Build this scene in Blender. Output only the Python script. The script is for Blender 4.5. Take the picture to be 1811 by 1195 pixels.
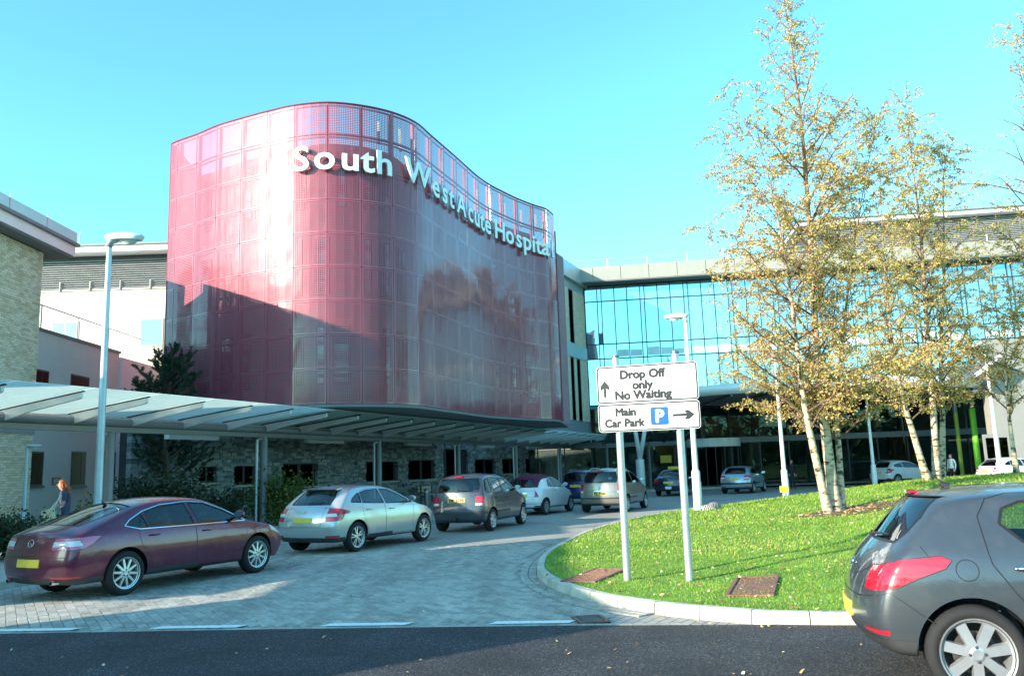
import bpy, bmesh, math, random
from math import sin, cos, tan, pi, radians, atan2, sqrt, hypot
from mathutils import Vector, Matrix
from mathutils.bvhtree import BVHTree
for _o in list(bpy.data.objects): bpy.data.objects.remove(_o)
SC = bpy.context.scene
COL = SC.collection
# ------------------------------------------------------------------ camera, sky, sun, exposure
CH, F, IW, IH = 1.7, 1453.0, 1811.0, 1195.0
PITCH, ROLL = radians(9.07), radians(1.92)
_f = Vector((0, cos(PITCH), sin(PITCH))); _r0 = Vector((1, 0, 0)); _u0 = _r0.cross(_f)
_R = cos(ROLL)*_r0 - sin(ROLL)*_u0
_U = sin(ROLL)*_r0 + cos(ROLL)*_u0
cd = bpy.data.cameras.new('camera'); cam = bpy.data.objects.new('camera', cd); COL.objects.link(cam)
cd.sensor_width = 36.0; cd.lens = 36.0*F/IW; cd.clip_end = 2000; cd.clip_start = 0.1
_m = Matrix.Identity(4)
for i in range(3):
    _m[i][0] = _R[i]; _m[i][1] = _U[i]; _m[i][2] = -_f[i]
_m[2][3] = CH
cam.matrix_world = _m
SC.camera = cam
SUN_AZ, SUN_EL = radians(56), radians(18)       # shadows run 56 degrees right of straight ahead
SUN_TO = Vector((-sin(SUN_AZ)*cos(SUN_EL), -cos(SUN_AZ)*cos(SUN_EL), sin(SUN_EL)))
w = bpy.data.worlds.new('World'); SC.world = w; w.use_nodes = True
nt = w.node_tree; bg = nt.nodes['Background']
sky = nt.nodes.new('ShaderNodeTexSky'); sky.sky_type = 'NISHITA'; sky.sun_disc = False
sky.sun_elevation = SUN_EL; sky.sun_rotation = atan2(SUN_TO.x, SUN_TO.y)
sky.air_density = 1.0; sky.dust_density = 0.6; sky.ozone_density = 1.6
tint = nt.nodes.new('ShaderNodeMix'); tint.data_type = 'RGBA'; tint.blend_type = 'MULTIPLY'; tint.inputs[0].default_value = 1.0
tint.inputs[7].default_value = (0.43, 0.88, 0.90, 1)
nt.links.new(sky.outputs[0], tint.inputs[6]); nt.links.new(tint.outputs[2], bg.inputs[0])
bg.inputs[1].default_value = 0.15
sl = bpy.data.lights.new('sun', 'SUN'); sl.energy = 3.15; sl.angle = radians(0.5); sl.color = (1.0, 0.88, 0.72)
so = bpy.data.objects.new('sun', sl); COL.objects.link(so)
so.rotation_euler = (-SUN_TO).to_track_quat('-Z', 'Y').to_euler()
SC.view_settings.view_transform = 'Standard'; SC.view_settings.look = 'None'
SC.view_settings.exposure = 1.88; SC.view_settings.gamma = 1.0; SC.view_settings.use_curve_mapping = False
SC.render.engine = 'CYCLES'
SC.cycles.max_bounces = 7; SC.cycles.transparent_max_bounces = 16

# ------------------------------------------------------------------ pixel -> world
def ray(x, y): return _f + _R*((x-IW/2)/F) + _U*((IH/2-y)/F)
O = Vector((0, 0, CH))
def gz(x, y, z=0.0):
    d = ray(x, y); return O + d*((z-CH)/d.z)
def gy(x, y, Y):
    d = ray(x, y); return O + d*(Y/d.y)
def gline(x, P, D, y=800):
    """parameter t where the vertical plane through pixel column x meets the plan line P + t D"""
    d = ray(x, y)
    # (P+tD) x d = 0 in plan
    return -(P[0]*d.y-P[1]*d.x)/(D[0]*d.y-D[1]*d.x)
def zat(x, y, X, Y):
    d = ray(x, y); t = hypot(X, Y)/hypot(d.x, d.y); return CH + d.z*t

# ------------------------------------------------------------------ materials
MATS = {}
def nodes_of(name):
    m = bpy.data.materials.new(name); m.use_nodes = True
    return m, m.node_tree, m.node_tree.nodes['Principled BSDF']
def mat(name, col, rough=0.6, metal=0.0, var=0.0, vscale=8.0, bump=0.0, bscale=60.0, coat=0.0, spec=None, dirt=None, alpha=None):
    """plain procedural material: base colour with large and small noise, optional bump"""
    if name in MATS: return MATS[name]
    m, t, b = nodes_of(name)
    b.inputs['Roughness'].default_value = rough; b.inputs['Metallic'].default_value = metal
    if coat: b.inputs['Coat Weight'].default_value = coat; b.inputs['Coat Roughness'].default_value = 0.04
    if spec is not None: b.inputs['Specular IOR Level'].default_value = spec
    b.inputs['Base Color'].default_value = (*col, 1)
    tc = t.nodes.new('ShaderNodeTexCoord')
    if var > 0:
        n = t.nodes.new('ShaderNodeTexNoise'); n.inputs['Scale'].default_value = vscale; n.inputs['Detail'].default_value = 6
        n.inputs['Roughness'].default_value = 0.65
        t.links.new(tc.outputs['Object'], n.inputs['Vector'])
        r = t.nodes.new('ShaderNodeValToRGB')
        lo = tuple(max(0, c*(1-var)) for c in col); hi = tuple(min(1, c*(1+var)) for c in col)
        if dirt: lo = dirt
        r.color_ramp.elements[0].position = 0.3; r.color_ramp.elements[0].color = (*lo, 1)
        r.color_ramp.elements[1].position = 0.7; r.color_ramp.elements[1].color = (*hi, 1)
        t.links.new(n.outputs[0], r.inputs[0]); t.links.new(r.outputs[0], b.inputs['Base Color'])
    if bump > 0:
        n2 = t.nodes.new('ShaderNodeTexNoise'); n2.inputs['Scale'].default_value = bscale; n2.inputs['Detail'].default_value = 4
        t.links.new(tc.outputs['Object'], n2.inputs['Vector'])
        bp = t.nodes.new('ShaderNodeBump'); bp.inputs['Strength'].default_value = bump; bp.inputs['Distance'].default_value = 0.02
        t.links.new(n2.outputs[0], bp.inputs['Height']); t.links.new(bp.outputs[0], b.inputs['Normal'])
    MATS[name] = m; return m
def ramp_mat(name, stops, rough=0.7, attr='rnd', trans=0.0, var=0.0, bump=0.0, bscale=30, stain=0.0):
    """colour picked by a per-face random attribute"""
    m, t, b = nodes_of(name); b.inputs['Roughness'].default_value = rough
    a = t.nodes.new('ShaderNodeAttribute'); a.attribute_name = attr
    r = t.nodes.new('ShaderNodeValToRGB')
    e = r.color_ramp.elements
    e[0].position = stops[0][0]; e[0].color = (*stops[0][1], 1)
    e[1].position = stops[-1][0]; e[1].color = (*stops[-1][1], 1)
    for p, c in stops[1:-1]:
        k = e.new(p); k.color = (*c, 1)
    t.links.new(a.outputs['Fac'], r.inputs[0])
    src = r.outputs[0]
    if var > 0:
        tc = t.nodes.new('ShaderNodeTexCoord'); n = t.nodes.new('ShaderNodeTexNoise'); n.inputs['Scale'].default_value = 14; n.inputs['Detail'].default_value = 6
        t.links.new(tc.outputs['Object'], n.inputs['Vector'])
        mr = t.nodes.new('ShaderNodeMapRange'); mr.inputs[1].default_value = .3; mr.inputs[2].default_value = .7
        mr.inputs[3].default_value = 1-var; mr.inputs[4].default_value = 1+var
        t.links.new(n.outputs[0], mr.inputs[0])
        mx = t.nodes.new('ShaderNodeMix'); mx.data_type = 'RGBA'; mx.blend_type = 'MULTIPLY'; mx.inputs[0].default_value = 1
        t.links.new(src, mx.inputs[6]); t.links.new(mr.outputs[0], mx.inputs[7]); src = mx.outputs[2]
        if bump > 0:
            n2 = t.nodes.new('ShaderNodeTexNoise'); n2.inputs['Scale'].default_value = bscale
            t.links.new(tc.outputs['Object'], n2.inputs['Vector'])
            bp = t.nodes.new('ShaderNodeBump'); bp.inputs['Strength'].default_value = bump; bp.inputs['Distance'].default_value = .02
            t.links.new(n2.outputs[0], bp.inputs['Height']); t.links.new(bp.outputs[0], b.inputs['Normal'])
    if stain > 0:      # worn and stained areas that run across many pieces
        ge = t.nodes.new('ShaderNodeNewGeometry'); mp = t.nodes.new('ShaderNodeMapping'); mp.inputs['Rotation'].default_value = (0, 0, radians(27)); mp.inputs['Scale'].default_value = (1.3, .22, 1)
        n3 = t.nodes.new('ShaderNodeTexNoise'); n3.inputs['Scale'].default_value = 1.0; n3.inputs['Detail'].default_value = 9; n3.inputs['Roughness'].default_value = .7
        t.links.new(ge.outputs['Position'], mp.inputs[0]); t.links.new(mp.outputs[0], n3.inputs['Vector'])
        mr3 = t.nodes.new('ShaderNodeMapRange'); mr3.inputs[1].default_value = .32; mr3.inputs[2].default_value = .62; mr3.inputs[3].default_value = 1-stain; mr3.inputs[4].default_value = 1.08
        t.links.new(n3.outputs[0], mr3.inputs[0])
        m3 = t.nodes.new('ShaderNodeMix'); m3.data_type = 'RGBA'; m3.blend_type = 'MULTIPLY'; m3.inputs[0].default_value = 1
        t.links.new(src, m3.inputs[6]); t.links.new(mr3.outputs[0], m3.inputs[7]); src = m3.outputs[2]
    t.links.new(src, b.inputs['Base Color'])
    if trans > 0:
        tr = t.nodes.new('ShaderNodeBsdfTranslucent'); t.links.new(src, tr.inputs[0])
        mx = t.nodes.new('ShaderNodeMixShader'); mx.inputs[0].default_value = trans
        out = t.nodes['Material Output']
        t.links.new(b.outputs[0], mx.inputs[1]); t.links.new(tr.outputs[0], mx.inputs[2]); t.links.new(mx.outputs[0], out.inputs[0])
    MATS[name] = m; return m
def glass_mat(name, tintc, refl=0.10, rough=0.01, k=1.3):
    """thin sheet of glass: clear body with a Fresnel reflection"""
    m, t, b = nodes_of(name); t.nodes.remove(b)
    tr = t.nodes.new('ShaderNodeBsdfTransparent'); tr.inputs[0].default_value = (*tintc, 1)
    gl = t.nodes.new('ShaderNodeBsdfGlossy'); gl.inputs[1].default_value = rough
    lw = t.nodes.new('ShaderNodeFresnel'); lw.inputs[0].default_value = 1.5
    ad = t.nodes.new('ShaderNodeMath'); ad.operation = 'MULTIPLY_ADD'; ad.inputs[1].default_value = k; ad.inputs[2].default_value = refl; ad.use_clamp = True
    mx = t.nodes.new('ShaderNodeMixShader')
    t.links.new(lw.outputs[0], ad.inputs[0])
    ge = t.nodes.new('ShaderNodeNewGeometry'); iv = t.nodes.new('ShaderNodeMath'); iv.operation = 'SUBTRACT'; iv.inputs[0].default_value = 1.0
    ml = t.nodes.new('ShaderNodeMath'); ml.operation = 'MULTIPLY'        # only the outer face of a sheet reflects
    t.links.new(ge.outputs['Backfacing'], iv.inputs[1]); t.links.new(iv.outputs[0], ml.inputs[0]); t.links.new(ad.outputs[0], ml.inputs[1]); t.links.new(ml.outputs[0], mx.inputs[0])
    t.links.new(tr.outputs[0], mx.inputs[1]); t.links.new(gl.outputs[0], mx.inputs[2])
    t.links.new(mx.outputs[0], t.nodes['Material Output'].inputs[0])
    MATS[name] = m; return m

# ------------------------------------------------------------------ mesh building
XF = {}          # object -> world matrix of its root frame
class MB:
    def __init__(s): s.v = []; s.f = []; s.mi = []; s.rnd = []; s.uv = []
    def add(s, vs, fs, mi=0, rnd=None, uv=None):
        k = len(s.v); s.v += [tuple(p) for p in vs]
        for f in fs:
            s.f.append(tuple(i+k for i in f)); s.mi.append(mi); s.rnd.append(rnd if rnd is not None else 0.0)
        if uv: s.uv += uv
        return s
    def box(s, x0, x1, y0, y1, z0, z1, mi=0, rnd=None):
        vs = [(x, y, z) for z in (z0, z1) for y in (y0, y1) for x in (x0, x1)]
        return s.add(vs, [(0, 2, 3, 1), (4, 5, 7, 6), (0, 1, 5, 4), (2, 6, 7, 3), (0, 4, 6, 2), (1, 3, 7, 5)], mi, rnd)
    def obox(s, c, ax, ay, az, mi=0, rnd=None):
        """box from centre and three half-axis vectors"""
        c = Vector(c); ax = Vector(ax); ay = Vector(ay); az = Vector(az)
        vs = [c+ax*i+ay*j+az*k for k in (-1, 1) for j in (-1, 1) for i in (-1, 1)]
        return s.add(vs, [(0, 2, 3, 1), (4, 5, 7, 6), (0, 1, 5, 4), (2, 6, 7, 3), (0, 4, 6, 2), (1, 3, 7, 5)], mi, rnd)
    def bar(s, p, q, w_, h_, up=(0, 0, 1), mi=0, rnd=None):
        p = Vector(p); q = Vector(q); d = (q-p); L = d.length; d.normalize()
        sd = d.cross(Vector(up))
        if sd.length < 1e-5: sd = d.cross(Vector((1, 0, 0)))
        sd.normalize(); u = sd.cross(d)
        return s.obox((p+q)/2, d*(L/2), sd*(w_/2), u*(h_/2), mi, rnd)
    def tube(s, pts, r, n=8, mi=0, cap=True, rnd=None):
        pts = [Vector(p) for p in pts]; rs = r if isinstance(r, (list, tuple)) else [r]*len(pts)
        vs = []; fs = []; prev = None
        for i, p in enumerate(pts):
            d = (pts[min(i+1, len(pts)-1)]-pts[max(i-1, 0)])
            if d.length < 1e-9: d = Vector((0, 0, 1))
            d.normalize()
            if prev is None:
                a = d.cross(Vector((0, 0, 1)))
                if a.length < 1e-3: a = d.cross(Vector((1, 0, 0)))
            else:
                a = prev - d*prev.dot(d)
                if a.length < 1e-4: a = d.cross(Vector((1, 0, 0.3)))
            a.normalize(); prev = a; b = d.cross(a)
            for k in range(n):
                an = 2*pi*k/n; vs.append(p+(a*cos(an)+b*sin(an))*rs[i])
        for i in range(len(pts)-1):
            for k in range(n):
                k2 = (k+1) % n; fs.append((i*n+k, i*n+k2, (i+1)*n+k2, (i+1)*n+k))
        if cap:
            fs.append(tuple(reversed(range(n)))); fs.append(tuple((len(pts)-1)*n+k for k in range(n)))
        return s.add(vs, fs, mi, rnd)
    def prism(s, poly, z0, z1, mi=0, rnd=None, bottom=True):
        n = len(poly); vs = [(x, y, z0) for x, y in poly]+[(x, y, z1) for x, y in poly]
        fs = [(i, (i+1) % n, n+(i+1) % n, n+i) for i in range(n)]+[tuple(n+i for i in range(n))]
        if bottom: fs.append(tuple(reversed(range(n))))
        return s.add(vs, fs, mi, rnd)
    def slab(s, pts, d, mi=0, rnd=None):
        """planar polygon (3D points) thickened by vector d"""
        n = len(pts); pts = [Vector(p) for p in pts]; d = Vector(d)
        vs = pts+[p+d for p in pts]
        fs = [tuple(reversed(range(n))), tuple(n+i for i in range(n))]+[(i, (i+1) % n, n+(i+1) % n, n+i) for i in range(n)]
        return s.add(vs, fs, mi, rnd)
    def lathe(s, prof, n=24, c=(0, 0, 0), axis='z', mi=0, rnd=None, closed=False):
        vs = []; fs = []; c = Vector(c)
        for r, h in prof:
            for k in range(n):
                a = 2*pi*k/n
                p = {'z': (r*cos(a), r*sin(a), h), 'y': (r*cos(a), h, r*sin(a)), 'x': (h, r*cos(a), r*sin(a))}[axis]
                vs.append(c+Vector(p))
        m_ = len(prof)
        for i in range(m_-1 if not closed else m_):
            for k in range(n):
                k2 = (k+1) % n; i2 = (i+1) % m_
                fs.append((i*n+k, i*n+k2, i2*n+k2, i2*n+k))
        return s.add(vs, fs, mi, rnd)
    def grid(s, fn, nu, nv, mi=0):
        vs = [fn(i/nu, j/nv) for j in range(nv+1) for i in range(nu+1)]
        fs = [(j*(nu+1)+i, j*(nu+1)+i+1, (j+1)*(nu+1)+i+1, (j+1)*(nu+1)+i) for j in range(nv) for i in range(nu)]
        return s.add(vs, fs, mi)
    def mesh(s, name, mats, inv=None, smooth=False, usernd=False):
        me = bpy.data.meshes.new(name)
        vs = s.v if inv is None else [tuple(inv @ Vector(p)) for p in s.v]
        me.from_pydata(vs, [], s.f)
        for mt in (mats if isinstance(mats, (list, tuple)) else [mats]):
            me.materials.append(MATS[mt] if isinstance(mt, str) else mt)
        if any(s.mi): me.polygons.foreach_set('material_index', s.mi)
        if smooth: me.polygons.foreach_set('use_smooth', [True]*len(me.polygons))
        if usernd:
            a = me.attributes.new('rnd', 'FLOAT', 'FACE'); a.data.foreach_set('value', s.rnd)
        if s.uv:
            uvl = me.uv_layers.new(name='UVMap')
            li = 0
            for p in me.polygons:
                for l in p.loop_indices: uvl.data[l].uv = s.uv[me.loops[l].vertex_index]
        me.update()
        return me
    def build(s, name, mats, parent=None, smooth=False, usernd=False, kind=None, auto=None):
        inv = XF[parent.name].inverted() if parent is not None else None
        me = s.mesh(name, mats, inv, smooth, usernd)
        if auto: 
            try: me.set_sharp_from_angle(angle=radians(auto))
            except Exception: pass
        o = bpy.data.objects.new(name, me); COL.objects.link(o)
        if parent is not None:
            o.parent = parent; XF[o.name] = XF[parent.name]
        else: XF[o.name] = Matrix.Identity(4)
        if kind: o['kind'] = kind
        return o
def link_mesh(name, me, parent, loc=None, rot=None):
    """object that shares mesh data, placed in the parent's local frame"""
    o = bpy.data.objects.new(name, me); COL.objects.link(o); o.parent = parent
    if loc is not None: o.location = loc
    if rot is not None: o.rotation_euler = rot
    XF[o.name] = XF[parent.name]
    return o
def tag(o, label, cat, group=None):
    o['label'] = label; o['category'] = cat
    if group: o['group'] = group
    return o
def thing(name, label, cat, loc=(0, 0, 0), rz=0.0, group=None):
    o = bpy.data.objects.new(name, None); COL.objects.link(o); o.empty_display_size = 0.2
    o.location = loc; o.rotation_euler = (0, 0, rz)
    XF[o.name] = Matrix.Translation(Vector(loc)) @ Matrix.Rotation(rz, 4, 'Z')
    return tag(o, label, cat, group)
def copy_tree(o, parent=None):
    c = o.copy(); COL.objects.link(c); c.parent = parent
    XF[c.name] = XF.get(parent.name if parent else o.name, Matrix.Identity(4))
    for ch in list(o.children): copy_tree(ch, c)
    return c
def text_mesh(txt, size, depth, bold=0.0, res=3):
    cu = bpy.data.curves.new('lettering', 'FONT'); cu.body = txt; cu.size = size; cu.extrude = depth; cu.offset = bold
    cu.align_x = 'CENTER'; cu.align_y = 'BOTTOM_BASELINE'; cu.resolution_u = res
    o = bpy.data.objects.new('lettering', cu); COL.objects.link(o)
    dg = bpy.context.evaluated_depsgraph_get(); dg.update()
    me = bpy.data.meshes.new_from_object(o.evaluated_get(dg))
    bpy.data.objects.remove(o); bpy.data.curves.remove(cu)
    return me
def catmull(P, n):
    out = []
    for i in range(len(P)-1):
        p0, p1, p2, p3 = P[max(i-1, 0)], P[i], P[i+1], P[min(i+2, len(P)-1)]
        for k in range(n):
            t = k/n
            out.append(tuple(0.5*((2*b)+(-a+c)*t+(2*a-5*b+4*c-d)*t*t+(-a+3*b-3*c+d)*t**3) for a, b, c, d in zip(p0, p1, p2, p3)))
    out.append(tuple(P[-1])); return out
RND = random.Random(7)
# ------------------------------------------------------------------ shared materials
mat('galvanised', (.50, .53, .56), .38, .55, .12, 3, .05, 30)
mat('steel_grey', (.16, .165, .175), .45, .5, .1, 3)
mat('pole_white', (.72, .73, .72), .4, .15, .06, 2)
mat('beam_grey', (.21, .22, .24), .5, .3, .1, 2)
mat('dark_frame', (.035, .038, .042), .45, .2)
mat('frame_grey', (.30, .29, .27), .5, .2, .08, 4)
mat('cream_render', (.72, .66, .54), .9, 0, .05, 1.2, .12, 120)
mat('grey_render', (.62, .75, .67), .9, 0, .05, 1.2, .12, 120)
mat('pale_render', (.64, .76, .76), .85, 0, .05, 1.2, .1, 120)
mat('fascia_white', (.78, .78, .77), .45, .1, .04, 2)
mat('roof_grey', (.22, .23, .25), .6, .2, .1, 2)
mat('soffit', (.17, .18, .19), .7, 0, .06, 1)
mat('louvre', (.36, .37, .38), .45, .4, .1, 3)
mat('timber', (.64, .52, .38), .75, 0, .22, 5, .1, 40)
mat('fascia_tan', (.30, .285, .26), .55, .1, .05, 2)
mat('aluminium_panel', (.42, .47, .49), .4, .45, .06, 1.5)
mat('bark_dark', (.10, .075, .055), .9, 0, .3, 8, .4, 40)
mat('black_plastic', (.018, .018, .02), .5, 0)
mat('rubber', (.014, .014, .015), .85, 0, .2, 12)
mat('white_sign', (.85, .85, .85), .35, 0)
mat('sign_black', (.012, .012, .014), .5, 0)
mat('sign_blue', (.008, .10, .50), .35, 0)
mat('maroon_sign', (.20, .02, .06), .4, 0)
mat('rust_metal', (.27, .13, .10), .75, .4, .45, 14, .5, 40)
mat('yellow_paint', (.75, .52, .04), .5, 0, .08, 6)
mat('olive_paint', (.20, .30, .03), .5, 0, .08, 4)
mat('lime_paint', (.16, .55, .03), .45, 0, .05, 4)
mat('concrete', (.50, .465, .39), .85, 0, .32, 4, .5, 40)
mat('paving_flag', (.46, .44, .40), .85, 0, .1, 2, .2, 60)
mat('soil', (.11, .07, .045), .95, 0, .4, 6, .6, 30)
mat('letter_white', (.86, .88, .88), .3, 0, .0)
mat('letter_side', (.60, .63, .64), .4, .2)
mat('lobby_wall', (.34, .33, .29), .8, 0, .15, 2)
mat('interior_dark', (.030, .030, .034), .8, 0, .2, 4)
mat('mortar', (.30, .27, .22), .95, 0, .15, 8)
mat('stone_back', (.045, .046, .048), .95, 0, .3, 4)
glass_mat('clear_glass', (.72, .82, .80), .06)
glass_mat('window_glass', (.45, .52, .53), .14)
glass_mat('dull_glass', (.12, .15, .17), .02, .25, .35)
glass_mat('tinted_glass', (.10, .13, .14), .02, .01, 1.0)
def glassy_facade():
    m, t, b = nodes_of('facade_glass')
    b.inputs['Base Color'].default_value = (.38, .57, .64, 1); b.inputs['Metallic'].default_value = .80; b.inputs['Roughness'].default_value = .025
    tc = t.nodes.new('ShaderNodeTexCoord'); n = t.nodes.new('ShaderNodeTexNoise'); n.inputs['Scale'].default_value = .35; n.inputs['Detail'].default_value = 1
    t.links.new(tc.outputs['Object'], n.inputs['Vector'])
    bp = t.nodes.new('ShaderNodeBump'); bp.inputs['Strength'].default_value = .06; bp.inputs['Distance'].default_value = .3
    t.links.new(n.outputs[0], bp.inputs['Height']); t.links.new(bp.outputs[0], b.inputs['Normal'])
    MATS['facade_glass'] = m
glassy_facade()
def canopy_glass():
    m, t, b = nodes_of('frosted_glass'); t.nodes.remove(b)
    tr = t.nodes.new('ShaderNodeBsdfTransparent'); tr.inputs[0].default_value = (.92, .97, .95, 1)
    tl = t.nodes.new('ShaderNodeBsdfTranslucent'); tl.inputs[0].default_value = (.84, .96, .92, 1)
    df = t.nodes.new('ShaderNodeBsdfDiffuse'); df.inputs[0].default_value = (.80, .88, .86, 1)
    gl = t.nodes.new('ShaderNodeBsdfGlossy'); gl.inputs[1].default_value = .12
    def mix(a, b_, f):
        x = t.nodes.new('ShaderNodeMixShader'); x.inputs[0].default_value = f; t.links.new(a, x.inputs[1]); t.links.new(b_, x.inputs[2]); return x.outputs[0]
    tc = t.nodes.new('ShaderNodeTexCoord'); n = t.nodes.new('ShaderNodeTexNoise'); n.inputs['Scale'].default_value = 1.6; n.inputs['Detail'].default_value = 5
    t.links.new(tc.outputs['Object'], n.inputs['Vector'])
    mr = t.nodes.new('ShaderNodeMapRange'); mr.inputs[1].default_value = .35; mr.inputs[2].default_value = .7; mr.inputs[3].default_value = .72; mr.inputs[4].default_value = .95
    t.links.new(n.outputs[0], mr.inputs[0])
    a = mix(tl.outputs[0], df.outputs[0], .35)
    x = t.nodes.new('ShaderNodeMixShader'); t.links.new(mr.outputs[0], x.inputs[0]); t.links.new(tr.outputs[0], x.inputs[1]); t.links.new(a, x.inputs[2])
    c = mix(x.outputs[0], gl.outputs[0], .14)
    t.links.new(c, t.nodes['Material Output'].inputs[0]); MATS['frosted_glass'] = m
canopy_glass()
def tarmac():
    m, t, b = nodes_of('tarmac'); b.inputs['Roughness'].default_value = .75
    tc = t.nodes.new('ShaderNodeTexCoord')
    v = t.nodes.new('ShaderNodeTexVoronoi'); v.inputs['Scale'].default_value = 95
    n = t.nodes.new('ShaderNodeTexNoise'); n.inputs['Scale'].default_value = 1.1; n.inputs['Detail'].default_value = 8
    t.links.new(tc.outputs['Object'], v.inputs['Vector']); t.links.new(tc.outputs['Object'], n.inputs['Vector'])
    sep = t.nodes.new('ShaderNodeSeparateColor'); t.links.new(v.outputs['Color'], sep.inputs[0])
    r = t.nodes.new('ShaderNodeValToRGB'); e = r.color_ramp.elements
    e[0].position = 0; e[0].color = (.008, .009, .012, 1); e[1].position = 1; e[1].color = (.19, .175, .155, 1)
    k = e.new(.62); k.color = (.022, .023, .029, 1); k = e.new(.86); k.color = (.06, .06, .064, 1)
    t.links.new(sep.outputs[0], r.inputs[0])
    mr = t.nodes.new('ShaderNodeMapRange'); mr.inputs[1].default_value = .3; mr.inputs[2].default_value = .7; mr.inputs[3].default_value = .55; mr.inputs[4].default_value = 1.35
    t.links.new(n.outputs[0], mr.inputs[0])
    mx = t.nodes.new('ShaderNodeMix'); mx.data_type = 'RGBA'; mx.blend_type = 'MULTIPLY'; mx.inputs[0].default_value = 1
    t.links.new(r.outputs[0], mx.inputs[6]); t.links.new(mr.outputs[0], mx.inputs[7]); t.links.new(mx.outputs[2], b.inputs['Base Color'])
    bp = t.nodes.new('ShaderNodeBump'); bp.inputs['Strength'].default_value = .9; bp.inputs['Distance'].default_value = .012
    t.links.new(v.outputs['Distance'], bp.inputs['Height']); t.links.new(bp.outputs[0], b.inputs['Normal'])
    MATS['tarmac'] = m
tarmac()
def paver_sheet():
    m, t, b = nodes_of('paver_sheet'); b.inputs['Roughness'].default_value = .85
    tc = t.nodes.new('ShaderNodeTexCoord'); mp = t.nodes.new('ShaderNodeMapping'); mp.inputs['Rotation'].default_value = (0, 0, radians(-58))
    br = t.nodes.new('ShaderNodeTexBrick'); br.inputs['Scale'].default_value = 1.0
    br.inputs['Brick Width'].default_value = .24; br.inputs['Row Height'].default_value = .12; br.inputs['Mortar Size'].default_value = .007
    br.inputs['Color1'].default_value = (.40, .38, .335, 1); br.inputs['Color2'].default_value = (.33, .315, .28, 1); br.inputs['Mortar'].default_value = (.10, .095, .085, 1)
    t.links.new(tc.outputs['Object'], mp.inputs[0]); t.links.new(mp.outputs[0], br.inputs['Vector'])
    n = t.nodes.new('ShaderNodeTexNoise'); n.inputs['Scale'].default_value = .5; n.inputs['Detail'].default_value = 8; t.links.new(tc.outputs['Object'], n.inputs['Vector'])
    mr = t.nodes.new('ShaderNodeMapRange'); mr.inputs[1].default_value = .3; mr.inputs[2].default_value = .7; mr.inputs[3].default_value = .78; mr.inputs[4].default_value = 1.15
    t.links.new(n.outputs[0], mr.inputs[0])
    mx = t.nodes.new('ShaderNodeMix'); mx.data_type = 'RGBA'; mx.blend_type = 'MULTIPLY'; mx.inputs[0].default_value = 1
    t.links.new(br.outputs[0], mx.inputs[6]); t.links.new(mr.outputs[0], mx.inputs[7]); t.links.new(mx.outputs[2], b.inputs['Base Color'])
    MATS['paver_sheet'] = m
paver_sheet()
ramp_mat('paver', [(0, (.33, .315, .275)), (.5, (.41, .39, .34)), (1, (.47, .445, .385))], .85, var=.18, bump=.25, bscale=90, stain=.38)
ramp_mat('grass_blade', [(0, (.07, .16, .012)), (.35, (.18, .33, .02)), (.7, (.34, .44, .05)), (1, (.48, .43, .17))], .6, trans=.35)
mat('lawn', (.14, .27, .025), .95, 0, .45, 2.2, .6, 60)
ramp_mat('fallen_leaf', [(0, (.30, .13, .05)), (.4, (.52, .27, .10)), (.75, (.66, .46, .22)), (1, (.70, .60, .42))], .8)
ramp_mat('birch_leaf', [(0, (.24, .28, .06)), (.35, (.52, .46, .13)), (.6, (.68, .52, .19)), (.85, (.62, .38, .17)), (1, (.42, .20, .13))], .6, trans=.4)
ramp_mat('shrub_leaf', [(0, (.03, .08, .015)), (.6, (.10, .16, .02)), (1, (.28, .26, .04))], .6, trans=.25)
ramp_mat('dark_leaf', [(0, (.012, .03, .01)), (.7, (.03, .06, .02)), (1, (.07, .09, .03))], .6, trans=.15)
ramp_mat('pine_needle', [(0, (.010, .028, .014)), (.7, (.025, .065, .028)), (1, (.06, .11, .05))], .6, trans=.12)
ramp_mat('slate', [(0, (.10, .11, .12)), (.5, (.21, .23, .245)), (.85, (.33, .34, .34)), (1, (.36, .30, .24))], .8, var=.25, bump=.4, bscale=40)
ramp_mat('brick', [(0, (.58, .50, .32)), (.5, (.72, .64, .45)), (1, (.80, .73, .56))], .9, var=.12, bump=.2, bscale=60)

# ------------------------------------------------------------------ ground, road, drive, pavement
def sheet(name, poly, z, m, thick=None):
    b = MB(); n = len(poly)
    b.add([(x, y, z) for x, y in poly], [tuple(range(n))])
    o = b.build(name, m, None, kind='structure'); return o
sheet('ground', [(-700, -700), (700, -700), (700, 700), (-700, 700)], -.06, 'lawn')
ASPH = [(-60, 14.2), (-6.11, 10.02), (-2.73, 9.72), (.48, 9.36), (2.3, 9.08), (60, 2.2)]
sheet('tarmac_road', [(-60, -40), (60, -40)]+ASPH[::-1], 0.0, 'tarmac')
def asph_y(x):
    for (x0, y0), (x1, y1) in zip(ASPH, ASPH[1:]):
        if x0 <= x <= x1: return y0+(y1-y0)*(x-x0)/(x1-x0)
    return 9
drive = sheet('paved_drive', ASPH[:1]+ASPH[1:5]+[(30, 5.76), (75, 60), (75, 75), (-60, 75)], -.012, 'paver_sheet')
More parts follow.
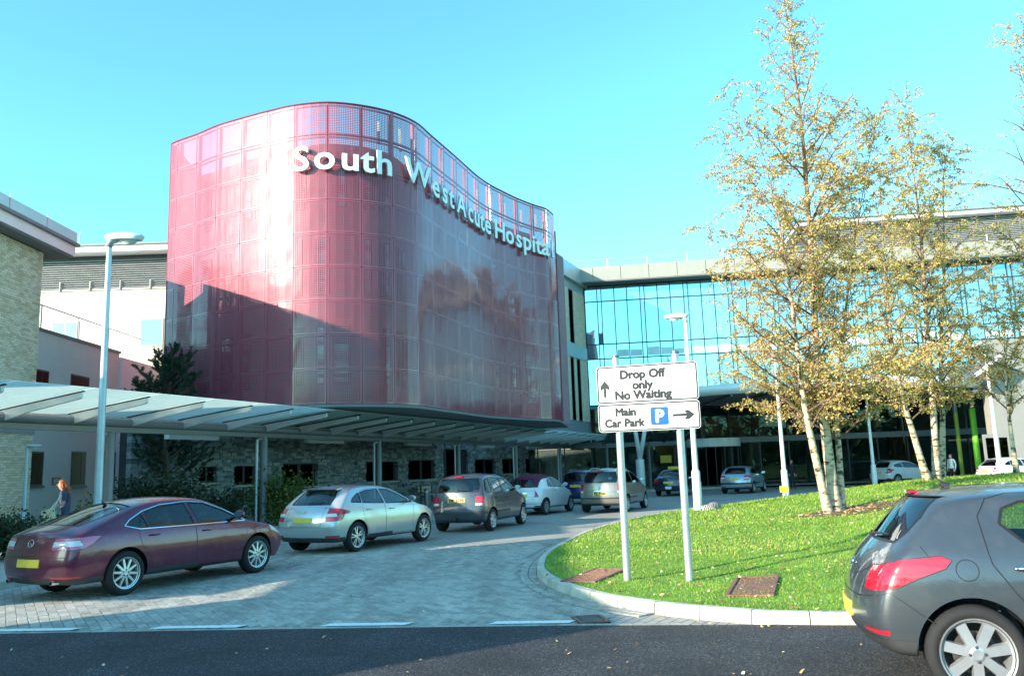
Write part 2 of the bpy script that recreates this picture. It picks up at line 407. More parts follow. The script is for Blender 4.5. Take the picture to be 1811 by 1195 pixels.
# island outline (anticlockwise from the road corner on the right), all plan metres
ISL = [(34, 5.35), (20, 6.95), (12, 7.9), (6, 8.52), (3.33, 8.87), (2.29, 9.27), (1.22, 10.33), (.62, 11.6), (.32, 13.0), (.29, 14.3), (.45, 16), (.9, 18.2), (1.76, 21.4),
       (3.2, 25), (5.5, 29.0), (9, 32.6), (14, 35.4), (20, 37), (34, 38)]
ISLS = catmull(ISL, 12)
def inside(poly, x, y):
    c = False; j = len(poly)-1
    for i in range(len(poly)):
        xi, yi = poly[i]; xj, yj = poly[j]
        if (yi > y) != (yj > y) and x < (xj-xi)*(y-yi)/(yj-yi)+xi: c = not c
        j = i
    return c
def segdist(px, py, pts):
    best = 1e9
    for (ax, ay), (bx, by) in zip(pts, pts[1:]):
        dx, dy = bx-ax, by-ay; L = dx*dx+dy*dy
        t = 0 if L == 0 else max(0, min(1, ((px-ax)*dx+(py-ay)*dy)/L))
        d = (ax+t*dx-px)**2+(ay+t*dy-py)**2
        if d < best: best = d
    return sqrt(best)
ISLC = ISLS[::4]+[ISLS[-1]]
def sstep(t): t = max(0, min(1, t)); return t*t*(3-2*t)
def mound(x, y, s=None):
    if s is None: s = segdist(x, y, ISLC)
    return .115+(1-math.exp(-s/5.0))*(.08+1.02*sstep((x-2)/13))+.02*sin(1.3*x+.7*y)*min(1, s/3)
# grass mound: rings shrinking from the outline to a spine
def make_mound():
    b = MB(); N = len(ISLS)-1
    inner = []
    rings = [.10, .35, .8, 1.5, 2.5, 4, 6, 8.5, 11]
    # grid over bbox, kept where inside
    xs = []; x = .2
    while x < 34: xs.append(x); x += .22 if x < 8 else (.5 if x < 16 else 1.0)
    xs.append(34)
    rows = []
    for x in xs:
        ys = [y for y in crossings(x)]
        if len(ys) < 2: continue
        y0, y1 = ys[0]+.08, ys[-1]-.08
        if y1 - y0 < .1: continue
        col = []
        for j in range(61):
            q = j/60; q = .5-.5*cos(pi*q)
            y = y0+(y1-y0)*q; col.append((x, y, mound(x, y)))
        rows.append(col)
    vs = [p for c in rows for p in c]; fs = []
    for i in range(len(rows)-1):
        for j in range(60):
            a = i*61+j; fs.append((a, a+61, a+62, a+1))
    b.add(vs, fs)
    return b.build('grass_mound', 'lawn', None, smooth=True, kind='structure')
def crossings(x):
    out = []
    for (ax, ay), (bx, by) in zip(ISLS, ISLS[1:]):
        if (ax-x)*(bx-x) <= 0 and ax != bx: out.append(ay+(by-ay)*(x-ax)/(bx-ax))
    return sorted(out)
make_mound()
def kerb_run(parent, pts, step, wd, h, name='kerb_stone', z0=-.02, side=1, mat_='concrete', gap=.006, batter=.012):
    """kerb stones along a plan polyline; side=+1 puts the stone's body to the left of travel"""
    L = [0]
    for a, c in zip(pts, pts[1:]): L.append(L[-1]+hypot(c[0]-a[0], c[1]-a[1]))
    def at(s):
        s = max(0, min(L[-1], s))
        for i in range(len(L)-1):
            if L[i+1] >= s:
                t = (s-L[i])/max(1e-9, L[i+1]-L[i]); a, c = pts[i], pts[i+1]
                tx, ty = c[0]-a[0], c[1]-a[1]; n = hypot(tx, ty)
                return (a[0]+tx*t, a[1]+ty*t, -ty/n*side, tx/n*side)
    s = 0; k = 0
    while s < L[-1]-.05:
        b = MB(); e = min(s+step, L[-1]); n = 3; vs = []
        dz = RND.uniform(-.003, .003)
        for i in range(n+1):
            x, y, nx, ny = at(s+gap+(e-s-2*gap)*i/n)
            for o, z in ((0, z0), (batter, h+dz-.02), (batter+.018, h+dz), (wd, h+dz), (wd, z0)):
                vs.append((x+nx*o, y+ny*o, z))
        fs = []
        for i in range(n):
            for j in range(4): fs.append((i*5+j, i*5+j+1, (i+1)*5+j+1, (i+1)*5+j))
        fs.append((4, 3, 2, 1, 0)); fs.append(tuple(n*5+j for j in range(5)))
        b.add(vs, fs); b.build(name, mat_, parent); s = e; k += 1
kerb = bpy.data.objects.new('kerb', None); COL.objects.link(kerb); kerb['kind'] = 'structure'; XF['kerb'] = Matrix.Identity(4)
kerb_run(kerb, [p for p in ISLS if p[0] < 16 or p[1] < 20], .6, .13, .125, side=-1)
# channel: two courses of setts round the kerb nose
cb = MB()
def offs(pts, d):
    out = []
    for i, p in enumerate(pts):
        a = pts[max(0, i-1)]; c = pts[min(len(pts)-1, i+1)]; tx, ty = c[0]-a[0], c[1]-a[1]; n = hypot(tx, ty)
        out.append((p[0]-ty/n*d, p[1]+tx/n*d))
    return out
nose = [p for p in ISLS if p[0] < 4 and p[1] < 27]
nose = [p for p in nose if p[1] > 9.9]
for k, (d0, d1) in enumerate(((.015, .135), (.15, .27))):
    a = offs(nose, d0); c = offs(nose, d1)
    for i in range(len(a)-1):
        f = .03
        p = [Vector((*a[i], 0)), Vector((*a[i+1], 0)), Vector((*c[i+1], 0)), Vector((*c[i], 0))]
        q = [p[0].lerp(p[1], f), p[1].lerp(p[0], f), p[2].lerp(p[3], f), p[3].lerp(p[2], f)]
        z = .006
        cb.add([(v.x, v.y, -.01) for v in q]+[(v.x, v.y, z) for v in q], [(4, 5, 6, 7), (0, 1, 5, 4), (1, 2, 6, 5), (2, 3, 7, 6), (3, 0, 4, 7)], rnd=RND.random())
cb.build('channel_sett', 'paver', drive, usernd=True, kind='stuff')
# block paving: direction of the long side runs 32 degrees left of straight ahead
PA = radians(-32); pe = Vector((sin(PA), cos(PA))); pf = Vector((cos(PA), -sin(PA)))
BL, BW, JG = .24, .12, .007
cand = []
for i in range(-110, 110):
    for j in range(-10, 150):
        o = (i % 2)*.5*BL
        c = pf*(i*BW)+pe*(j*BL+o)+Vector((-4.0, 9.6))
        x, y = c
        if y > 19.5 or y < 8 or x < -13.5 or x > 3: continue
        if y < asph_y(x)+.24: continue
        if inside(ISLS, x, y) or (x > -.4 and segdist(x, y, nose) < .33): continue
        if x < -7.2-.1*(16-y) and y > 13.6+.03*x and x < -6.5: 
            if y > 14.0 and x < -8.55+(y-14.2)*.28: continue
        cand.append((y, x))
cand.sort()
def brick_mesh(name, L, W_, D, bev, m):
    b = MB(); v = []
    for z, s in ((-D, 0), (-bev, 0), (0, bev)):
        v += [(-L/2+s, -W_/2+s, z), (L/2-s, -W_/2+s, z), (L/2-s, W_/2-s, z), (-L/2+s, W_/2-s, z)]
    f = []
    for k in (0, 4):
        for i in range(4): f.append((k+i, k+(i+1) % 4, k+4+(i+1) % 4, k+4+i))
    f.append((8, 9, 10, 11)); b.add(v, f); return b
pav_meshes = []
for k in range(6):
    b = brick_mesh('paver', BL-JG, BW-JG, .02, .005, None); b.rnd = [k/5]*len(b.f)
    pav_meshes.append(b.mesh('paver', 'paver', usernd=True))
rot = atan2(pe.y, pe.x)
# border course next to the tarmac, laid along the edge
vis = [c for c in cand if abs(c[1]/c[0]) < .66]
vset = set(vis[:300])
st = MB()
for (y, x) in cand:
    dz = RND.uniform(-.0025, .0025)
    if (y, x) in vset:
        o = link_mesh('paver', RND.choice(pav_meshes), drive, (x, y, dz), (0, 0, rot+RND.uniform(-.01, .01)))
    else:
        h = Vector((pe.x, pe.y, 0))*((BL-JG)/2); g = Vector((pf.x, pf.y, 0))*((BW-JG)/2); c = Vector((x, y, dz))
        q = [c-h-g, c-h+g, c+h+g, c+h-g]; dn = Vector((0, 0, -.015))
        st.add([*q, *[p+dn for p in q]], [(3, 2, 1, 0), (0, 1, 5, 4), (1, 2, 6, 5), (2, 3, 7, 6), (3, 0, 4, 7)], rnd=RND.random())
st.build('paver_field', 'paver', drive, usernd=True, kind='stuff')
eb = MB()      # edging course
x = -13.0
while x < 1.7:
    y = asph_y(x); y2 = asph_y(x+.2); 
    q = [(x+.004, y+.006), (x+.196, y2+.006), (x+.196, y2+.10), (x+.004, y+.10)]
    eb.add([(a, b_, -.015) for a, b_ in q]+[(a, b_, .001) for a, b_ in q], [(4, 5, 6, 7), (0, 1, 5, 4), (1, 2, 6, 5), (2, 3, 7, 6), (3, 0, 4, 7)], rnd=RND.random()); x += .2
eb.build('edging_sett', 'paver', drive, usernd=True, kind='stuff')
# painted dashes of the junction line
def road_paint():
    m, t, b = nodes_of('road_paint'); b.inputs['Roughness'].default_value = .7
    tc = t.nodes.new('ShaderNodeTexCoord'); n = t.nodes.new('ShaderNodeTexNoise'); n.inputs['Scale'].default_value = 22; n.inputs['Detail'].default_value = 8
    t.links.new(tc.outputs['Object'], n.inputs['Vector'])
    r = t.nodes.new('ShaderNodeValToRGB'); r.color_ramp.elements[0].position = .30; r.color_ramp.elements[0].color = (.45, .45, .43, 1); r.color_ramp.elements[1].position = .42; r.color_ramp.elements[1].color = (.82, .83, .80, 1)
    t.links.new(n.outputs[0], r.inputs[0]); t.links.new(r.outputs[0], b.inputs['Base Color']); MATS['road_paint'] = m
road_paint()
for x0, x1 in ((-7.3, -5.33), (-4.36, -3.3), (-2.32, -1.33), (-.37, .52)):
    b = MB(); n = 6; vs = []
    for i in range(n+1):
        x = x0+(x1-x0)*i/n; y = asph_y(x)+.115
        vs += [(x, y, .0065), (x+.1, y+.15, .0065)]
    b.add(vs, [(2*i, 2*i+2, 2*i+3, 2*i+1) for i in range(n)]); b.build('road_marking', 'road_paint', drive)
# raised pavement on the left with its kerb
PAVK = catmull([(-24, 15.4), (-14, 14.6), (-9.6, 14.15), (-8.5, 14.7), (-7.5, 17.6), (-6.3, 21.9), (-3.4, 29.3), (-.5, 36.5), (2.5, 44), (5.2, 50.5), (9.2, 53.8), (16, 55)], 6)
b = MB(); inn = offs(PAVK, .13)
poly = inn+[(16, 75), (-24, 75)]
b.add([(x, y, .12) for x, y in poly], [tuple(range(len(poly)))])
pavement = b.build('pavement', 'paving_flag', None, kind='structure')
kerb2 = bpy.data.objects.new('kerb', None); COL.objects.link(kerb2); kerb2['kind'] = 'structure'; XF[kerb2.name] = Matrix.Identity(4)
kerb_run(kerb2, PAVK, .9, .13, .125, side=1)
# ------------------------------------------------------------------ red perforated drum
ZT, ZB = 14.3, 3.98
TOPPX = [(304, 255), (316, 249.5), (349, 238), (385, 222.7), (428, 209.7), (473, 197.7), (521, 187), (579, 181.7), (638.5, 187), (693, 199), (735, 217), (762, 240), (784, 259),
         (806, 278), (826, 296), (845, 312.5), (866, 327), (889, 339), (914, 351), (942, 362), (966, 370), (980, 382)]
DP = [gz(x, y, ZT).to_2d() for x, y in TOPPX]
def dcurve(s):
    i = max(0, min(len(DP)-2, int(math.floor(s)))); t = s-i
    p0, p1, p2, p3 = DP[max(i-1, 0)], DP[i], DP[i+1], DP[min(i+2, len(DP)-1)]
    return 0.5*((2*p1)+(-p0+p2)*t+(2*p0-5*p1+4*p2-p3)*t*t+(-p0+3*p1-3*p2+p3)*t**3)
def dnorm(s):
    d = dcurve(min(s+.02, 20.999))-dcurve(max(s-.02, 0)); d.normalize(); return Vector((d.y, -d.x))     # outwards
def perf_metal(name, hole, col):
    m, t, b = nodes_of(name)
    b.inputs['Base Color'].default_value = (*col, 1); b.inputs['Metallic'].default_value = .1; b.inputs['Roughness'].default_value = .5; b.inputs['Specular IOR Level'].default_value = .25
    b.inputs['Coat Weight'].default_value = 1.0; b.inputs['Coat Roughness'].default_value = .13; b.inputs['Coat IOR'].default_value = 1.52
    uv = t.nodes.new('ShaderNodeUVMap'); sp = t.nodes.new('ShaderNodeSeparateXYZ'); t.links.new(uv.outputs[0], sp.inputs[0])
    def M(op, a, b_=None, c=None):
        n = t.nodes.new('ShaderNodeMath'); n.operation = op
        for i, q in enumerate((a, b_, c)):
            if q is None: continue
            if isinstance(q, (int, float)): n.inputs[i].default_value = q
            else: t.links.new(q, n.inputs[i])
        return n.outputs[0]
    PT = .062
    def cell(o): return M('LESS_THAN', M('ABSOLUTE', M('SUBTRACT', M('FRACT', M('DIVIDE', o, PT)), .5)), hole/2)
    def edge(o, L): return M('LESS_THAN', M('ABSOLUTE', M('SUBTRACT', o, L/2)), L/2-.045)
    k = M('MULTIPLY', M('MULTIPLY', cell(sp.outputs[0]), cell(sp.outputs[1])), M('MULTIPLY', edge(sp.outputs[0], 1.18), edge(sp.outputs[1], (ZT-ZB)/9)))
    tr = t.nodes.new('ShaderNodeBsdfTransparent'); mx = t.nodes.new('ShaderNodeMixShader')
    t.links.new(k, mx.inputs[0]); t.links.new(b.outputs[0], mx.inputs[1]); t.links.new(tr.outputs[0], mx.inputs[2])
    t.links.new(mx.outputs[0], t.nodes['Material Output'].inputs[0])
    # gentle oil-canning of the sheet
    tc = t.nodes.new('ShaderNodeTexCoord'); n = t.nodes.new('ShaderNodeTexNoise'); n.inputs['Scale'].default_value = .8; n.inputs['Detail'].default_value = 1.5
    t.links.new(tc.outputs['Object'], n.inputs['Vector'])
    bp = t.nodes.new('ShaderNodeBump'); bp.inputs['Strength'].default_value = .35; bp.inputs['Distance'].default_value = .06
    t.links.new(n.outputs[0], bp.inputs['Height']); t.links.new(bp.outputs[0], b.inputs['Normal']); t.links.new(bp.outputs[0], b.inputs['Coat Normal'])
    MATS[name] = m
perf_metal('perforated_red', .56, (.32, .068, .10))
mat('red_frame', (.22, .04, .06), .45, .35, .08, 3)
mat('drum_inner', (.30, .19, .21), .85, 0, .15, 1.5)
drum = thing('clad_drum', 'tall curved hospital block clad in red perforated metal panels', 'building', (-6, 30, 0))
NR = 9; RH = (ZT-ZB)/NR
rp = random.Random(3)
for i in range(21):
    s0, s1 = float(i), i+1.0
    w_ = (dcurve(s1)-dcurve(s0)).length
    for j in range(NR):
        b = MB(); g = .010/max(.3, w_); nu = 4
        z0, z1 = ZB+j*RH+.008, ZB+(j+1)*RH-.008
        tl, tv = rp.uniform(-.008, .008), rp.uniform(-.008, .008)      # each sheet sits slightly out of true
        vs = []; uv = []; fs = []
        for r_ in range(3):
            for k in range(nu+1):
                u = g+(1-2*g)*k/nu; p = dcurve(s0+u); n = dnorm(s0+u)
                bow = .010*(1-(2*u-1)**2)*(1-(r_-1)**2)*rp.uniform(.2, 1)
                o = tl*(u-.5)+tv*(r_/2-.5)+bow
                vs.append((p.x+n.x*o, p.y+n.y*o, z0+(z1-z0)*r_/2)); uv.append((u*1.18, r_/2*RH))
        for r_ in range(2):
            for k in range(nu): a = r_*(nu+1)+k; fs.append((a, a+1, a+nu+2, a+nu+1))
        # folded returns round the edge
        ring = [k for k in range(nu+1)]+[nu+(nu+1)*r_ for r_ in (1, 2)]+[2*(nu+1)+k for k in range(nu-1, -1, -1)]+[(nu+1)]
        base = len(vs)
        for k in ring:
            u = uv[k][0]/1.18; n = dnorm(s0+u); vs.append((vs[k][0]-n.x*.045, vs[k][1]-n.y*.045, vs[k][2])); uv.append((0, 0))
        for a in range(len(ring)): c = (a+1) % len(ring); fs.append((ring[c], ring[a], base+a, base+c))
        b.add(vs, fs, uv=uv); b.build('panel', 'perforated_red', drum, smooth=False)
# carrier frame behind the sheets, inner wall and windows
def din(s, o): p = dcurve(s); n = dnorm(s); return Vector((p.x-n.x*o, p.y-n.y*o))
for i in range(22):
    p = din(min(i, 20.98), .16); b = MB(); n = dnorm(min(i, 20.9))
    b.obox((p.x, p.y, (ZB+ZT)/2-.02), (n.x*.05, n.y*.05, 0), (-n.y*.03, n.x*.03, 0), (0, 0, (ZT-ZB)/2-.02)); b.build('mullion', 'red_frame', drum)
for j in range(NR+1):
    b = MB(); z = ZB+j*RH+(0.03 if j == 0 else -.03)
    pts = [din(s*.25, .16) for s in range(0, 84)]
    b.tube([(p.x, p.y, z) for p in pts], .028, 6); b.build('rail', 'red_frame', drum)
ring = [din(s*.5, 1.05) for s in range(0, 42)]+[din(20.95, 1.05)]
b = MB(); back = [(3.4, 46), (-13.2, 46), (-13.2, 33)]
poly = [tuple(p) for p in ring]+[(3.0, 44.5), (-12.4, 44.5)]
b.prism(poly, ZB-.0, 13.25); b.build('inner_wall', 'drum_inner', drum)
for i in range(1, 20):
    for lv in range(3):
        z0 = ZB+.75+lv*3.1; s = i+.5
        if (i*7+lv*3) % 4 == 0: continue
        p = din(s, 1.03); n = dnorm(s)
        hw = .30 if (i+lv) % 3 else .18
        b = MB(); b.obox((p.x, p.y, z0+1.0), (n.x*.04, n.y*.04, 0), (-n.y*hw, n.x*hw, 0), (0, 0, 1.0)); win = b.build('window', 'dark_frame', drum)
        b = MB(); b.obox((p.x+n.x*.045, p.y+n.y*.045, z0+1.0), (n.x*.004, n.y*.004, 0), (-n.y*(hw-.06), n.x*(hw-.06), 0), (0, 0, .94)); b.build('pane', 'window_glass', win)
b = MB()
poly = [tuple(din(s*.25, .02)) for s in range(0, 84)]+[(3.0, 46), (-13.0, 46)]
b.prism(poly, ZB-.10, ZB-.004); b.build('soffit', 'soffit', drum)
for s_ in (0.0,):
    b = MB(); p = DP[0]; b.obox(((p.x-13.1)/2, (p.y+37)/2, (ZT+ZB)/2), ((-13.1-p.x)/2, (37-p.y)/2, 0), (.04, 0, 0), (0, 0, (ZT-ZB)/2)); b.build('return_wall', 'red_frame', drum)
p = DP[-1]; b = MB(); b.obox(((p.x+2.4)/2, (p.y+46)/2, (ZT+ZB)/2-.4), ((2.4-p.x)/2, (46-p.y)/2, 0), (.04, 0, 0), (0, 0, (ZT-ZB)/2-.4)); b.build('return_wall', 'red_frame', drum)
# white brackets standing above the roof behind the top row
for i in range(8, 21):
    p = din(i+.8, .55); b = MB(); b.box(p.x-.05, p.x+.05, p.y-.05, p.y+.05, 13.25, 14.1); b.build('bracket', 'pole_white', drum)
b = MB(); pts = [din(s*.25, .0) for s in range(0, 84)]
b.tube([(p.x, p.y, ZT+.01) for p in pts], .03, 6); b.build('coping', 'red_frame', drum)
# lettering
sign = thing('building_lettering', 'large white raised letters across the curved red cladding', 'lettering', (-6, 26, 11.7))
LET = [('S', 538, 11.86, 1), ('o', 576, 11.84, 1), ('u', 617, 11.84, 1), ('t', 648, 11.84, 1), ('h', 676, 11.84, 1), ('W', 733, 11.84, 1), ('e', 762.5, 0, 1), ('s', 778, 0, 1), ('t', 790, 0, 1),
       ('A', 808, 0, 1), ('c', 824, 0, 1), ('u', 836, 0, 1), ('t', 845.5, 0, 1), ('e', 856, 0, 1), ('H', 877, 0, 1), ('o', 895, 0, 1), ('s', 911.5, 0, 1), ('p', 926, 0, 1), ('i', 938.5, 0, 1), ('t', 947.5, 0, 1), ('a', 958.5, 0, 1), ('l', 970.5, 0, 1)]
lm = {}
TX = [p[0] for p in TOPPX]
def s_of_px(x):
    # curve parameter whose point at z=12.2 projects to pixel column x
    lo, hi = 5.0, 20.95
    best = (1e9, 0)
    for k in range(320):
        s = lo+(hi-lo)*k/319; p = dcurve(s); v = Vector((p.x, p.y, 12.2))-O
        px = IW/2+F*v.dot(_R)/v.dot(_f)
        if abs(px-x) < best[0]: best = (abs(px-x), s)
    return best[1]
for ch, px, zb, sc in LET:
    if ch not in lm:
        lm[ch] = text_mesh(ch, 1.2, .04, .022); lm[ch].materials.clear(); lm[ch].materials.append(MATS['letter_white'])
        lm[ch].materials.append(MATS['letter_side'])
        for p_ in lm[ch].polygons: p_.material_index = 0 if p_.normal.z > .5 else 1
    s = s_of_px(px); p = dcurve(s); n = dnorm(s)
    o = bpy.data.objects.new('letter', lm[ch]); COL.objects.link(o); o.parent = sign
    # text x axis -> along the curve (left to right seen from outside), y -> up, z -> outwards
    tx = Vector((-n.y, n.x, 0))*1.12; up = Vector((0, 0, 1)); nz = Vector((n.x, n.y, 0))
    m = Matrix((tx, up, nz)).transposed().to_4x4()
    m.translation = Vector((p.x+n.x*.17, p.y+n.y*.17, 11.86))-Vector((-6, 26, 11.7))
    o.matrix_local = m; XF[o.name] = XF[sign.name]
# ------------------------------------------------------------------ covered walkway
CD = Vector((.381, .9246)); CL = Vector((-.9246, .381)); CP0 = Vector((-8.44, 27.75))
def cp(t, o=0.0): return CP0+CD*t+CL*o
walk = thing('covered_walkway', 'long steel walkway canopy with frosted glass roof panes', 'canopy', (CP0.x, CP0.y, .12))
TA, TB = -22.0, 38.0
b = MB(); a, c = cp(TA), cp(TB)
b.tube([(a.x, a.y, 3.30), (c.x, c.y, 3.30)], .13, 12); b.build('beam', 'beam_grey', walk, smooth=True)
b = MB(); b.bar((a.x, a.y, 3.10), (c.x, c.y, 3.10), .16, .14); b.build('gutter', 'steel_grey', walk)
for t in (-21, -13.6, -6.2, 0, 7.2, 14.6, 22.1, 29.8, 37.5):
    q = cp(t); b = MB(); b.tube([(q.x, q.y, .12), (q.x, q.y, 3.05)], .125, 14); b.tube([(q.x, q.y, .12), (q.x, q.y, .15)], .2, 14)
    b.build('column', 'beam_grey', walk, smooth=True, auto=40)
    if t > -7:
        r_ = cp(t-.35); b = MB(); b.tube([(r_.x, r_.y, .13), (r_.x, r_.y, 2.95)], .045, 8); b.tube([(r_.x, r_.y, 2.95), (q.x, q.y, 3.02)], .045, 8); b.build('downpipe', 'galvanised', walk)
RT = []; t = TA+.4
while t < TB: RT.append(t); t += 1.85
t0 = min(RT, key=lambda x: abs(x)); RT = [x-t0 for x in RT]
def raf(t):
    """tapered rafter: deep at the beam, shallow at the kerb side"""
    b = MB(); R = Vector((.9246, -.381, 0)); A = Vector((*cp(t), 0)); sd = Vector((*CD, 0))*.035
    prof = [(-.10, 3.36), (.10, 3.22), (.35, 3.26), (.9, 3.37), (2.48, 3.57), (2.52, 3.60), (2.52, 3.70), (-.10, 3.44)]
    pts = [A+R*x+Vector((0, 0, z))-sd for x, z in prof]; b.slab(pts, sd*2); return b
for t in RT:
    raf(t).build('rafter', 'fascia_white', walk)
    A = Vector((*cp(t), 0)); R = Vector((.9246, -.381, 0))
    b = MB(); b.bar(A+R*-.12+Vector((0, 0, 3.465)), A+R*2.60+Vector((0, 0, 3.735)), .05, .03); b.build('glazing_bar', 'dark_frame', walk)
for t, t2 in zip(RT, RT[1:]):
    b = MB(); A = Vector((*cp(t+.03), 0)); B = Vector((*cp(t2-.03), 0)); R = Vector((.9246, -.381, 0))
    q = [A+R*-.35+Vector((0, 0, 3.465)), A+R*2.85+Vector((0, 0, 3.785)), B+R*2.85+Vector((0, 0, 3.785)), B+R*-.35+Vector((0, 0, 3.465))]
    b.slab(q, (0, 0, .014)); b.build('glass_pane', 'frosted_glass', walk)
mat('light_housing', (.62, .64, .63), .5, .1)
for x0, x1 in ((295, 383), (541, 605), (717, 760), (840, 872), (932, 957), (1010, 1030)):
    P = cp(0, .9); ta = gline(x0, P, CD, 770); tb = gline(x1, P, CD, 770)
    a, c = P+CD*ta, P+CD*tb; b = MB(); b.bar((a.x, a.y, 3.02), (c.x, c.y, 3.02), .2, .14); b.build('strip_light', 'light_housing', walk)
# ------------------------------------------------------------------ slate wall under the drum
SW0 = cp(0, 3.2)
def sp(t, o=0.0): return SW0+CD*t-CL*o          # o: metres towards the road
stone = thing('slate_wall', 'dark dry-laid slate wall with small windows below the red drum', 'wall', (SW0.x, SW0.y, .12))
wins = []
for x0, x1, y0, y1 in ((352, 382, 823, 853), (413, 452, 821, 857), (497, 560, 819, 860), (646, 702, 815, 851), (721, 768, 813, 848), (839, 875, 812, 838), (887, 918, 811, 837), (929, 956, 811, 836)):
    ta, tb = gline(x0, SW0, CD, 830), gline(x1, SW0, CD, 830); q = sp((ta+tb)/2)
    wins.append((ta, tb, zat((x0+x1)/2, y1, q.x, q.y), zat((x0+x1)/2, y0, q.x, q.y), 'w'))
ta, tb = gline(783, SW0, CD, 830), gline(826, SW0, CD, 830); wins.append((ta, tb, .12, 2.95, 'd'))
T0, T1 = -2.6, 33.5
b = MB(); a, c = sp(T0, -.02), sp(T1, -.02)
b.obox(((a.x+c.x)/2, (a.y+c.y)/2, 2.0), (CD.x*(T1-T0)/2, CD.y*(T1-T0)/2, 0), (CL.x*.15, CL.y*.15, 0), (0, 0, 1.88)); 
ob = b.build('backing', 'stone_back', stone)
ob.location = (CL.x*.28, CL.y*.28, 0)
b = MB(); rs = random.Random(11); z = .12
sd = Vector((*CD, 0)); nr = Vector((-CL.x, -CL.y, 0))
while z < 3.84:
    h = rs.choice((.045, .06, .075, .09, .12))
    t = T0
    while t < T1:
        L = rs.uniform(.16, .62)*(1 if h < .1 else .8); e = min(T1, t+L)
        segs = [(t, e)]
        for wa, wb, za, zb, k in wins:
            if z+h*.5 > za and z+h*.5 < zb:
                ns = []
                for p_, q_ in segs:
                    if q_ <= wa or p_ >= wb: ns.append((p_, q_))
                    else:
                        if p_ < wa: ns.append((p_, wa))
                        if q_ > wb: ns.append((wb, q_))
                segs = ns
        for p_, q_ in segs:
            if q_-p_ < .05: continue
            o = rs.uniform(.02, .085); cc = sp((p_+q_)/2, o/2-.1)
            b.obox((cc.x, cc.y, z+h/2), sd*((q_-p_)/2-.005), nr*(o/2+.1), Vector((0, 0, h/2-.004))+sd*rs.uniform(-.004, .004), rnd=rs.random())
        t = e
    z += h
b.build('slate_course', 'slate', stone, usernd=True, kind='stuff')
for wa, wb, za, zb, k in wins:
    c = sp((wa+wb)/2, -.12); b = MB(); hw = (wb-wa)/2
    b.obox((c.x, c.y, (za+zb)/2), sd*hw, nr*.03, (0, 0, (zb-za)/2)); wo = b.build('window' if k == 'w' else 'door', 'dark_frame', stone)
    for q in ((-.32, .30), (.36, .24)) if k == 'w' else ((0, .42),):
        c2 = sp((wa+wb)/2+q[0]*hw*1.4, -.085); b = MB(); b.obox((c2.x, c2.y, (za+zb)/2), sd*(q[1]*hw*1.4), nr*.006, (0, 0, (zb-za)/2-.05)); b.build('pane', 'tinted_glass', wo)
    if k == 'w':
        c3 = sp((wa+wb)/2, .03); b = MB(); b.obox((c3.x, c3.y, za-.03), sd*(hw+.05), nr*.09, (0, 0, .025)); b.build('sill', 'concrete', wo)
        b = MB(); c3 = sp((wa+wb)/2, .01); b.obox((c3.x, c3.y, zb+.02), sd*(hw+.08), nr*.08, (0, 0, .02)); b.build('lintel', 'steel_grey', wo)
# ------------------------------------------------------------------ brick wing on the left (continues out of frame and shades the drive)
BX, BY = -14.8, 25.3
EZ = 9.0
brickw = thing('brick_wing', 'buff brick wing with wide flat eaves and white roof edge', 'building', (BX, BY, 0))
b = MB(); b.box(BX-11, BX-.07, 18.7, BY-.04, 0, EZ); b.build('wall', 'mortar', brickw)
b = MB(); b.box(BX-11.5, BX+.5, 18.5, BY+.8, EZ, EZ+.06); b.build('soffit', 'soffit', brickw)
b = MB(); b.box(BX-11.5, BX+.55, 18.45, BY+.85, EZ+.06, EZ+.40); b.build('fascia', 'fascia_white', brickw)
b = MB(); b.box(BX-11.6, BX+.65, 18.4, BY+.95, EZ+.40, EZ+.50); b.build('roof_edge', 'roof_grey', brickw)
b = MB(); b.box(BX+.55, BX+.58, 18.45, BY+.85, EZ+.50, EZ+.86); b.build('roof_upstand', 'pale_render', brickw)
for k in range(3):
    b = MB(); y = BY+1.0-k*1.9; b.box(BX+.58, BX+.60, y-.02, y+.02, EZ+.5, EZ+.95); b.build('upstand_post', 'galvanised', brickw)
bm_ = []
for k in range(5):
    q = brick_mesh('brick', .215, .065, .06, .004, None); q.rnd = [k/4]*len(q.f); bm_.append(q.mesh('brick', 'brick', usernd=True))
bricks = []; st = MB(); rb = random.Random(5)
nrow = int((EZ-.2)/.075)
for r_ in range(nrow):
    z = .2+r_*.075+.0375
    y = BY-.11-(r_ % 2)*.1125
    if r_ % 2: bricks.append((z, BY-.055, .10))
    while y > BY-4.2:
        bricks.append((z, y, .215)); y -= .225
bricks.sort(key=lambda q: -(q[1]*3+q[0]))
nb = 0
for z, y, L in bricks:
    dark = (14 > 0 and 2.2 < 0)
    px_vis = y > 22.3
    if z < 3.4 and z > 0 and False: continue
    if L > .2 and nb < 300 and px_vis and (z > 3.9):
        o = link_mesh('brick', rb.choice(bm_), brickw, (rb.uniform(-.002, .003), y-BY, z), (0, radians(90), 0)); o.rotation_euler = Matrix(((0, 0, 1), (1, 0, 0), (0, 1, 0))).to_euler(); nb += 1
    else:
        x = BX+rb.uniform(-.002, .003); h = .0325; l = L/2
        st.add([(x, y-l, z-h), (x, y+l, z-h), (x, y+l, z+h), (x, y-l, z+h), (x-.06, y-l, z-h), (x-.06, y+l, z-h), (x-.06, y+l, z+h), (x-.06, y-l, z+h)],
               [(0, 1, 2, 3), (0, 4, 5, 1), (1, 5, 6, 2), (2, 6, 7, 3), (3, 7, 4, 0)], rnd=rb.random())
st.build('brickwork', 'brick', brickw, usernd=True, kind='stuff')
wz0, wz1 = zat(5, 690, BX, 23.4), zat(5, 612, BX, 23.4)
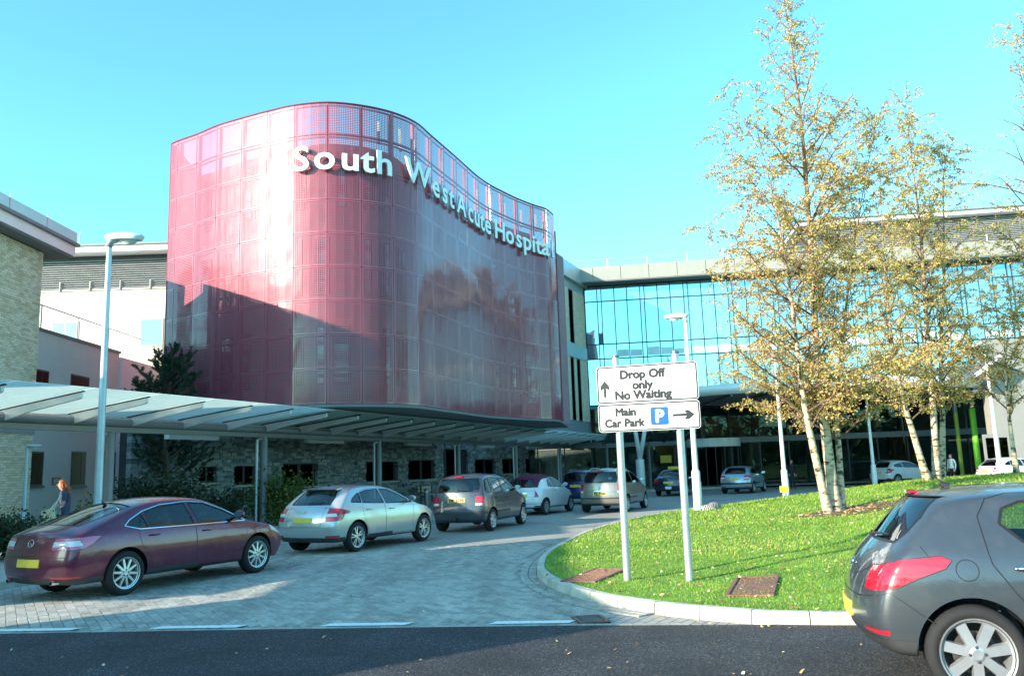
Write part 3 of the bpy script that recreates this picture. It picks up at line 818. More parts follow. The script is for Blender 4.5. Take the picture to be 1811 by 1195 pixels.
b = MB(); b.box(BX-.02, BX+.012, 21.6, 22.95, wz0-1, wz1); wo = b.build('window', 'dark_frame', brickw)
b = MB(); b.box(BX+.012, BX+.016, 21.7, 22.85, wz0-.9, wz1-.1); b.build('pane', 'tinted_glass', wo)
b = MB(); b.box(BX-.01, BX+.05, 21, BY+.01, 3.25, 3.55); b.build('band', 'aluminium_panel', brickw)
# beyond the left edge of the picture: an added wall, its openings shaped to throw sun bands on the drive
link = thing('shade_wall', 'unseen added buff wall with openings shaped to shade the drive in bands', 'wall', (-14, 3, 0))
mat('buff_plain', (.55, .47, .31), .9, 0, .1, 3)
def lbox(name, y0, y1, z0, z1, m='buff_plain'):
    b = MB(); b.box(-14.3, -14.0, y0, y1, z0, z1); b.build(name, m, link)
lbox('wall', -.9, 5.2, 0, 5.95)
lbox('spandrel', 5.2, 7.9, 4.1, 6.0); lbox('parapet', 5.2, 7.9, 0, 1.6)
lbox('wall', 7.9, 10.5, 0, 6.1)
lbox('parapet', 10.5, 12.0, 0, 3.0)
lbox('wall', 12.0, 14.4, 0, 6.0); lbox('parapet', 14.4, 15.4, 0, 4.6); lbox('wall', 15.4, 18.35, 0, 4.2)
# ------------------------------------------------------------------ cream rendered wings
WX = -16.4
cream = thing('cream_wing', 'two-storey cream rendered wing with glass balustrade along its roof', 'building', (WX, 30, 0))
WZ = 7.0
b = MB(); b.box(WX-8, WX, BY-1, 33.9, 0, WZ); b.build('wall', 'grey_render', cream)
b = MB(); b.box(WX-8, WX+.10, 33.9, 37.8, 0, WZ-.15); b.build('wall', 'pale_render', cream)
b = MB(); b.box(WX-8.05, WX+.05, BY-1, 33.95, WZ, WZ+.1); b.build('coping', 'steel_grey', cream)
b = MB(); b.box(-20, WX-.25, 25.7, 28.3, WZ+.1, 10.55); b.build('roof_shade_block', 'louvre', cream)  # hidden box added to carry the shadow to the drum's left end
b = MB(); b.tube([(WX-.1, BY, WZ+.95), (WX-.1, 37.6, WZ+.95)], .025, 6); b.build('handrail', 'galvanised', cream)
for k in range(6):
    y = BY+.6+k*2.4; b = MB(); b.tube([(WX-.1, y, WZ), (WX-.1, y, WZ+.95)], .025, 6); b.build('baluster', 'galvanised', cream)
def xwin(parent, X, y0, y1, z0, z1, split=True, glass='window_glass'):
    b = MB(); b.box(X-.08, X+.012, y0, y1, z0, z1); wo = b.build('window', 'dark_frame', parent)
    cuts = [(y0+.06, y0+(y1-y0)*.62), (y0+(y1-y0)*.66, y1-.06)] if split else [(y0+.06, y1-.06)]
    for a, c in cuts:
        b = MB(); b.box(X+.013, X+.018, a, c, z0+.06, z1-.06); b.build('pane', glass, wo)
    b = MB(); b.box(X-.02, X+.07, y0-.05, y1+.05, z0-.06, z0-.002); b.build('sill', 'dark_frame', wo)
P = Vector((WX, 0)); Dy = Vector((0, 1))
def wy(x, y=700): return gline(x, P, Dy, y)
for xa, xb in ((52, 86), (125, 158), ):
    ya, yb = wy(xa, 670), wy(xb, 670); xwin(cream, WX, ya, yb, 4.25, zat((xa+xb)/2, 653 if xa < 90 else 664, WX, (ya+yb)/2), glass='dull_glass')
for xa, xb in ((48, 76), (125, 151), (183, 204)):
    ya, yb = wy(xa, 830), wy(xb, 830); xwin(cream, WX, ya, yb, zat((xa+xb)/2, 859, WX, (ya+yb)/2), zat((xa+xb)/2, 798, WX, (ya+yb)/2), glass='dull_glass')
ya = wy(100, 850); b = MB()
sg = thing('notice_plate', 'small maroon notice plate on the cream wall', 'sign', (WX, ya, zat(100, 850, WX, ya)))
z = zat(100, 850, WX, ya); b.box(WX+.003, WX+.02, ya-.3, ya+.22, z-.13, z+.13); b.build('plate', 'maroon_sign', sg)
for k in range(3):
    b = MB(); b.box(WX+.02, WX+.024, ya-.2, ya+.14, z-.08+k*.06, z-.06+k*.06); b.build('print_line', 'white_sign', sg)
# tall lit wing facing us, louvred top storey
TY = 38.0
tall = thing('tall_cream_wing', 'sunlit cream wing with grey louvred top storey behind the low wing', 'building', (-19, TY, 0))
xl, xr = gy(40, 520, TY).x, gy(296, 520, TY).x+.9
zr, zl = zat(180, 450, -19, TY), zat(180, 512, -19, TY)
b = MB(); b.box(xl-8, xr, TY, TY+9, 0, zl); b.build('wall', 'cream_render', tall)
b = MB(); b.box(xl-8, xr, TY+.12, TY+9, zl, zr); b.build('louvre_backing', 'dark_frame', tall)
n = 13
for k in range(n):
    z = zl+.14+(zr-zl-.42)*k/(n-1); b = MB()
    b.add([(xl-8, TY-.02, z), (xr, TY-.02, z), (xr, TY+.10, z+.085), (xl-8, TY+.10, z+.085), (xl-8, TY-.02, z-.012), (xr, TY-.02, z-.012), (xr, TY+.10, z+.073), (xl-8, TY+.10, z+.073)],
          [(0, 1, 2, 3), (7, 6, 5, 4), (4, 5, 1, 0), (3, 2, 6, 7), (1, 5, 6, 2), (0, 3, 7, 4)]); b.build('louvre', 'louvre', tall)
b = MB(); b.box(xl-8, xr+.2, TY-.05, TY+9, zl-.02, zl+.08); b.build('sill_band', 'frame_grey', tall)
b = MB(); b.box(xl-8, xr+.2, TY-.7, TY+9, zr, zr+.28); b.build('roof', 'fascia_white', tall)
b = MB(); b.box(xl-8, xr+.2, TY-.8, TY+9, zr+.28, zr+.36); b.build('roof_edge', 'roof_grey', tall)
for k in range(4):
    x = gy(108+53*k, 500, TY).x; b = MB(); b.box(x-.025, x+.025, TY-.10, TY-.055, zl-.02, zl+.42); b.build('louvre_post', 'frame_grey', tall)
for (xa, xb, ya, yb, sp_) in ((91, 139, 569, 602, True), (247, 288, 563, 613, False)):
    a = gy(xa, ya, TY); c = gy(xb, yb, TY)
    b = MB(); b.box(a.x, c.x, TY-.03, TY+.08, c.z, a.z); wo = b.build('window', 'frame_grey', tall)
    cuts = [(a.x+.08, (a.x+c.x)/2-.05), ((a.x+c.x)/2+.05, c.x-.08)] if sp_ else [(a.x+.1, c.x-.1)]
    for p_, q_ in cuts:
        b = MB(); b.box(p_, q_, TY-.036, TY-.031, c.z+.1, a.z-.08); b.build('pane', 'facade_glass', wo)
# ------------------------------------------------------------------ glass entrance block
F0 = Vector((5.3, 58.0)); FE = Vector((cos(radians(8)), -sin(radians(8)))); FN = Vector((-FE.y*-1, -FE.x)); FN = Vector((FE.y, -FE.x))   # FN faces the camera
def fp(s, o=0.0): return F0+FE*s+FN*o
fe3 = Vector((*FE, 0)); fn3 = Vector((*FN, 0))
block = thing('entrance_block', 'hospital entrance block with blue mirror glazing and metal roof fascia', 'building', (F0.x, F0.y, 0))
def fz(x, y):
    s = gline(x, F0, FE, y); q = fp(s); return zat(x, y, q.x, q.y)
Z5, Z4, Z3, Z2, Z1 = fz(1100, 504), fz(1100, 531), fz(1100, 607), fz(1100, 633), fz(1100, 715)
ZR = fz(1100, 478)
SL = 42.0
c = fp(SL/2, -6.1); b = MB(); b.obox((c.x, c.y, (ZR+Z1)/2-.1), fe3*(SL/2), fn3*6, (0, 0, (ZR-Z1)/2-.1)); b.build('core', 'dark_frame', block)
def fbox(name, s0, s1, o0, o1, z0, z1, m, par=block):
    q = fp((s0+s1)/2, (o0+o1)/2); b = MB(); b.obox((q.x, q.y, (z0+z1)/2), fe3*((s1-s0)/2), fn3*((o1-o0)/2), (0, 0, (z1-z0)/2)); return b.build(name, m, par)
MU = []; s = .25; MU.append(s)
k = 0
edges = [0.02, .9]
while edges[-1] < SL-1:
    e = edges[-1]; edges += [e+.30, e+1.22, e+2.12, e+3.05]
rw = random.Random(9)
for i in range(len(edges)-1):
    s0, s1 = edges[i]+.03, edges[i+1]-.03
    for (z0, z1) in ((Z4, Z5), (Z3, Z4), (Z2, Z3), (Z1, Z2)):
        tilt = rw.uniform(-.006, .006); t2 = rw.uniform(-.004, .004)
        q0, q1 = fp(s0, .02+tilt), fp(s1, .02-tilt)
        b = MB(); b.add([(q0.x, q0.y, z0+.04), (q1.x, q1.y, z0+.04), (q1.x+fn3.x*t2, q1.y+fn3.y*t2, z1-.04), (q0.x+fn3.x*t2, q0.y+fn3.y*t2, z1-.04)], [(0, 1, 2, 3)])
        q = [Vector(v) for v in b.v]; b = MB(); b.slab(q, fn3*-.02); b.build('glass_pane', 'facade_glass', block)
for i, e in enumerate(edges):
    wd = .045 if i % 4 in (1, 2) else .024
    fbox('mullion', e-wd/2, e+wd/2, -.02, .10 if wd > .04 else .05, Z1, Z5, 'dark_frame')
for z in (Z1, Z2, Z3, Z4, Z5):
    fbox('transom', 0, SL, -.02, .07, z-.026, z+.026, 'dark_frame')
# blinds and slab edge seen behind the second-floor band
for i in range(1, len(edges)-1):
    if edges[i+1]-edges[i] < .5 or rw.random() < .15: continue
    fbox('blind', edges[i]+.06, edges[i+1]-.06, .028, .034, Z2+.12, Z2+.12+rw.uniform(.35, .6), 'pale_render')
# roof: soffit, fascia plates, railing
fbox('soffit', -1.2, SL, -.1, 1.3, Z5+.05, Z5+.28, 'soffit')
s = -1.2
while s < SL:
    fbox('fascia_plate', s+.01, s+1.93, 1.28, 1.34, Z5+.12, ZR+.05, 'fascia_tan'); s += 1.95
fbox('roof', -1.2, SL, -12, 1.28, ZR-.05, ZR+.02, 'roof_grey')
b = MB(); a, c = fp(-1, .6), fp(16, .6); b.tube([(a.x, a.y, ZR+.75), (c.x, c.y, ZR+.75)], .03, 6); b.tube([(a.x, a.y, ZR+.4), (c.x, c.y, ZR+.4)], .02, 6)
for k in range(7):
    q = fp(-1+k*2.8, .6); b.tube([(q.x, q.y, ZR), (q.x, q.y, ZR+.75)], .03, 6)
b.build('roof_rail', 'galvanised', block)
# plant storey with louvres above the right half
UA, UB = gline(1392, F0, FE, 430)+1.5, SL+8
zu0 = ZR; 
def fzo(x, y, o):
    P = fp(0, o); s = gline(x, P, FE, y); q = P+FE*s; return zat(x, y, q.x, q.y)
zu1 = fzo(1700, 384, -1.2)
fbox('plant_wall', UA, UB, -8, -1.35, ZR, zu1, 'dark_frame')
nl = 17
for k in range(nl):
    z = ZR+.25+(zu1-ZR-.45)*k/(nl-1); b = MB(); a, c = fp(UA, -1.33), fp(UB, -1.33)
    d = fn3*.14
    vs = [Vector((a.x, a.y, z+.13)), Vector((c.x, c.y, z+.13)), Vector((c.x, c.y, z))+d, Vector((a.x, a.y, z))+d]
    b.slab(vs, (0, 0, -.015)); b.build('louvre', 'louvre', block)
fbox('plant_roof', UA-.6, UB, -9, -.5, zu1, zu1+.28, 'fascia_white')
fbox('plant_roof_edge', UA-.7, UB, -9, -.35, zu1+.28, zu1+.36, 'roof_grey')
for k in range(6):
    s = UA+2+k*5; fbox('louvre_post', s, s+.07, -1.16, -1.1, ZR, ZR+1.1, 'fascia_white')
# ground floor: recessed lobby behind clear screens
fbox('lobby_back', -6.5, SL, -6.2, -6.0, 0, Z1, 'lobby_wall')
fbox('lobby_ceiling', -6.5, SL, -6, .0, Z1-.25, Z1-.02, 'soffit')
fbox('lobby_floor', -6.5, SL, -6, 2.2, .12, .135, 'paving_flag')
fbox('screen_head', -6.5, SL, -.08, .08, 3.0, 3.35, 'steel_grey')
s = -5.7
while s < SL-1:
    fbox('screen_post', s-.05, s+.05, -.06, .06, .135, 3.0, 'dark_frame')
    fbox('screen_pane', s+.06, s+1.84, -.012, .012, .2, 2.97, 'window_glass')
    fbox('upper_pane', s+.06, s+1.84, -.012, .012, 3.38, Z1-.3, 'window_glass')
    s += 1.9
rl = random.Random(4)
mat('lobby_panel', (.30, .32, .30), .8, 0, .2, 2); mat('lobby_timber', (.30, .2, .1), .7, 0, .2, 3)
for k in range(13):
    s = -5+k*3.3; fbox('lobby_panel', s, s+rl.uniform(.5, 1.6), -5.9, -5.7, .14, rl.uniform(2.2, 3.6), rl.choice(('lobby_panel', 'lobby_timber', 'cream_render')))
fbox('bulkhead', -6.5, .0, -.6, -.1, Z1-.3, Z1+1.2, 'aluminium_panel')
# revolving door drum
q = fp(gline(1262, F0, FE, 800), .2); b = MB()
b.lathe([(1.75, 2.75), (1.8, 2.75), (1.8, 3.3), (1.75, 3.3)], 28, (q.x, q.y, 0), closed=True); rd = b.build('door_canopy', 'fascia_white', block, smooth=True, auto=30)
for k in range(10):
    an = pi+pi*k/9; b = MB(); b.tube([(q.x+1.75*cos(an), q.y+1.75*sin(an), .14), (q.x+1.75*cos(an), q.y+1.75*sin(an), 2.75)], .035, 6); b.build('door_post', 'dark_frame', block)
for k in range(3):
    an = pi*1.2+k*.5; a = Vector((q.x, q.y, 0)); d = Vector((cos(an), sin(an), 0)); b = MB(); b.slab([a+Vector((0, 0, .2)), a+d*1.6+Vector((0, 0, .2)), a+d*1.6+Vector((0, 0, 2.7)), a+Vector((0, 0, 2.7))], (.01, .01, 0)); b.build('door_leaf', 'window_glass', block)
# yellow notice on the lobby glass
ss = gline(1177, F0, FE, 810); fbox('notice', ss-.35, ss+.4, .02, .03, fz(1177, 818), fz(1177, 805), 'yellow_paint')
# ------------------------------------------------------------------ timber-clad wing between drum and glass
TD = Vector((sin(radians(23)), cos(radians(23)))); TN = Vector((-TD.y*-1, -TD.x)); TN = Vector((-TD.y, TD.x))
TN = -TN if TN.y > 0 else TN
TN = Vector((TD.y, -TD.x)) if False else Vector((-TD.y, TD.x))
# wall seen from its left side facing the drum: outward normal points left/towards camera
TNv = Vector((-TD.y, TD.x)); TNv = -TNv if TNv.dot(-F0) < 0 else TNv
timber = thing('timber_wing', 'timber and grey panel wing with slit windows beside the red drum', 'building', (F0.x, F0.y, 0))
td3 = Vector((*TD, 0)); tn3 = Vector((*TNv, 0))
def tbox(name, x0, x1, z0, z1, o, th, m, par=timber):
    t0, t1 = (gline(x, F0, TD, 600) for x in (x0, x1)); q = F0+TD*((t0+t1)/2)+TNv*(o-th/2)
    b = MB(); b.obox((q.x, q.y, (z0+z1)/2), td3*(abs(t1-t0)/2), tn3*(th/2), (0, 0, (z1-z0)/2)); return b.build(name, m, par)
def tz(x, y): t = gline(x, F0, TD, y); q = F0+TD*t; return zat(x, y, q.x, q.y)
tt = [tz(1010, y) for y in (476, 497, 512, 606, 630, 742)]
tbox('wall', 962, 1039, 3.95, tt[0]+.2, -.05, 3, 'aluminium_panel')
tbox('fascia', 962, 1039, tt[1], tt[0]+.25, .25, .3, 'aluminium_panel')
for x0, x1 in ((964, 1008.5), (1017, 1036)): tbox('timber_panel', x0, x1, tt[3], tt[2], 0, .05, 'timber')
for x0, x1 in ((964, 1007), (1014, 1018), (1025, 1037)): tbox('timber_panel', x0, x1, tt[5], tt[4], 0, .05, 'timber')
for x0, x1, a, c in ((1009, 1016.5, 3, 2), (1007.5, 1013.5, 5, 4), (1018.5, 1024.5, 5, 4)):
    wo = tbox('slit_window', x0, x1, tt[a], tt[c], -.02, .04, 'dark_frame'); tbox('pane', x0+1, x1-1, tt[a]+.1, tt[c]-.1, -.012, .006, 'tinted_glass', wo)
tbox('mid_band', 962, 1039, tt[4], tt[3], .04, .06, 'aluminium_panel')
# ------------------------------------------------------------------ entrance canopy, Y column, glass porch
ec = thing('entrance_canopy', 'broad oval entrance canopy with thick white rim', 'canopy', (18.2, 50, 5.4))
b = MB(); N = 64; A_, B_ = 9.6, 5.6; CX, CY, CZ = 18.3, 50.0, 5.45
def ell(r, z, n=N): return [(CX+A_*r*cos(2*pi*k/n), CY+B_*r*sin(2*pi*k/n), z) for k in range(n)]
prof = [(.97, CZ), (1.0, CZ+.12), (1.012, CZ+.3), (1.0, CZ+.5), (.96, CZ+.58)]
vs = []; [vs.extend(ell(r, z)) for r, z in prof]
b.add(vs, [(i*N+k, i*N+(k+1) % N, (i+1)*N+(k+1) % N, (i+1)*N+k) for i in range(len(prof)-1) for k in range(N)]); b.build('rim', 'fascia_white', ec, smooth=True)
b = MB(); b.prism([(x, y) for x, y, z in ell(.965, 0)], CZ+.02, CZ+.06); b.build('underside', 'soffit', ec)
b = MB(); b.prism([(x, y) for x, y, z in ell(.955, 0)], CZ+.5, CZ+.56); b.build('top', 'roof_grey', ec)
for k in range(9):
    x = CX-A_*.85+k*A_*.2125; h = B_*sqrt(max(.01, 1-((x-CX)/A_)**2))*.93; b = MB(); b.box(x-.06, x+.06, CY-h, CY+h, CZ-.12, CZ+.02); b.build('rib', 'steel_grey', ec)
yc = thing('forked_column', 'white forked steel column in front of the entrance glass', 'column', (7.9, 52.9, 0))
g0 = gz(1135, 871, 0); Yd = g0.y
def yp(x, y): return gy(x, y, Yd)
b = MB(); p0 = Vector((g0.x, Yd, 0)); p1 = Vector((g0.x, Yd, zat(1133, 812, g0.x, Yd))); b.tube([p0, p1], .27, 16); b.build('shaft', 'pole_white', yc, smooth=True, auto=40)
for x, y in ((1121, 760), (1146, 760)):
    q = yp(x, y); b = MB(); b.tube([p1-Vector((0, 0, .05)), q+Vector((0, 0, .9))], [.14, .13], 12); b.build('arm', 'pole_white', yc, smooth=True)
po = thing('glass_porch', 'low blue glass porch roof on dark posts by the entrance', 'canopy', (9, 54.5, 0))
a = gy(1100, 785, 54); c = gy(1210, 778, 54)
b = MB(); b.slab([(a.x-1, 52.6, a.z+.75), (c.x+.5, 52.6, a.z+.75), (c.x+.5, 56.5, a.z+.15), (a.x-1, 56.5, a.z+.15)], (0, 0, .03)); b.build('roof_glass', 'facade_glass', po)
for k in range(5):
    x = a.x-1+(c.x-a.x+1.5)*k/4; b = MB(); b.bar((x, 52.6, a.z+.7), (x, 56.5, a.z+.1), .08, .12); b.build('bearer', 'steel_grey', po)
for x in (a.x-.8, (a.x+c.x)/2, c.x+.4):
    b = MB(); b.tube([(x, 55.9, .12), (x, 55.9, a.z+.12)], .09, 10); b.build('post', 'beam_grey', po)
# ------------------------------------------------------------------ right-hand side: beige wing, green posts, sloping porch roof
bw = thing('beige_wing', 'beige rendered wing with grey double door beyond the birches', 'building', (29, 47, 0))
BWY = 47.0
xa = gy(1748, 700, BWY).x; zt_ = gy(1770, 600, BWY).z
b = MB(); b.box(xa, xa+14, BWY, BWY+.6, 0, zt_); b.build('wall', 'fascia_tan', bw)
q = gy(1737, 768, BWY-.05); q2 = gy(1793, 835, BWY-.05)
b = MB(); b.box(q.x, q2.x, BWY-.06, BWY-.01, .1, q.z); do = b.build('door', 'frame_grey', bw)
for k in (0, 1):
    x0 = q.x+.15+k*(q2.x-q.x)/2; b = MB(); b.box(x0, x0+(q2.x-q.x)/2-.3, BWY-.068, BWY-.062, .35, q.z-.2); b.build('pane', 'tinted_glass', do)
for x, y0 in ((1693, 730), (1723, 722)):
    g = gy(x, 760, 49.5); p = thing('green_post', 'lime green round post next to the grey double door' if x > 1700 else 'slimmer olive green post further from the grey double door', 'post', (g.x, 49.5, .12), group=None)
    b = MB(); b.tube([(g.x, 49.5, 0), (g.x, 49.5, gy(x, y0, 49.5).z)], (.17 if x > 1700 else .12), 14); b.build('shaft', 'lime_paint' if x > 1700 else 'olive_paint', p, smooth=True, auto=40)
    b = MB(); b.tube([(g.x, 49.5, gy(x, y0, 49.5).z-.01), (g.x, 49.5, Z1)], .12, 12); b.build('neck', 'steel_grey', p, smooth=True, auto=40)
pr = thing('sloping_porch_roof', 'steep white-edged porch roof projecting near the beige wall', 'roof', (28, 46, 6))
a, c = gy(1722, 668, 45.5), gy(1768, 630, 45.5); d = (c-a)
b = MB(); b.slab([a, c, c+Vector((0, 1.4, 0)), a+Vector((0, 1.4, 0))], (0, 0, .12)); b.build('deck', 'steel_grey', pr)
b = MB(); b.bar(a+Vector((0, -.06, .06)), c+Vector((0, -.06, .06)), .1, .18); b.build('barge_board', 'fascia_white', pr)
b = MB(); b.tube([c+Vector((-.2, 1, 0)), Vector((c.x+.6, 46.9, c.z-1.4))], .07, 8); b.build('strut', 'galvanised', pr)
# ------------------------------------------------------------------ lamp posts
mat('lamp_blue', (.33, .42, .48), .35, .4, .05, 3); mat('lamp_glass', (.6, .62, .6), .2, 0)
def lamp(name, label, loc, H, rz, r0=.09, scale=1.0, m='pole_white', base=1.1, group=None, hm='pole_white'):
    x, y, z = loc; t = thing(name, label, 'street lamp', loc, 0, group)
    b = MB(); b.tube([(x, y, z), (x, y, z+base), (x, y, z+base+.06)], [r0*1.45, r0*1.45, r0], 14); b.build('base', m, t, smooth=True, auto=40)
    b = MB(); b.tube([(x, y, z+base), (x, y, z+H)], [r0, r0*.62], 14); b.build('pole', m, t, smooth=True, auto=40)
    b = MB(); b.box(x+r0*1.3, x+r0*1.52, y-.05, y+.05, z+.35, z+.9); b.build('access_door', m, t)
    M4 = Matrix.Translation((x, y, z+H)) @ Matrix.Rotation(rz, 4, 'Z') @ Matrix.Scale(scale, 4)
    # lantern: flattened drop, long towards +x
    def head(zlo, zhi, grow=0):
        vs = []; n = 20; rows = [(0.0, .0), (.35, .55), (.7, .86), (1, 1)]
        for w_, rr in [(zlo, .90), ((zlo+zhi)/2, 1.0), (zhi*.8+zlo*.2, .86), (zhi, .45)]:
            for k in range(n):
                a = 2*pi*k/n; cx = cos(a); sx = sin(a)
                xx = .30+.42*cx*rr; yy = .17*sx*rr*(1.0+.15*cx)
                vs.append(M4 @ Vector((xx, yy, w_+.05*cx*0)))
        fs = [(i*n+k, i*n+(k+1) % n, (i+1)*n+(k+1) % n, (i+1)*n+k) for i in range(3) for k in range(n)]
        fs += [tuple(reversed(range(n))), tuple(3*n+k for k in range(n))]
        return MB().add(vs, fs)
    head(.04, .20).build('lantern', hm, t, smooth=True, auto=50)
    b = MB(); pts = [M4 @ Vector(p) for p in ((-.02, 0, -.12), (.02, 0, .02), (.16, 0, .05))]; b.tube(pts, [.075*scale, .08*scale, .06*scale], 10); b.build('neck', m, t, smooth=True)
    vs = []; n = 16
    for w_, rr in ((.045, .62), (-.03, .45), (-.05, .2)):
        for k in range(n): a = 2*pi*k/n; vs.append(M4 @ Vector((.38+.42*cos(a)*rr*.8, .17*sin(a)*rr, w_)))
    fs = [(i*n+k, (i+1)*n+k, (i+1)*n+(k+1) % n, i*n+(k+1) % n) for i in range(2) for k in range(n)]+[tuple(2*n+k for k in range(n))]
    MB().add(vs, fs).build('lens', 'lamp_glass', t, smooth=True)
    return t
g = gy(177, 800, 17.2); zt_ = gy(190, 428, 17.2).z
lamp('street_lamp', 'tall silver street lamp behind the burgundy car', (g.x, 17.2, .12), zt_-.12, radians(8), .088, 1.0, 'galvanised')
g = gy(45, 850, 19.0); zt_ = gy(47, 792, 19.0).z
lamp('path_lamp', 'short blue-grey path lamp in the dark hedge beside the brick wing', (g.x, 19, .1), zt_-.1, radians(15), .055, .42, 'lamp_blue', .95, hm='lamp_blue')
lz = mound(6.2, 28.2)
for (x, Y, lab) in ((1232, 27.5, 'silver street lamp on the lawn edge beside the striped rock'), (1389, 37.0, 'silver street lamp next to the yellow post box on a stub'), (1548, 47, 'thin silver street lamp in front of the white three-door hatchback'), (1772, 38, 'silver street lamp in front of the white five-door hatchback')):
    if 'yellow' in lab: lab = 'silver street lamp standing next to the small yellow-topped post'
    g = gy(x, 860, Y); hh = 6.55
    gzz = mound(g.x, Y) if inside(ISLS, g.x, Y) else 0
    lamp('street_lamp', lab, (g.x, Y, gzz), hh-gzz, radians(172), .095, 1.0, 'pole_white', 1.25)
# ------------------------------------------------------------------ direction sign
p1 = gz(1105, 1027, .14); p2 = gz(1212, 1021, .17)
p1 = Vector((1.47, 11.75, 0)); p2 = Vector((2.30, 11.55, 0))
p1.z = mound(p1.x, p1.y); p2.z = mound(p2.x, p2.y)
ds = thing('direction_sign', 'white road sign on two posts pointing to drop off and car park', 'sign', (p1.x, p1.y, p1.z))
e = Vector((p2.x-p1.x, p2.y-p1.y, 0)).normalized()
# direction of the boards: right end slightly nearer
e = Vector((.957, -.29, 0)).normalized(); nn = Vector((e.y, -e.x, 0))
sc_ = Vector((1.885, 11.62, 0))
ztop_l, zbot_l = 3.12, 2.20
for px_, p in ((1088, p1), (1190, p2)):
    q = sc_+e*((p-sc_).dot(e))-nn*.07; q.z = p.z-.1
    b = MB(); b.tube([q, Vector((q.x, q.y, 3.24))], .052, 16); b.build('post', 'galvanised', ds, smooth=True, auto=40)
    b = MB(); b.tube([Vector((q.x, q.y, 3.24)), Vector((q.x, q.y, 3.28))], [.056, .05], 16); b.build('post_cap', 'steel_grey', ds, smooth=True, auto=40)
    for z in (2.35, 2.8, 3.0):
        b = MB(); b.obox((q.x+nn.x*.03, q.y+nn.y*.03, z), e*.075, nn*.03, (0, 0, .02)); b.build('clamp', 'steel_grey', ds)
def rrect(w_, h_, r, n=6):
    pts = []
    for cx, cy, a0 in ((w_/2-r, h_/2-r, 0), (-w_/2+r, h_/2-r, 90), (-w_/2+r, -h_/2+r, 180), (w_/2-r, -h_/2+r, 270)):
        for k in range(n+1): a = radians(a0+90*k/n); pts.append((cx+r*cos(a), cy+r*sin(a)))
    return pts
def board(par, name, w_, h_, cx, cz, o, th, m, r=.05):
    pts = [sc_+e*(cx+x)+nn*o+Vector((0, 0, cz+y)) for x, y in rrect(w_, h_, r)]
    b = MB(); b.slab(pts, nn*-th); return b.build(name, m, par)
SWd = 1.43
top = board(ds, 'upper_board', SWd, .535, 0, 2.845, .0, .02, 'white_sign')
low = board(ds, 'lower_board', SWd, .395, 0, 2.372, .0, .02, 'white_sign')
def border(par, w_, h_, cz):
    b = MB(); o_ = rrect(w_-.012, h_-.012, .045); i_ = rrect(w_-.052, h_-.052, .026)
    n = len(o_); vs = [sc_+e*x+nn*.003+Vector((0, 0, cz+y)) for x, y in o_+i_]
    b.add(vs, [(k, (k+1) % n, n+(k+1) % n, n+k) for k in range(n)]); b.build('border', 'sign_black', par)
border(top, SWd, .535, 2.845); border(low, SWd, .395, 2.372)
def put_text(par, txt, size, cx, cz, m='sign_black', bold=.0055, o=.003):
    me = text_mesh(txt, size, 0.0, 0.0)
    bmt = bmesh.new(); d_ = bold*size/.1      # heavier strokes: copies shifted by half a stroke, each a hair further out
    for kk, (ax_, az_) in enumerate(((0, 0), (1, 0), (-1, 0), (0, 1), (0, -1), (.7, .7), (-.7, -.7), (.7, -.7), (-.7, .7))):
        n0 = len(bmt.verts); bmt.from_mesh(me); bmt.verts.ensure_lookup_table()
        for v_ in bmt.verts[n0:]: v_.co += Vector((ax_*d_, az_*d_, kk*.00025))
    bmt.to_mesh(me); bmt.free(); me.materials.clear(); me.materials.append(MATS[m])
    ob = bpy.data.objects.new('lettering', me); COL.objects.link(ob); ob.parent = par
    mm = Matrix((e, Vector((0, 0, 1)), nn)).transposed().to_4x4(); mm.translation = sc_+e*cx+nn*o+Vector((0, 0, cz))
    ob.matrix_local = XF[par.name].inverted() @ mm; XF[ob.name] = XF[par.name]; return ob
put_text(top, 'Drop Off', .168, -.06, 2.925); put_text(top, 'only', .168, -.06, 2.772); put_text(top, 'No Waiting', .168, -.06, 2.632)
put_text(low, 'Main', .155, -.32, 2.40); put_text(low, 'Car Park', .155, -.345, 2.245)
def flat(par, name, pts, m, o=.003):
    b = MB(); b.slab([sc_+e*x+nn*o+Vector((0, 0, z)) for x, z in pts], nn*.0012); return b.build(name, m, par)
flat(top, 'arrow', [(-.618, 2.67), (-.582, 2.67), (-.582, 2.80), (-.535, 2.80-.035), (-.535, 2.83), (-.60, 2.91), (-.665, 2.83), (-.665, 2.765), (-.618, 2.80)], 'sign_black')
pb = flat(low, 'parking_panel', [(.0+x, 2.372+z) for x, z in [(q[0]+.155, q[1]) for q in rrect(.25, .25, .025)]], 'sign_blue')
put_text(pb, 'P', .245, .155, 2.287, 'white_sign', .004, .006)
flat(low, 'arrow', [(.34, 2.372-.018), (.53, 2.372-.018), (.495, 2.372-.065), (.56, 2.372-.065), (.64, 2.372), (.56, 2.372+.065), (.495, 2.372+.065), (.53, 2.372+.018), (.34, 2.372+.018)], 'sign_black')
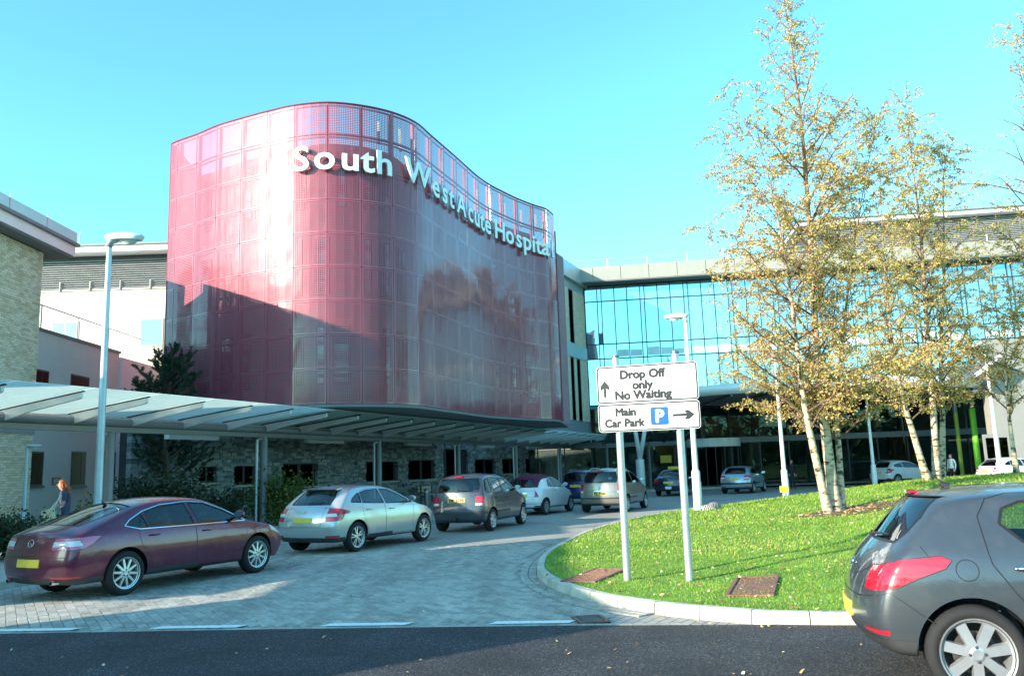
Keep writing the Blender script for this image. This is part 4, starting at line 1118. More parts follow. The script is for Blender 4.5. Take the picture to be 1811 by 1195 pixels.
# ------------------------------------------------------------------ small ground things
def grate(name, label, c, u, v, w_, h_, n, zf, bars=True):
    t = thing(name, label, 'drain cover' if bars else 'manhole cover', (c[0], c[1], zf(c[0], c[1])))
    u = Vector((*u, 0)).normalized(); v = Vector((*v, 0)).normalized(); C = Vector((c[0], c[1], 0))
    def P3(a, b_, dz): q = C+u*a+v*b_; return Vector((q.x, q.y, zf(q.x, q.y)+dz))
    for a0, a1, b0, b1 in ((-w_/2, w_/2, -h_/2, -h_/2+.04), (-w_/2, w_/2, h_/2-.04, h_/2), (-w_/2, -w_/2+.04, -h_/2+.04, h_/2-.04), (w_/2-.04, w_/2, -h_/2+.04, h_/2-.04)):
        b = MB(); b.slab([P3(a0, b0, .0), P3(a1, b0, .0), P3(a1, b1, .0), P3(a0, b1, .0)], (0, 0, .022)); b.build('frame', 'rust_metal', t)
    b = MB(); b.slab([P3(-w_/2, -h_/2, -.01), P3(w_/2, -h_/2, -.01), P3(w_/2, h_/2, -.01), P3(-w_/2, h_/2, -.01)], (0, 0, .014)); b.build('bed', 'black_plastic' if bars else 'rust_metal', t)
    if not bars:
        SB = MB()
        for i_ in range(7):
            for j_ in range(12):
                a = -w_/2+.08+(w_-.16)*i_/6; c_ = -h_/2+.1+(h_-.2)*j_/11; SB.slab([P3(a-.016, c_-.03, .004), P3(a+.016, c_-.03, .004), P3(a+.016, c_+.03, .004), P3(a-.016, c_+.03, .004)], (0, 0, .008))
        SB.build('stud', 'rust_metal', t, kind='stuff'); n = 0
    for k in range(n):
        a = -w_/2+.06+(w_-.12)*(k+.5)/n; hw = (w_-.12)/n*.24
        b = MB(); b.slab([P3(a-hw, -h_/2+.05, .005), P3(a+hw, -h_/2+.05, .005), P3(a+hw, h_/2-.05, .005), P3(a-hw, h_/2-.05, .005)], (0, 0, .014)); b.build('bar', 'rust_metal' if name != 'road_gully' else 'steel_grey', t)
    return t
c = gz(1331, 1022, .25); c.z = mound(c.x, c.y); c = gz(1331, 1022, c.z)
grate('manhole_cover', 'square rusty manhole cover in concrete frame set in the lawn', (2.95, 10.77), (.98, -.2), (.34, .94), .56, 1.5, 7, lambda x, y: mound(x, y)+.004, False)
c = gz(1052, 1009, .15); grate('drain_cover', 'rusty slatted drain cover in the grass near the sign post', (1.1, 12.43), (.43, .90), (.9, -.43), 1.42, .52, 12, lambda x, y: mound(x, y)+.004)
c = gz(1046, 1095, 0); grate('road_gully', 'black iron road gully in the paving by the kerb nose', (.775, 9.64), (.97, .12), (-.2, 1), .34, .40, 6, lambda x, y: .0)
def rock():
    g = gy(1258, 900, 26.6); bm = bmesh.new(); bmesh.ops.create_icosphere(bm, subdivisions=3, radius=1)
    r = random.Random(2); ph = [r.uniform(0, 6) for _ in range(9)]
    for v in bm.verts:
        p = v.co; d = 1+.16*sin(3*p.x+ph[0])*cos(4*p.y+ph[1])+.1*sin(7*p.z+ph[2]+3*p.x)+.06*sin(11*p.y+ph[3]); v.co = Vector((p.x*.32*d, p.y*.26*d, max(-.1, p.z)*.22*d))
    me = bpy.data.meshes.new('boulder'); bm.to_mesh(me); bm.free()
    m, t, b = nodes_of('banded_rock'); b.inputs['Roughness'].default_value = .9
    tc = t.nodes.new('ShaderNodeTexCoord'); wv = t.nodes.new('ShaderNodeTexWave'); wv.inputs['Scale'].default_value = 6; wv.inputs['Distortion'].default_value = 7; wv.inputs['Detail'].default_value = 4
    t.links.new(tc.outputs['Object'], wv.inputs['Vector']); r2 = t.nodes.new('ShaderNodeValToRGB')
    r2.color_ramp.elements[0].position = .4; r2.color_ramp.elements[0].color = (.03, .03, .032, 1); r2.color_ramp.elements[1].position = .6; r2.color_ramp.elements[1].color = (.42, .41, .39, 1)
    t.links.new(wv.outputs[0], r2.inputs[0]); t.links.new(r2.outputs[0], b.inputs['Base Color']); me.materials.append(m)
    for p in me.polygons: p.use_smooth = True
    o = bpy.data.objects.new('boulder', me); COL.objects.link(o); o.location = (g.x, 26.6, mound(g.x, 26.6) if inside(ISLS, g.x, 26.6) else 0); XF[o.name] = Matrix.Identity(4)
    tag(o, 'black and white banded rock on the lawn edge by a lamp', 'rock')
rock()
g = gy(1388, 880, 36.0); zz = mound(g.x, 36) if inside(ISLS, g.x, 36) else 0
yb = thing('marker_post', 'short stub post with a yellow box on top at the lawn edge', 'post', (g.x, 36, zz))
zt_ = gy(1388, 859, 36).z; zm = gy(1388, 870, 36).z
b = MB(); b.tube([(g.x, 36, zz-.1), (g.x, 36, zm)], .09, 10); b.build('stub', 'galvanised', yb)
b = MB(); b.box(g.x-.15, g.x+.15, 35.88, 36.12, zm, zt_); b.build('box', 'yellow_paint', yb)
# benches against the slate wall, bollards on the pavement
def bench(t_, label, grp=None):
    c = sp(t_, .75); th = thing('bench', label, 'bench', (c.x, c.y, .12), atan2(CD.y, CD.x), grp)
    X = XF[th.name]
    def lb(name, x0, x1, y0, y1, z0, z1, m):
        b = MB(); b.box(x0, x1, y0, y1, z0, z1); b.v = [tuple(X @ Vector(v)) for v in b.v]; b.build(name, m, th)
    for k in range(3): lb('seat_slat', -.8, .8, -.22+k*.15, -.10+k*.15, .42, .45, 'timber')
    for k in range(2): lb('back_slat', -.8, .8, .24, .27, .58+k*.16, .70+k*.16, 'timber')
    for x in (-.6, .6):
        lb('leg', x-.03, x+.03, -.2, -.14, 0, .42, 'steel_grey'); lb('leg', x-.03, x+.03, .16, .24, 0, .9, 'steel_grey')
bench(gline(738, SW0, CD, 865), 'slatted wooden bench against the slate wall behind the silver hatchback')
q = gz(758, 890, .12); q = cp(gline(754, cp(0, -1.6), CD, 880), -1.6)
bo = thing('bollard', 'dark round bollard between silver hatchback and grey people carrier', 'bollard', (q.x, q.y, .12))
b = MB(); b.tube([(q.x, q.y, .12), (q.x, q.y, 1.0), (q.x, q.y, 1.04)], [.085, .085, .06], 12); b.build('shaft', 'steel_grey', bo, smooth=True, auto=40)
b = MB(); b.tube([(q.x, q.y, .86), (q.x, q.y, .92)], .088, 12); b.build('band', 'galvanised', bo, smooth=True, auto=40)
# no-smoking notice on the slate wall
t_ = gline(1007, SW0, CD, 803); c = sp(t_, .1); z = zat(1007, 803, c.x, c.y)
ns = thing('notice_plate', 'tall red and white notice on the slate wall near the entrance', 'sign', (c.x, c.y, z))
b = MB(); b.obox((c.x, c.y, z), sd*.16, nr*.01, (0, 0, .33)); b.build('plate', 'white_sign', ns)
b = MB(); cc = sp(t_, .113); b.obox((cc.x, cc.y, z-.13), sd*.15, nr*.003, (0, 0, .19)); b.build('red_field', 'maroon_sign', ns)
# ------------------------------------------------------------------ vehicles
def paint(name, col, metal=.35, rough=.32):
    if name in MATS: return MATS[name]
    m, t, b = nodes_of(name)
    b.inputs['Metallic'].default_value = metal; b.inputs['Roughness'].default_value = rough
    b.inputs['Coat Weight'].default_value = 1.0; b.inputs['Coat Roughness'].default_value = .03
    tc = t.nodes.new('ShaderNodeTexCoord'); n = t.nodes.new('ShaderNodeTexNoise'); n.inputs['Scale'].default_value = 5; n.inputs['Detail'].default_value = 8; n.inputs['Roughness'].default_value = .7
    t.links.new(tc.outputs['Object'], n.inputs['Vector'])
    # road film: dull dusty patches with a shape of their own
    r = t.nodes.new('ShaderNodeValToRGB'); e = r.color_ramp.elements
    e[0].position = .45; e[0].color = (*col, 1); e[1].position = .85; e[1].color = (*[c*.8+.05*k for c, k in zip(col, (1, .9, .75))], 1)
    t.links.new(n.outputs[0], r.inputs[0]); t.links.new(r.outputs[0], b.inputs['Base Color'])
    mr = t.nodes.new('ShaderNodeMapRange'); mr.inputs[1].default_value = .4; mr.inputs[2].default_value = .8; mr.inputs[3].default_value = .02; mr.inputs[4].default_value = .18
    t.links.new(n.outputs[0], mr.inputs[0]); t.links.new(mr.outputs[0], b.inputs['Coat Roughness'])
    MATS[name] = m; return m
def lens_mat(name, col, em=0):
    m, t, b = nodes_of(name); b.inputs['Base Color'].default_value = (*col, 1); b.inputs['Roughness'].default_value = .12
    b.inputs['Coat Weight'].default_value = 1; b.inputs['Coat Roughness'].default_value = .02
    tc = t.nodes.new('ShaderNodeTexCoord'); wv = t.nodes.new('ShaderNodeTexWave'); wv.inputs['Scale'].default_value = 5; wv.bands_direction = 'Z'; wv.inputs['Distortion'].default_value = 3
    t.links.new(tc.outputs['Object'], wv.inputs['Vector']); bp = t.nodes.new('ShaderNodeBump'); bp.inputs['Strength'].default_value = .15; bp.inputs['Distance'].default_value = .01
    t.links.new(wv.outputs[0], bp.inputs['Height']); t.links.new(bp.outputs[0], b.inputs['Normal']); MATS[name] = m
lens_mat('red_lens', (.50, .012, .03)); lens_mat('clear_lens', (.62, .63, .64)); lens_mat('pink_lens', (.55, .12, .22))
glass_mat('car_glass', (.55, .64, .64), .03); glass_mat('car_glass_dark', (.10, .12, .13), .05)
mat('chrome', (.75, .76, .77), .12, 1.0); mat('alloy', (.60, .61, .63), .3, .75, .1, 8); mat('alloy_dark', (.16, .165, .175), .4, .6, .1, 8)
mat('brake_metal', (.08, .075, .07), .6, .6); mat('plate_yellow', (.78, .55, .06), .4, 0, .1, 10); mat('plate_dark', (.012, .012, .012), .5)
mat('car_seat', (.05, .05, .055), .9, 0, .2, 20); mat('seal', (.010, .010, .011), .5); mat('soft_top', (.11, .012, .045), .85, 0, .1, 12)
mat('car_trim', (.035, .036, .038), .55, 0, .15, 10)

def arc_resample(pts):
    L = [0]
    for a, c in zip(pts, pts[1:]): L.append(L[-1]+hypot(c[0]-a[0], c[1]-a[1]))
    T = L[-1]; L = [q/T for q in L]
    def f(u):
        u = max(0, min(1, u))
        for i in range(len(L)-1):
            if u <= L[i+1]+1e-9:
                t = (u-L[i])/max(1e-9, L[i+1]-L[i]); a, c = pts[i], pts[i+1]; return (a[0]+(c[0]-a[0])*t, a[1]+(c[1]-a[1])*t)
        return pts[-1]
    return f
def lut(tab, z):
    if z <= tab[0][0]: return tab[0][1]
    for (a, p), (b_, q) in zip(tab, tab[1:]):
        if z <= b_: return p+(q-p)*(z-a)/(b_-a)
    return tab[-1][1]
def body_mesh(S):
    nx, ny, nz = S.get('nx', 30), 8, 12
    rear = arc_resample(catmull(S['rear'], 4)); top = arc_resample(catmull(S['top'], 4)); front = arc_resample(catmull(S['front'], 4))
    zb = S['rear'][0][1]; xa, xb = S['rear'][0][0], S['front'][0][0]
    x0, x1 = S['top'][0][0], S['top'][-1][0]
    L, W_, H_ = S['L'], S['W'], S['H']; belt = S['belt']; tum = S.get('tumble', .70)
    vt = [(.15, .90), (.30, .955), (.48, .99), (.62, 1.0), (.78, .992), (belt-.04, .962), (belt, .945), (H_, tum)]
    def P(i, j, k):
        u, v, w_ = i/nx, 2*j/ny-1, k/nz
        T = top(u); R_ = rear(w_); Fr = front(w_)
        B = (xa+(xb-xa)*((T[0]-x0)/(x1-x0)), zb)
        c00, c01, c10, c11 = rear(0), rear(1), front(0), front(1)
        xz = [(1-w_)*B[q]+w_*T[q]+(1-u)*R_[q]+u*Fr[q]-((1-u)*(1-w_)*c00[q]+(1-u)*w_*c01[q]+u*(1-w_)*c10[q]+u*w_*c11[q]) for q in (0, 1)]
        x, z = xz
        rt = S.get('rtap', .09); ft = S.get('ftap', .17)
        p = 1-rt*max(0, (.9-x)/.9)**2.2-ft*max(0, (x-(L-1.15))/1.15)**2.2
        hw = W_/2*p*lut(vt, z)
        y = v*hw
        z -= S.get('crown', .055)*(v*v)*(w_**4)
        x += S.get('rbulge', .13)*(v*v)*((1-u)**5)-S.get('fbulge', .26)*(v*v)*(u**5)
        return (x, y, z)
    idx = {}; vs = []
    def V(i, j, k):
        if (i, j, k) not in idx: idx[(i, j, k)] = len(vs); vs.append(P(i, j, k))
        return idx[(i, j, k)]
    fs = []
    for i in range(nx):
        for j in range(ny):
            fs.append((V(i, j, 0), V(i, j+1, 0), V(i+1, j+1, 0), V(i+1, j, 0))); fs.append((V(i, j, nz), V(i+1, j, nz), V(i+1, j+1, nz), V(i, j+1, nz)))
        for k in range(nz):
            fs.append((V(i, 0, k), V(i+1, 0, k), V(i+1, 0, k+1), V(i, 0, k+1))); fs.append((V(i, ny, k), V(i, ny, k+1), V(i+1, ny, k+1), V(i+1, ny, k)))
    for j in range(ny):
        for k in range(nz):
            fs.append((V(0, j, k), V(0, j, k+1), V(0, j+1, k+1), V(0, j+1, k))); fs.append((V(nx, j, k), V(nx, j+1, k), V(nx, j+1, k+1), V(nx, j, k+1)))
    me = bpy.data.meshes.new('car_body'); me.from_pydata(vs, [], fs)
    o = bpy.data.objects.new('car_body', me); COL.objects.link(o)
    md = o.modifiers.new('s', 'SUBSURF'); md.levels = S.get('lev', 2); md.render_levels = md.levels
    dg = bpy.context.evaluated_depsgraph_get(); dg.update()
    out = bpy.data.meshes.new_from_object(o.evaluated_get(dg)); bpy.data.objects.remove(o); bpy.data.meshes.remove(me)
    return out
AX = {'y': (0, 2), 'x': (1, 2), 'z': (0, 1)}
def seg_cut(bm, cand, a, c, axis):
    i0, i1 = AX[axis]
    lo0, hi0 = min(a[0], c[0])-.002, max(a[0], c[0])+.002; lo1, hi1 = min(a[1], c[1])-.002, max(a[1], c[1])+.002
    sel = []
    for f in cand:
        if not f.is_valid: continue
        p = [v.co[i0] for v in f.verts]; q = [v.co[i1] for v in f.verts]
        if max(p) < lo0 or min(p) > hi0 or max(q) < lo1 or min(q) > hi1: continue
        sel.append(f)
    if not sel: return cand
    d = (c[0]-a[0], c[1]-a[1]); n = [0, 0, 0]; n[i0] = -d[1]; n[i1] = d[0]
    co = [0, 0, 0]; co[i0] = a[0]; co[i1] = a[1]
    ed = {e_ for f in sel for e_ in f.edges}; vv = {v for f in sel for v in f.verts}
    r = bmesh.ops.bisect_plane(bm, geom=list(sel)+list(ed)+list(vv), dist=1e-5, plane_co=co, plane_no=n)
    new = [g for g in r['geom'] if isinstance(g, bmesh.types.BMFace)]
    s = set(f for f in cand if f.is_valid); s.update(new); return list(s)
def cut(bm, lay, axis, poly, cls, flt, only=None):
    i0, i1 = AX[axis]
    p0 = min(p[0] for p in poly)-.01; p1 = max(p[0] for p in poly)+.01; q0 = min(p[1] for p in poly)-.01; q1 = max(p[1] for p in poly)+.01
    cand = []
    for f in bm.faces:
        c = f.calc_center_median()
        if not flt(c, f.normal): continue
        p = [v.co[i0] for v in f.verts]; q = [v.co[i1] for v in f.verts]
        if max(p) < p0 or min(p) > p1 or max(q) < q0 or min(q) > q1: continue
        cand.append(f)
    for a, c in zip(poly, poly[1:]+poly[:1]): cand = seg_cut(bm, cand, a, c, axis)
    for f in cand:
        if not f.is_valid: continue
        c = f.calc_center_median()
        if inside(poly, c[i0], c[i1]) and flt(c, f.normal): f[lay] = cls
def circ(cx, cz, r, n=26): return [(cx+r*cos(2*pi*k/n), cz+r*sin(2*pi*k/n)) for k in range(n)]
def extract(bm, lay, cls, nrm, offset=0.0, flt=None):
    idx = {}; vs = []; fs = []; ns = []
    for f in bm.faces:
        if f[lay] != cls: continue
        if flt and not flt(f.calc_center_median()): continue
        t = []
        for v in f.verts:
            if v.index not in idx: idx[v.index] = len(vs); n = nrm(v); vs.append(tuple(v.co+n*offset)); ns.append(tuple(n))
            t.append(idx[v.index])
        fs.append(t)
    return vs, fs, ns
WHEELS = {}
def wheel_meshes(S):
    key = (S['wr'], S['spokes'], S.get('rim', 'alloy'), S.get('split', False))
    if key in WHEELS: return WHEELS[key]
    R = S['wr']; rr = R*S.get('rimr', .70); w_ = .105
    t = MB(); t.lathe([(rr-.01, -w_*.80), (rr+.02, -w_*.95), (R-.05, -w_*1.04), (R-.018, -w_*.92), (R, -w_*.66), (R, w_*.66), (R-.018, w_*.92), (R-.05, w_*1.04), (rr+.02, w_*.95), (rr-.01, w_*.80)], 40, axis='y')
    for gx in (-.03, 0.0, .03): t.lathe([(R+.0006, gx-.004), (R+.0006, gx+.004)], 40, axis='y', mi=1)
    tm = t.mesh('tyre', ['rubber', 'seal'], smooth=True)
    r = MB(); m = S.get('rim', 'alloy')
    r.lathe([(rr-.005, w_*.90), (rr+.006, w_*.93), (rr+.008, w_*.80), (rr-.022, w_*.70), (rr-.035, w_*.2), (rr-.045, -w_*.8)], 40, axis='y')
    n = S['spokes']; off = w_*.62
    def spoke(a, half, ri, ro, hw0, hw1):
        c, s = cos(a), sin(a)
        def pt(rad, lat, y): return (c*rad-s*lat, y, s*rad+c*lat)
        vs = [pt(ri, -hw0, off+.012), pt(ri, hw0, off+.012), pt(ro, hw1, off+.004), pt(ro, -hw1, off+.004), pt(ri, -hw0*1.2, off-.04), pt(ri, hw0*1.2, off-.04), pt(ro, hw1*1.15, off-.03), pt(ro, -hw1*1.15, off-.03)]
        r.add(vs, [(0, 1, 2, 3), (0, 4, 5, 1), (1, 5, 6, 2), (2, 6, 7, 3), (3, 7, 4, 0)])
    for k in range(n):
        a = 2*pi*k/n+.3
        if S.get('split'):
            d = .5*pi/n*.62; spoke(a-d, 0, .05, rr-.018, .014, .012); spoke(a+d, 0, .05, rr-.018, .014, .012)
        else: spoke(a, 0, .045, rr-.016, .030 if n < 8 else .02, .036 if n < 8 else .016)
    r.lathe([(.001, off+.016), (.035, off+.018), (.062, off+.008), (.070, off-.03)], 24, axis='y')
    for k in range(4 if n < 9 else 5):
        a = 2*pi*k/(4 if n < 9 else 5); r.lathe([(.0005, off+.022), (.011, off+.02), (.012, off)], 8, (.048*cos(a), 0, .048*sin(a)), 'y', mi=1)
    rm = r.mesh('rim', [m, 'brake_metal'], smooth=False)
    h = MB(); h.lathe([(.001, 0), (rr*.62, 0), (rr*.62, -.02), (.02, -.02)], 28, axis='y'); h.lathe([(.03, -.11), (rr-.04, -.08)], 28, axis='y')
    hm = h.mesh('brake_disc', 'brake_metal', smooth=False)
    WHEELS[key] = (tm, rm, hm); return WHEELS[key]
NRM = {}
def car(S, name, label, rrw, heading, cat='car', group=None, zofs=0.0, paintmat=None):
    """S spec; rrw = world xy of the contact point of the rear right wheel; heading degrees right of straight ahead"""
    th = radians(heading); fw = Vector((sin(th), cos(th))); lf = Vector((-cos(th), sin(th)))
    yw = S['W']/2-.115
    org = Vector(rrw)-fw*S['xr']+lf*yw
    loc = (org.x, org.y, zofs+.004); rz = pi/2-th
    t = thing(name, label, cat, loc, rz, group)
    pm = MATS[S['paint']]
    me = body_mesh(S); bm = bmesh.new(); bm.from_mesh(me)
    bvh = BVHTree.FromBMesh(bm); lay = bm.faces.layers.int.new('cls')
    bm.normal_update()
    kd = [(v.co.copy(), v.normal.copy()) for v in bm.verts]
    from mathutils.kdtree import KDTree
    k3 = KDTree(len(kd)); [k3.insert(c, i) for i, (c, n) in enumerate(kd)]; k3.balance()
    cache = {}
    def nrm(v):
        if v.index in cache: return cache[v.index]
        r = k3.find_n(v.co, 3); n = Vector((0, 0, 0))
        for co, i, d in r: n += kd[i][1]/(d+1e-4)
        n.normalize(); cache[v.index] = n; return n
    parts = []       # (class, name, material, offset, side, parent class)
    cid = [10]
    def reg(axis, poly, nm, m, off, flt, parent=None):
        cid[0] += 1; c = cid[0]; cut(bm, lay, axis, poly, c, flt); parts.append((c, nm, m, off, parent)); return c
    for f in bm.faces:
        if f.normal.z < -.6 and f.calc_center_median().z < .36: f[lay] = 1
    sides = (-1, 1)
    for (ax, poly, nm, m, off) in S.get('extra_first', []): reg(ax, poly, nm, m, off, lambda c, n: c.x < S['L']*.5 and n.x < .35)
    for s in sides:
        side = lambda c, n, s=s: c.y*s > .25 and n.y*s > .18
        for d in S['doors']: 
            cdoor = reg('y', d, 'door', S['paint'], 0, side)
        for d in S['side_windows']:
            reg('y', d, 'side_window', S.get('glass', 'car_glass'), -.005, side)
        lt = S['tail_light']; ymin = S.get('tail_y', .5)
        cut(bm, lay, 'x', [(s*ymin, .2), (s*ymin, 1.6), (s*2, 1.6), (s*2, .2)], 0, lambda c, n: False)
        def tl(c, n, s=s): return c.y*s > ymin and c.x < S['L']*.4
        # split along the inner limit, then along the outline
        cc = [f for f in bm.faces if f.calc_center_median().x < .7]
        seg_cut(bm, cc, (s*ymin, .3), (s*ymin, 1.6), 'x')
        reg('y', lt, 'tail_light', S.get('lens', 'red_lens'), .004, tl)
        if 'tail_inner' in S: reg('y', S['tail_inner'], 'reverse_light', S.get('inner_lens', 'clear_lens'), .007, tl)
        if 'head_light' in S: reg('y', S['head_light'], 'head_light', 'clear_lens', .003, lambda c, n, s=s: c.y*s > .35 and c.x > S['L']*.6)
        if 'reflector' in S: reg('y', S['reflector'], 'reflector', 'red_lens', .003, tl)
    if 'rear_window' in S:
        ax, poly = S['rear_window']
        fl = (lambda c, n: c.x < S['L']*.45 and n.x < -.05) if ax == 'x' else (lambda c, n: n.z > .15 and c.x < S['L']*.45)
        reg(ax, poly, 'rear_window', S.get('rear_glass', S.get('glass', 'car_glass')), -.005, fl)
    if 'windscreen' in S: reg('z', S['windscreen'], 'windscreen', 'car_glass', -.005, lambda c, n: n.z > .15 and c.x > S['L']*.45)
    for (ax, poly, nm, m, off) in S.get('extra', []):
        reg(ax, poly, nm, m, off, (lambda c, n: c.x < S['L']*.5 and n.x < .2) if ax == 'x' else ((lambda c, n: n.z > .0) if ax == 'z' else (lambda c, n: True)))
    for s in sides:
        for xc in (S['xr'], S['xf']):
            cut(bm, lay, 'y', circ(xc, S['wr']+.015, S['wr']+.045), 9, lambda c, n, s=s: c.y*s > S['W']/2-.36 and c.z < S['wr']*2+.3)
    bm.verts.index_update(); cache.clear()
    def mk(cls, nm, m, off, par, flt=None):
        vs, fs, ns = extract(bm, lay, cls, nrm, off, flt)
        if not fs: return None
        q = bpy.data.meshes.new(nm); q.from_pydata(vs, [], fs); q.materials.append(MATS[m] if isinstance(m, str) else m)
        q.polygons.foreach_set('use_smooth', [True]*len(q.polygons)); q.update()
        try: q.normals_split_custom_set_from_vertices(ns)
        except Exception: pass
        return link_mesh(nm, q, par)
    body = mk(0, 'body', S['paint'], 0, t); mk(1, 'underbody', 'black_plastic', 0, t)
    for c, nm, m, off, par in parts: mk(c, nm, m, off, t)
    bm.free()
    def hit(p, d):
        h = bvh.ray_cast(Vector(p), Vector(d)); return (h[0], h[1]) if h[0] is not None else (None, None)
    def L2W(b): b.v = [tuple(XF[t.name] @ Vector(p)) for p in b.v]; return b
    def ribbon(path, axis, s, wd, off, m, nm, par, closed=True):
        P = path+[path[0]] if closed else path; pts = []
        for a, c in zip(P, P[1:]):
            n = max(1, int(hypot(c[0]-a[0], c[1]-a[1])/.035))
            for k in range(n): pts.append((a[0]+(c[0]-a[0])*k/n, a[1]+(c[1]-a[1])*k/n))
        pts.append(P[-1]); q = []
        for a, c in pts:
            if axis == 'y': h = hit((a, s*2, c), (0, -s, 0))
            elif axis == 'x': h = hit((-2, a, c), (1, 0, 0))
            else: h = hit((a, c, 3), (0, 0, -1))
            if h[0] is not None: q.append(h)
        if len(q) < 2: return
        b = MB(); vs = []
        for i, (p, n) in enumerate(q):
            d = q[min(i+1, len(q)-1)][0]-q[max(i-1, 0)][0]
            if d.length < 1e-6: d = Vector((1, 0, 0))
            d.normalize(); sdv = d.cross(n).normalized()*(wd/2)
            vs += [p+n*off-sdv, p+n*off+sdv]
        b.add(vs, [(2*i, 2*i+1, 2*i+3, 2*i+2) for i in range(len(q)-1)]); L2W(b).build(nm, m, par, smooth=True)
    for s in sides:
        for d in S['side_windows']: ribbon(d, 'y', s, .022, .002, S.get('win_trim', 'seal'), 'window_seal', t)
        for d in S['doors']: ribbon(d, 'y', s, .008, .0015, 'seal', 'door_gap', t)
        for path in S.get('lines', []): ribbon(path, 'y', s, .007, .0015, 'seal', 'panel_gap', t, False)
        for path in S.get('chrome_lines', []): ribbon(path, 'y', s, .016, .004, 'chrome', 'chrome_trim', t, False)
        ribbon(S['tail_light'], 'y', s, .006, .005, 'seal', 'lamp_gap', t)
        for hx, hz in S['handles']:
            p, n = hit((hx, s*2, hz), (0, -s, 0))
            if p is None: continue
            b = MB(); e1 = Vector((1, 0, 0)); pts = [p+e1*-.09+n*.004, p+e1*-.075+n*.03, p+e1*.075+n*.032, p+e1*.09+n*.004]
            b.tube(pts, [.012, .014, .014, .012], 8); L2W(b).build('door_handle', S.get('handle_mat', S['paint']), t, smooth=True)
        # mirrors
        mx, mz = S['mirror']; p, n = hit((mx, s*2, mz), (0, -s, 0))
        if p is not None:
            b = MB(); b.tube([p, p+Vector((.0, s*.10, .03))], [.03, .022], 8)
            c = p+Vector((.02, s*.165, .065)); nn_ = 12
            prof = [(-.07, .25), (-.065, .85), (-.03, 1.0), (.02, .9), (.07, .45), (.085, .05)]
            vs = []
            for dx, rr in prof:
                for k in range(nn_): a = 2*pi*k/nn_; vs.append(c+Vector((dx, cos(a)*.105*rr, sin(a)*.072*rr)))
            b.add(vs, [(i*nn_+k, i*nn_+(k+1) % nn_, (i+1)*nn_+(k+1) % nn_, (i+1)*nn_+k) for i in range(len(prof)-1) for k in range(nn_)])
            mo = L2W(b).build('wing_mirror', S.get('mirror_mat', S['paint']), t, smooth=True)
            b = MB(); b.add([c+Vector((-.072, cos(2*pi*k/16)*.09, sin(2*pi*k/16)*.058)) for k in range(16)], [tuple(range(16))]); L2W(b).build('mirror_glass', 'chrome', mo)
    if 'rear_window' in S: ribbon(S['rear_window'][1], S['rear_window'][0], 1, .022, .002, 'seal', 'window_seal', t)
    if 'windscreen' in S: ribbon(S['windscreen'], 'z', 1, .03, .002, 'seal', 'window_seal', t)
    for path in S.get('rear_lines', []): ribbon(path, 'x', 1, .007, .0015, 'seal', 'panel_gap', t, False)
    for path in S.get('rear_chrome', []): ribbon(path, 'x', 1, .022, .006, 'chrome', 'chrome_trim', t, False)
    # number plate
    pw, ph = S.get('plate_size', (.52, .115)); pz = S['plate_z']
    p, n = hit((-2, 0, pz), (1, 0, 0))
    if p is not None:
        n = Vector((n.x, 0, n.z)).normalized(); up = Vector((0, 1, 0)).cross(n)*-1
        if up.z < 0: up = -up
        c = p+n*.010; b = MB(); vs = []; nn2 = 8
        for kk in range(nn2+1):
            yy = -pw/2+pw*kk/nn2; hh = hit((-2, yy, pz), (1, 0, 0)); q = hh[0] if hh[0] is not None else p
            base_ = Vector((q.x, yy, pz))+n*.009; vs += [base_-up*ph/2, base_+up*ph/2, base_-up*ph/2-n*.012, base_+up*ph/2-n*.012]
        fs = []
        for kk in range(nn2):
            o4 = kk*4; fs += [(o4, o4+1, o4+5, o4+4), (o4+1, o4+3, o4+7, o4+5), (o4+2, o4, o4+4, o4+6)]
        fs += [(0, 2, 3, 1), (nn2*4, nn2*4+1, nn2*4+3, nn2*4+2)]
        b.add(vs, fs); po_ = L2W(b).build('number_plate', S.get('plate_mat', 'plate_yellow'), t)
        if S.get('plate'):
            tm_ = text_mesh(S['plate'], ph*1.05, .0008, .004); tm_.materials.clear(); tm_.materials.append(MATS['sign_black'])
            o = bpy.data.objects.new('lettering', tm_); COL.objects.link(o); o.parent = po_
            mm = Matrix((Vector((0, -1, 0)), up, n)).transposed().to_4x4(); mm.translation = c+n*.0075-up*(ph*.36); o.matrix_local = mm; XF[o.name] = XF[t.name]
    # emblem
    if 'badge_z' in S:
        p, n = hit((-2, 0, S['badge_z']), (1, 0, 0))
        if p is not None:
            b = MB(); rr = S.get('badge_r', .04)
            a1 = Vector((0, 1, 0)); a2 = n.cross(a1).normalized(); ring = []
            for k in range(20): an = 2*pi*k/20; ring.append(p+n*.012+(a1*cos(an)*1.15+a2*sin(an))*rr)
            ring.append(ring[0]); b.tube(ring, .005, 6, cap=False)
            b.tube([ring[3], p+n*.012-a2*rr*.1, ring[7]], .005, 6); L2W(b).build('badge', 'chrome', t, smooth=True)
    # wiper
    if 'wiper' in S:
        (ya, za), (yb_, zb_) = S['wiper']; h1 = hit((-2, ya, za), (1, 0, 0)); h2 = hit((-2, yb_, zb_), (1, 0, 0))
        if h1[0] is not None and h2[0] is not None:
            b = MB(); b.tube([h1[0]+h1[1]*.02, (h1[0]+h2[0])/2+h1[1]*.03, h2[0]+h2[1]*.012], [.014, .010, .006], 6); L2W(b).build('rear_wiper', 'black_plastic', t)
    if 'brake_light' in S:
        x, z, hw = S['brake_light']; b = MB(); b.box(x-.035, x+.03, -hw, hw, z-.022, z-.002); L2W(b).build('brake_light', 'red_lens', t)
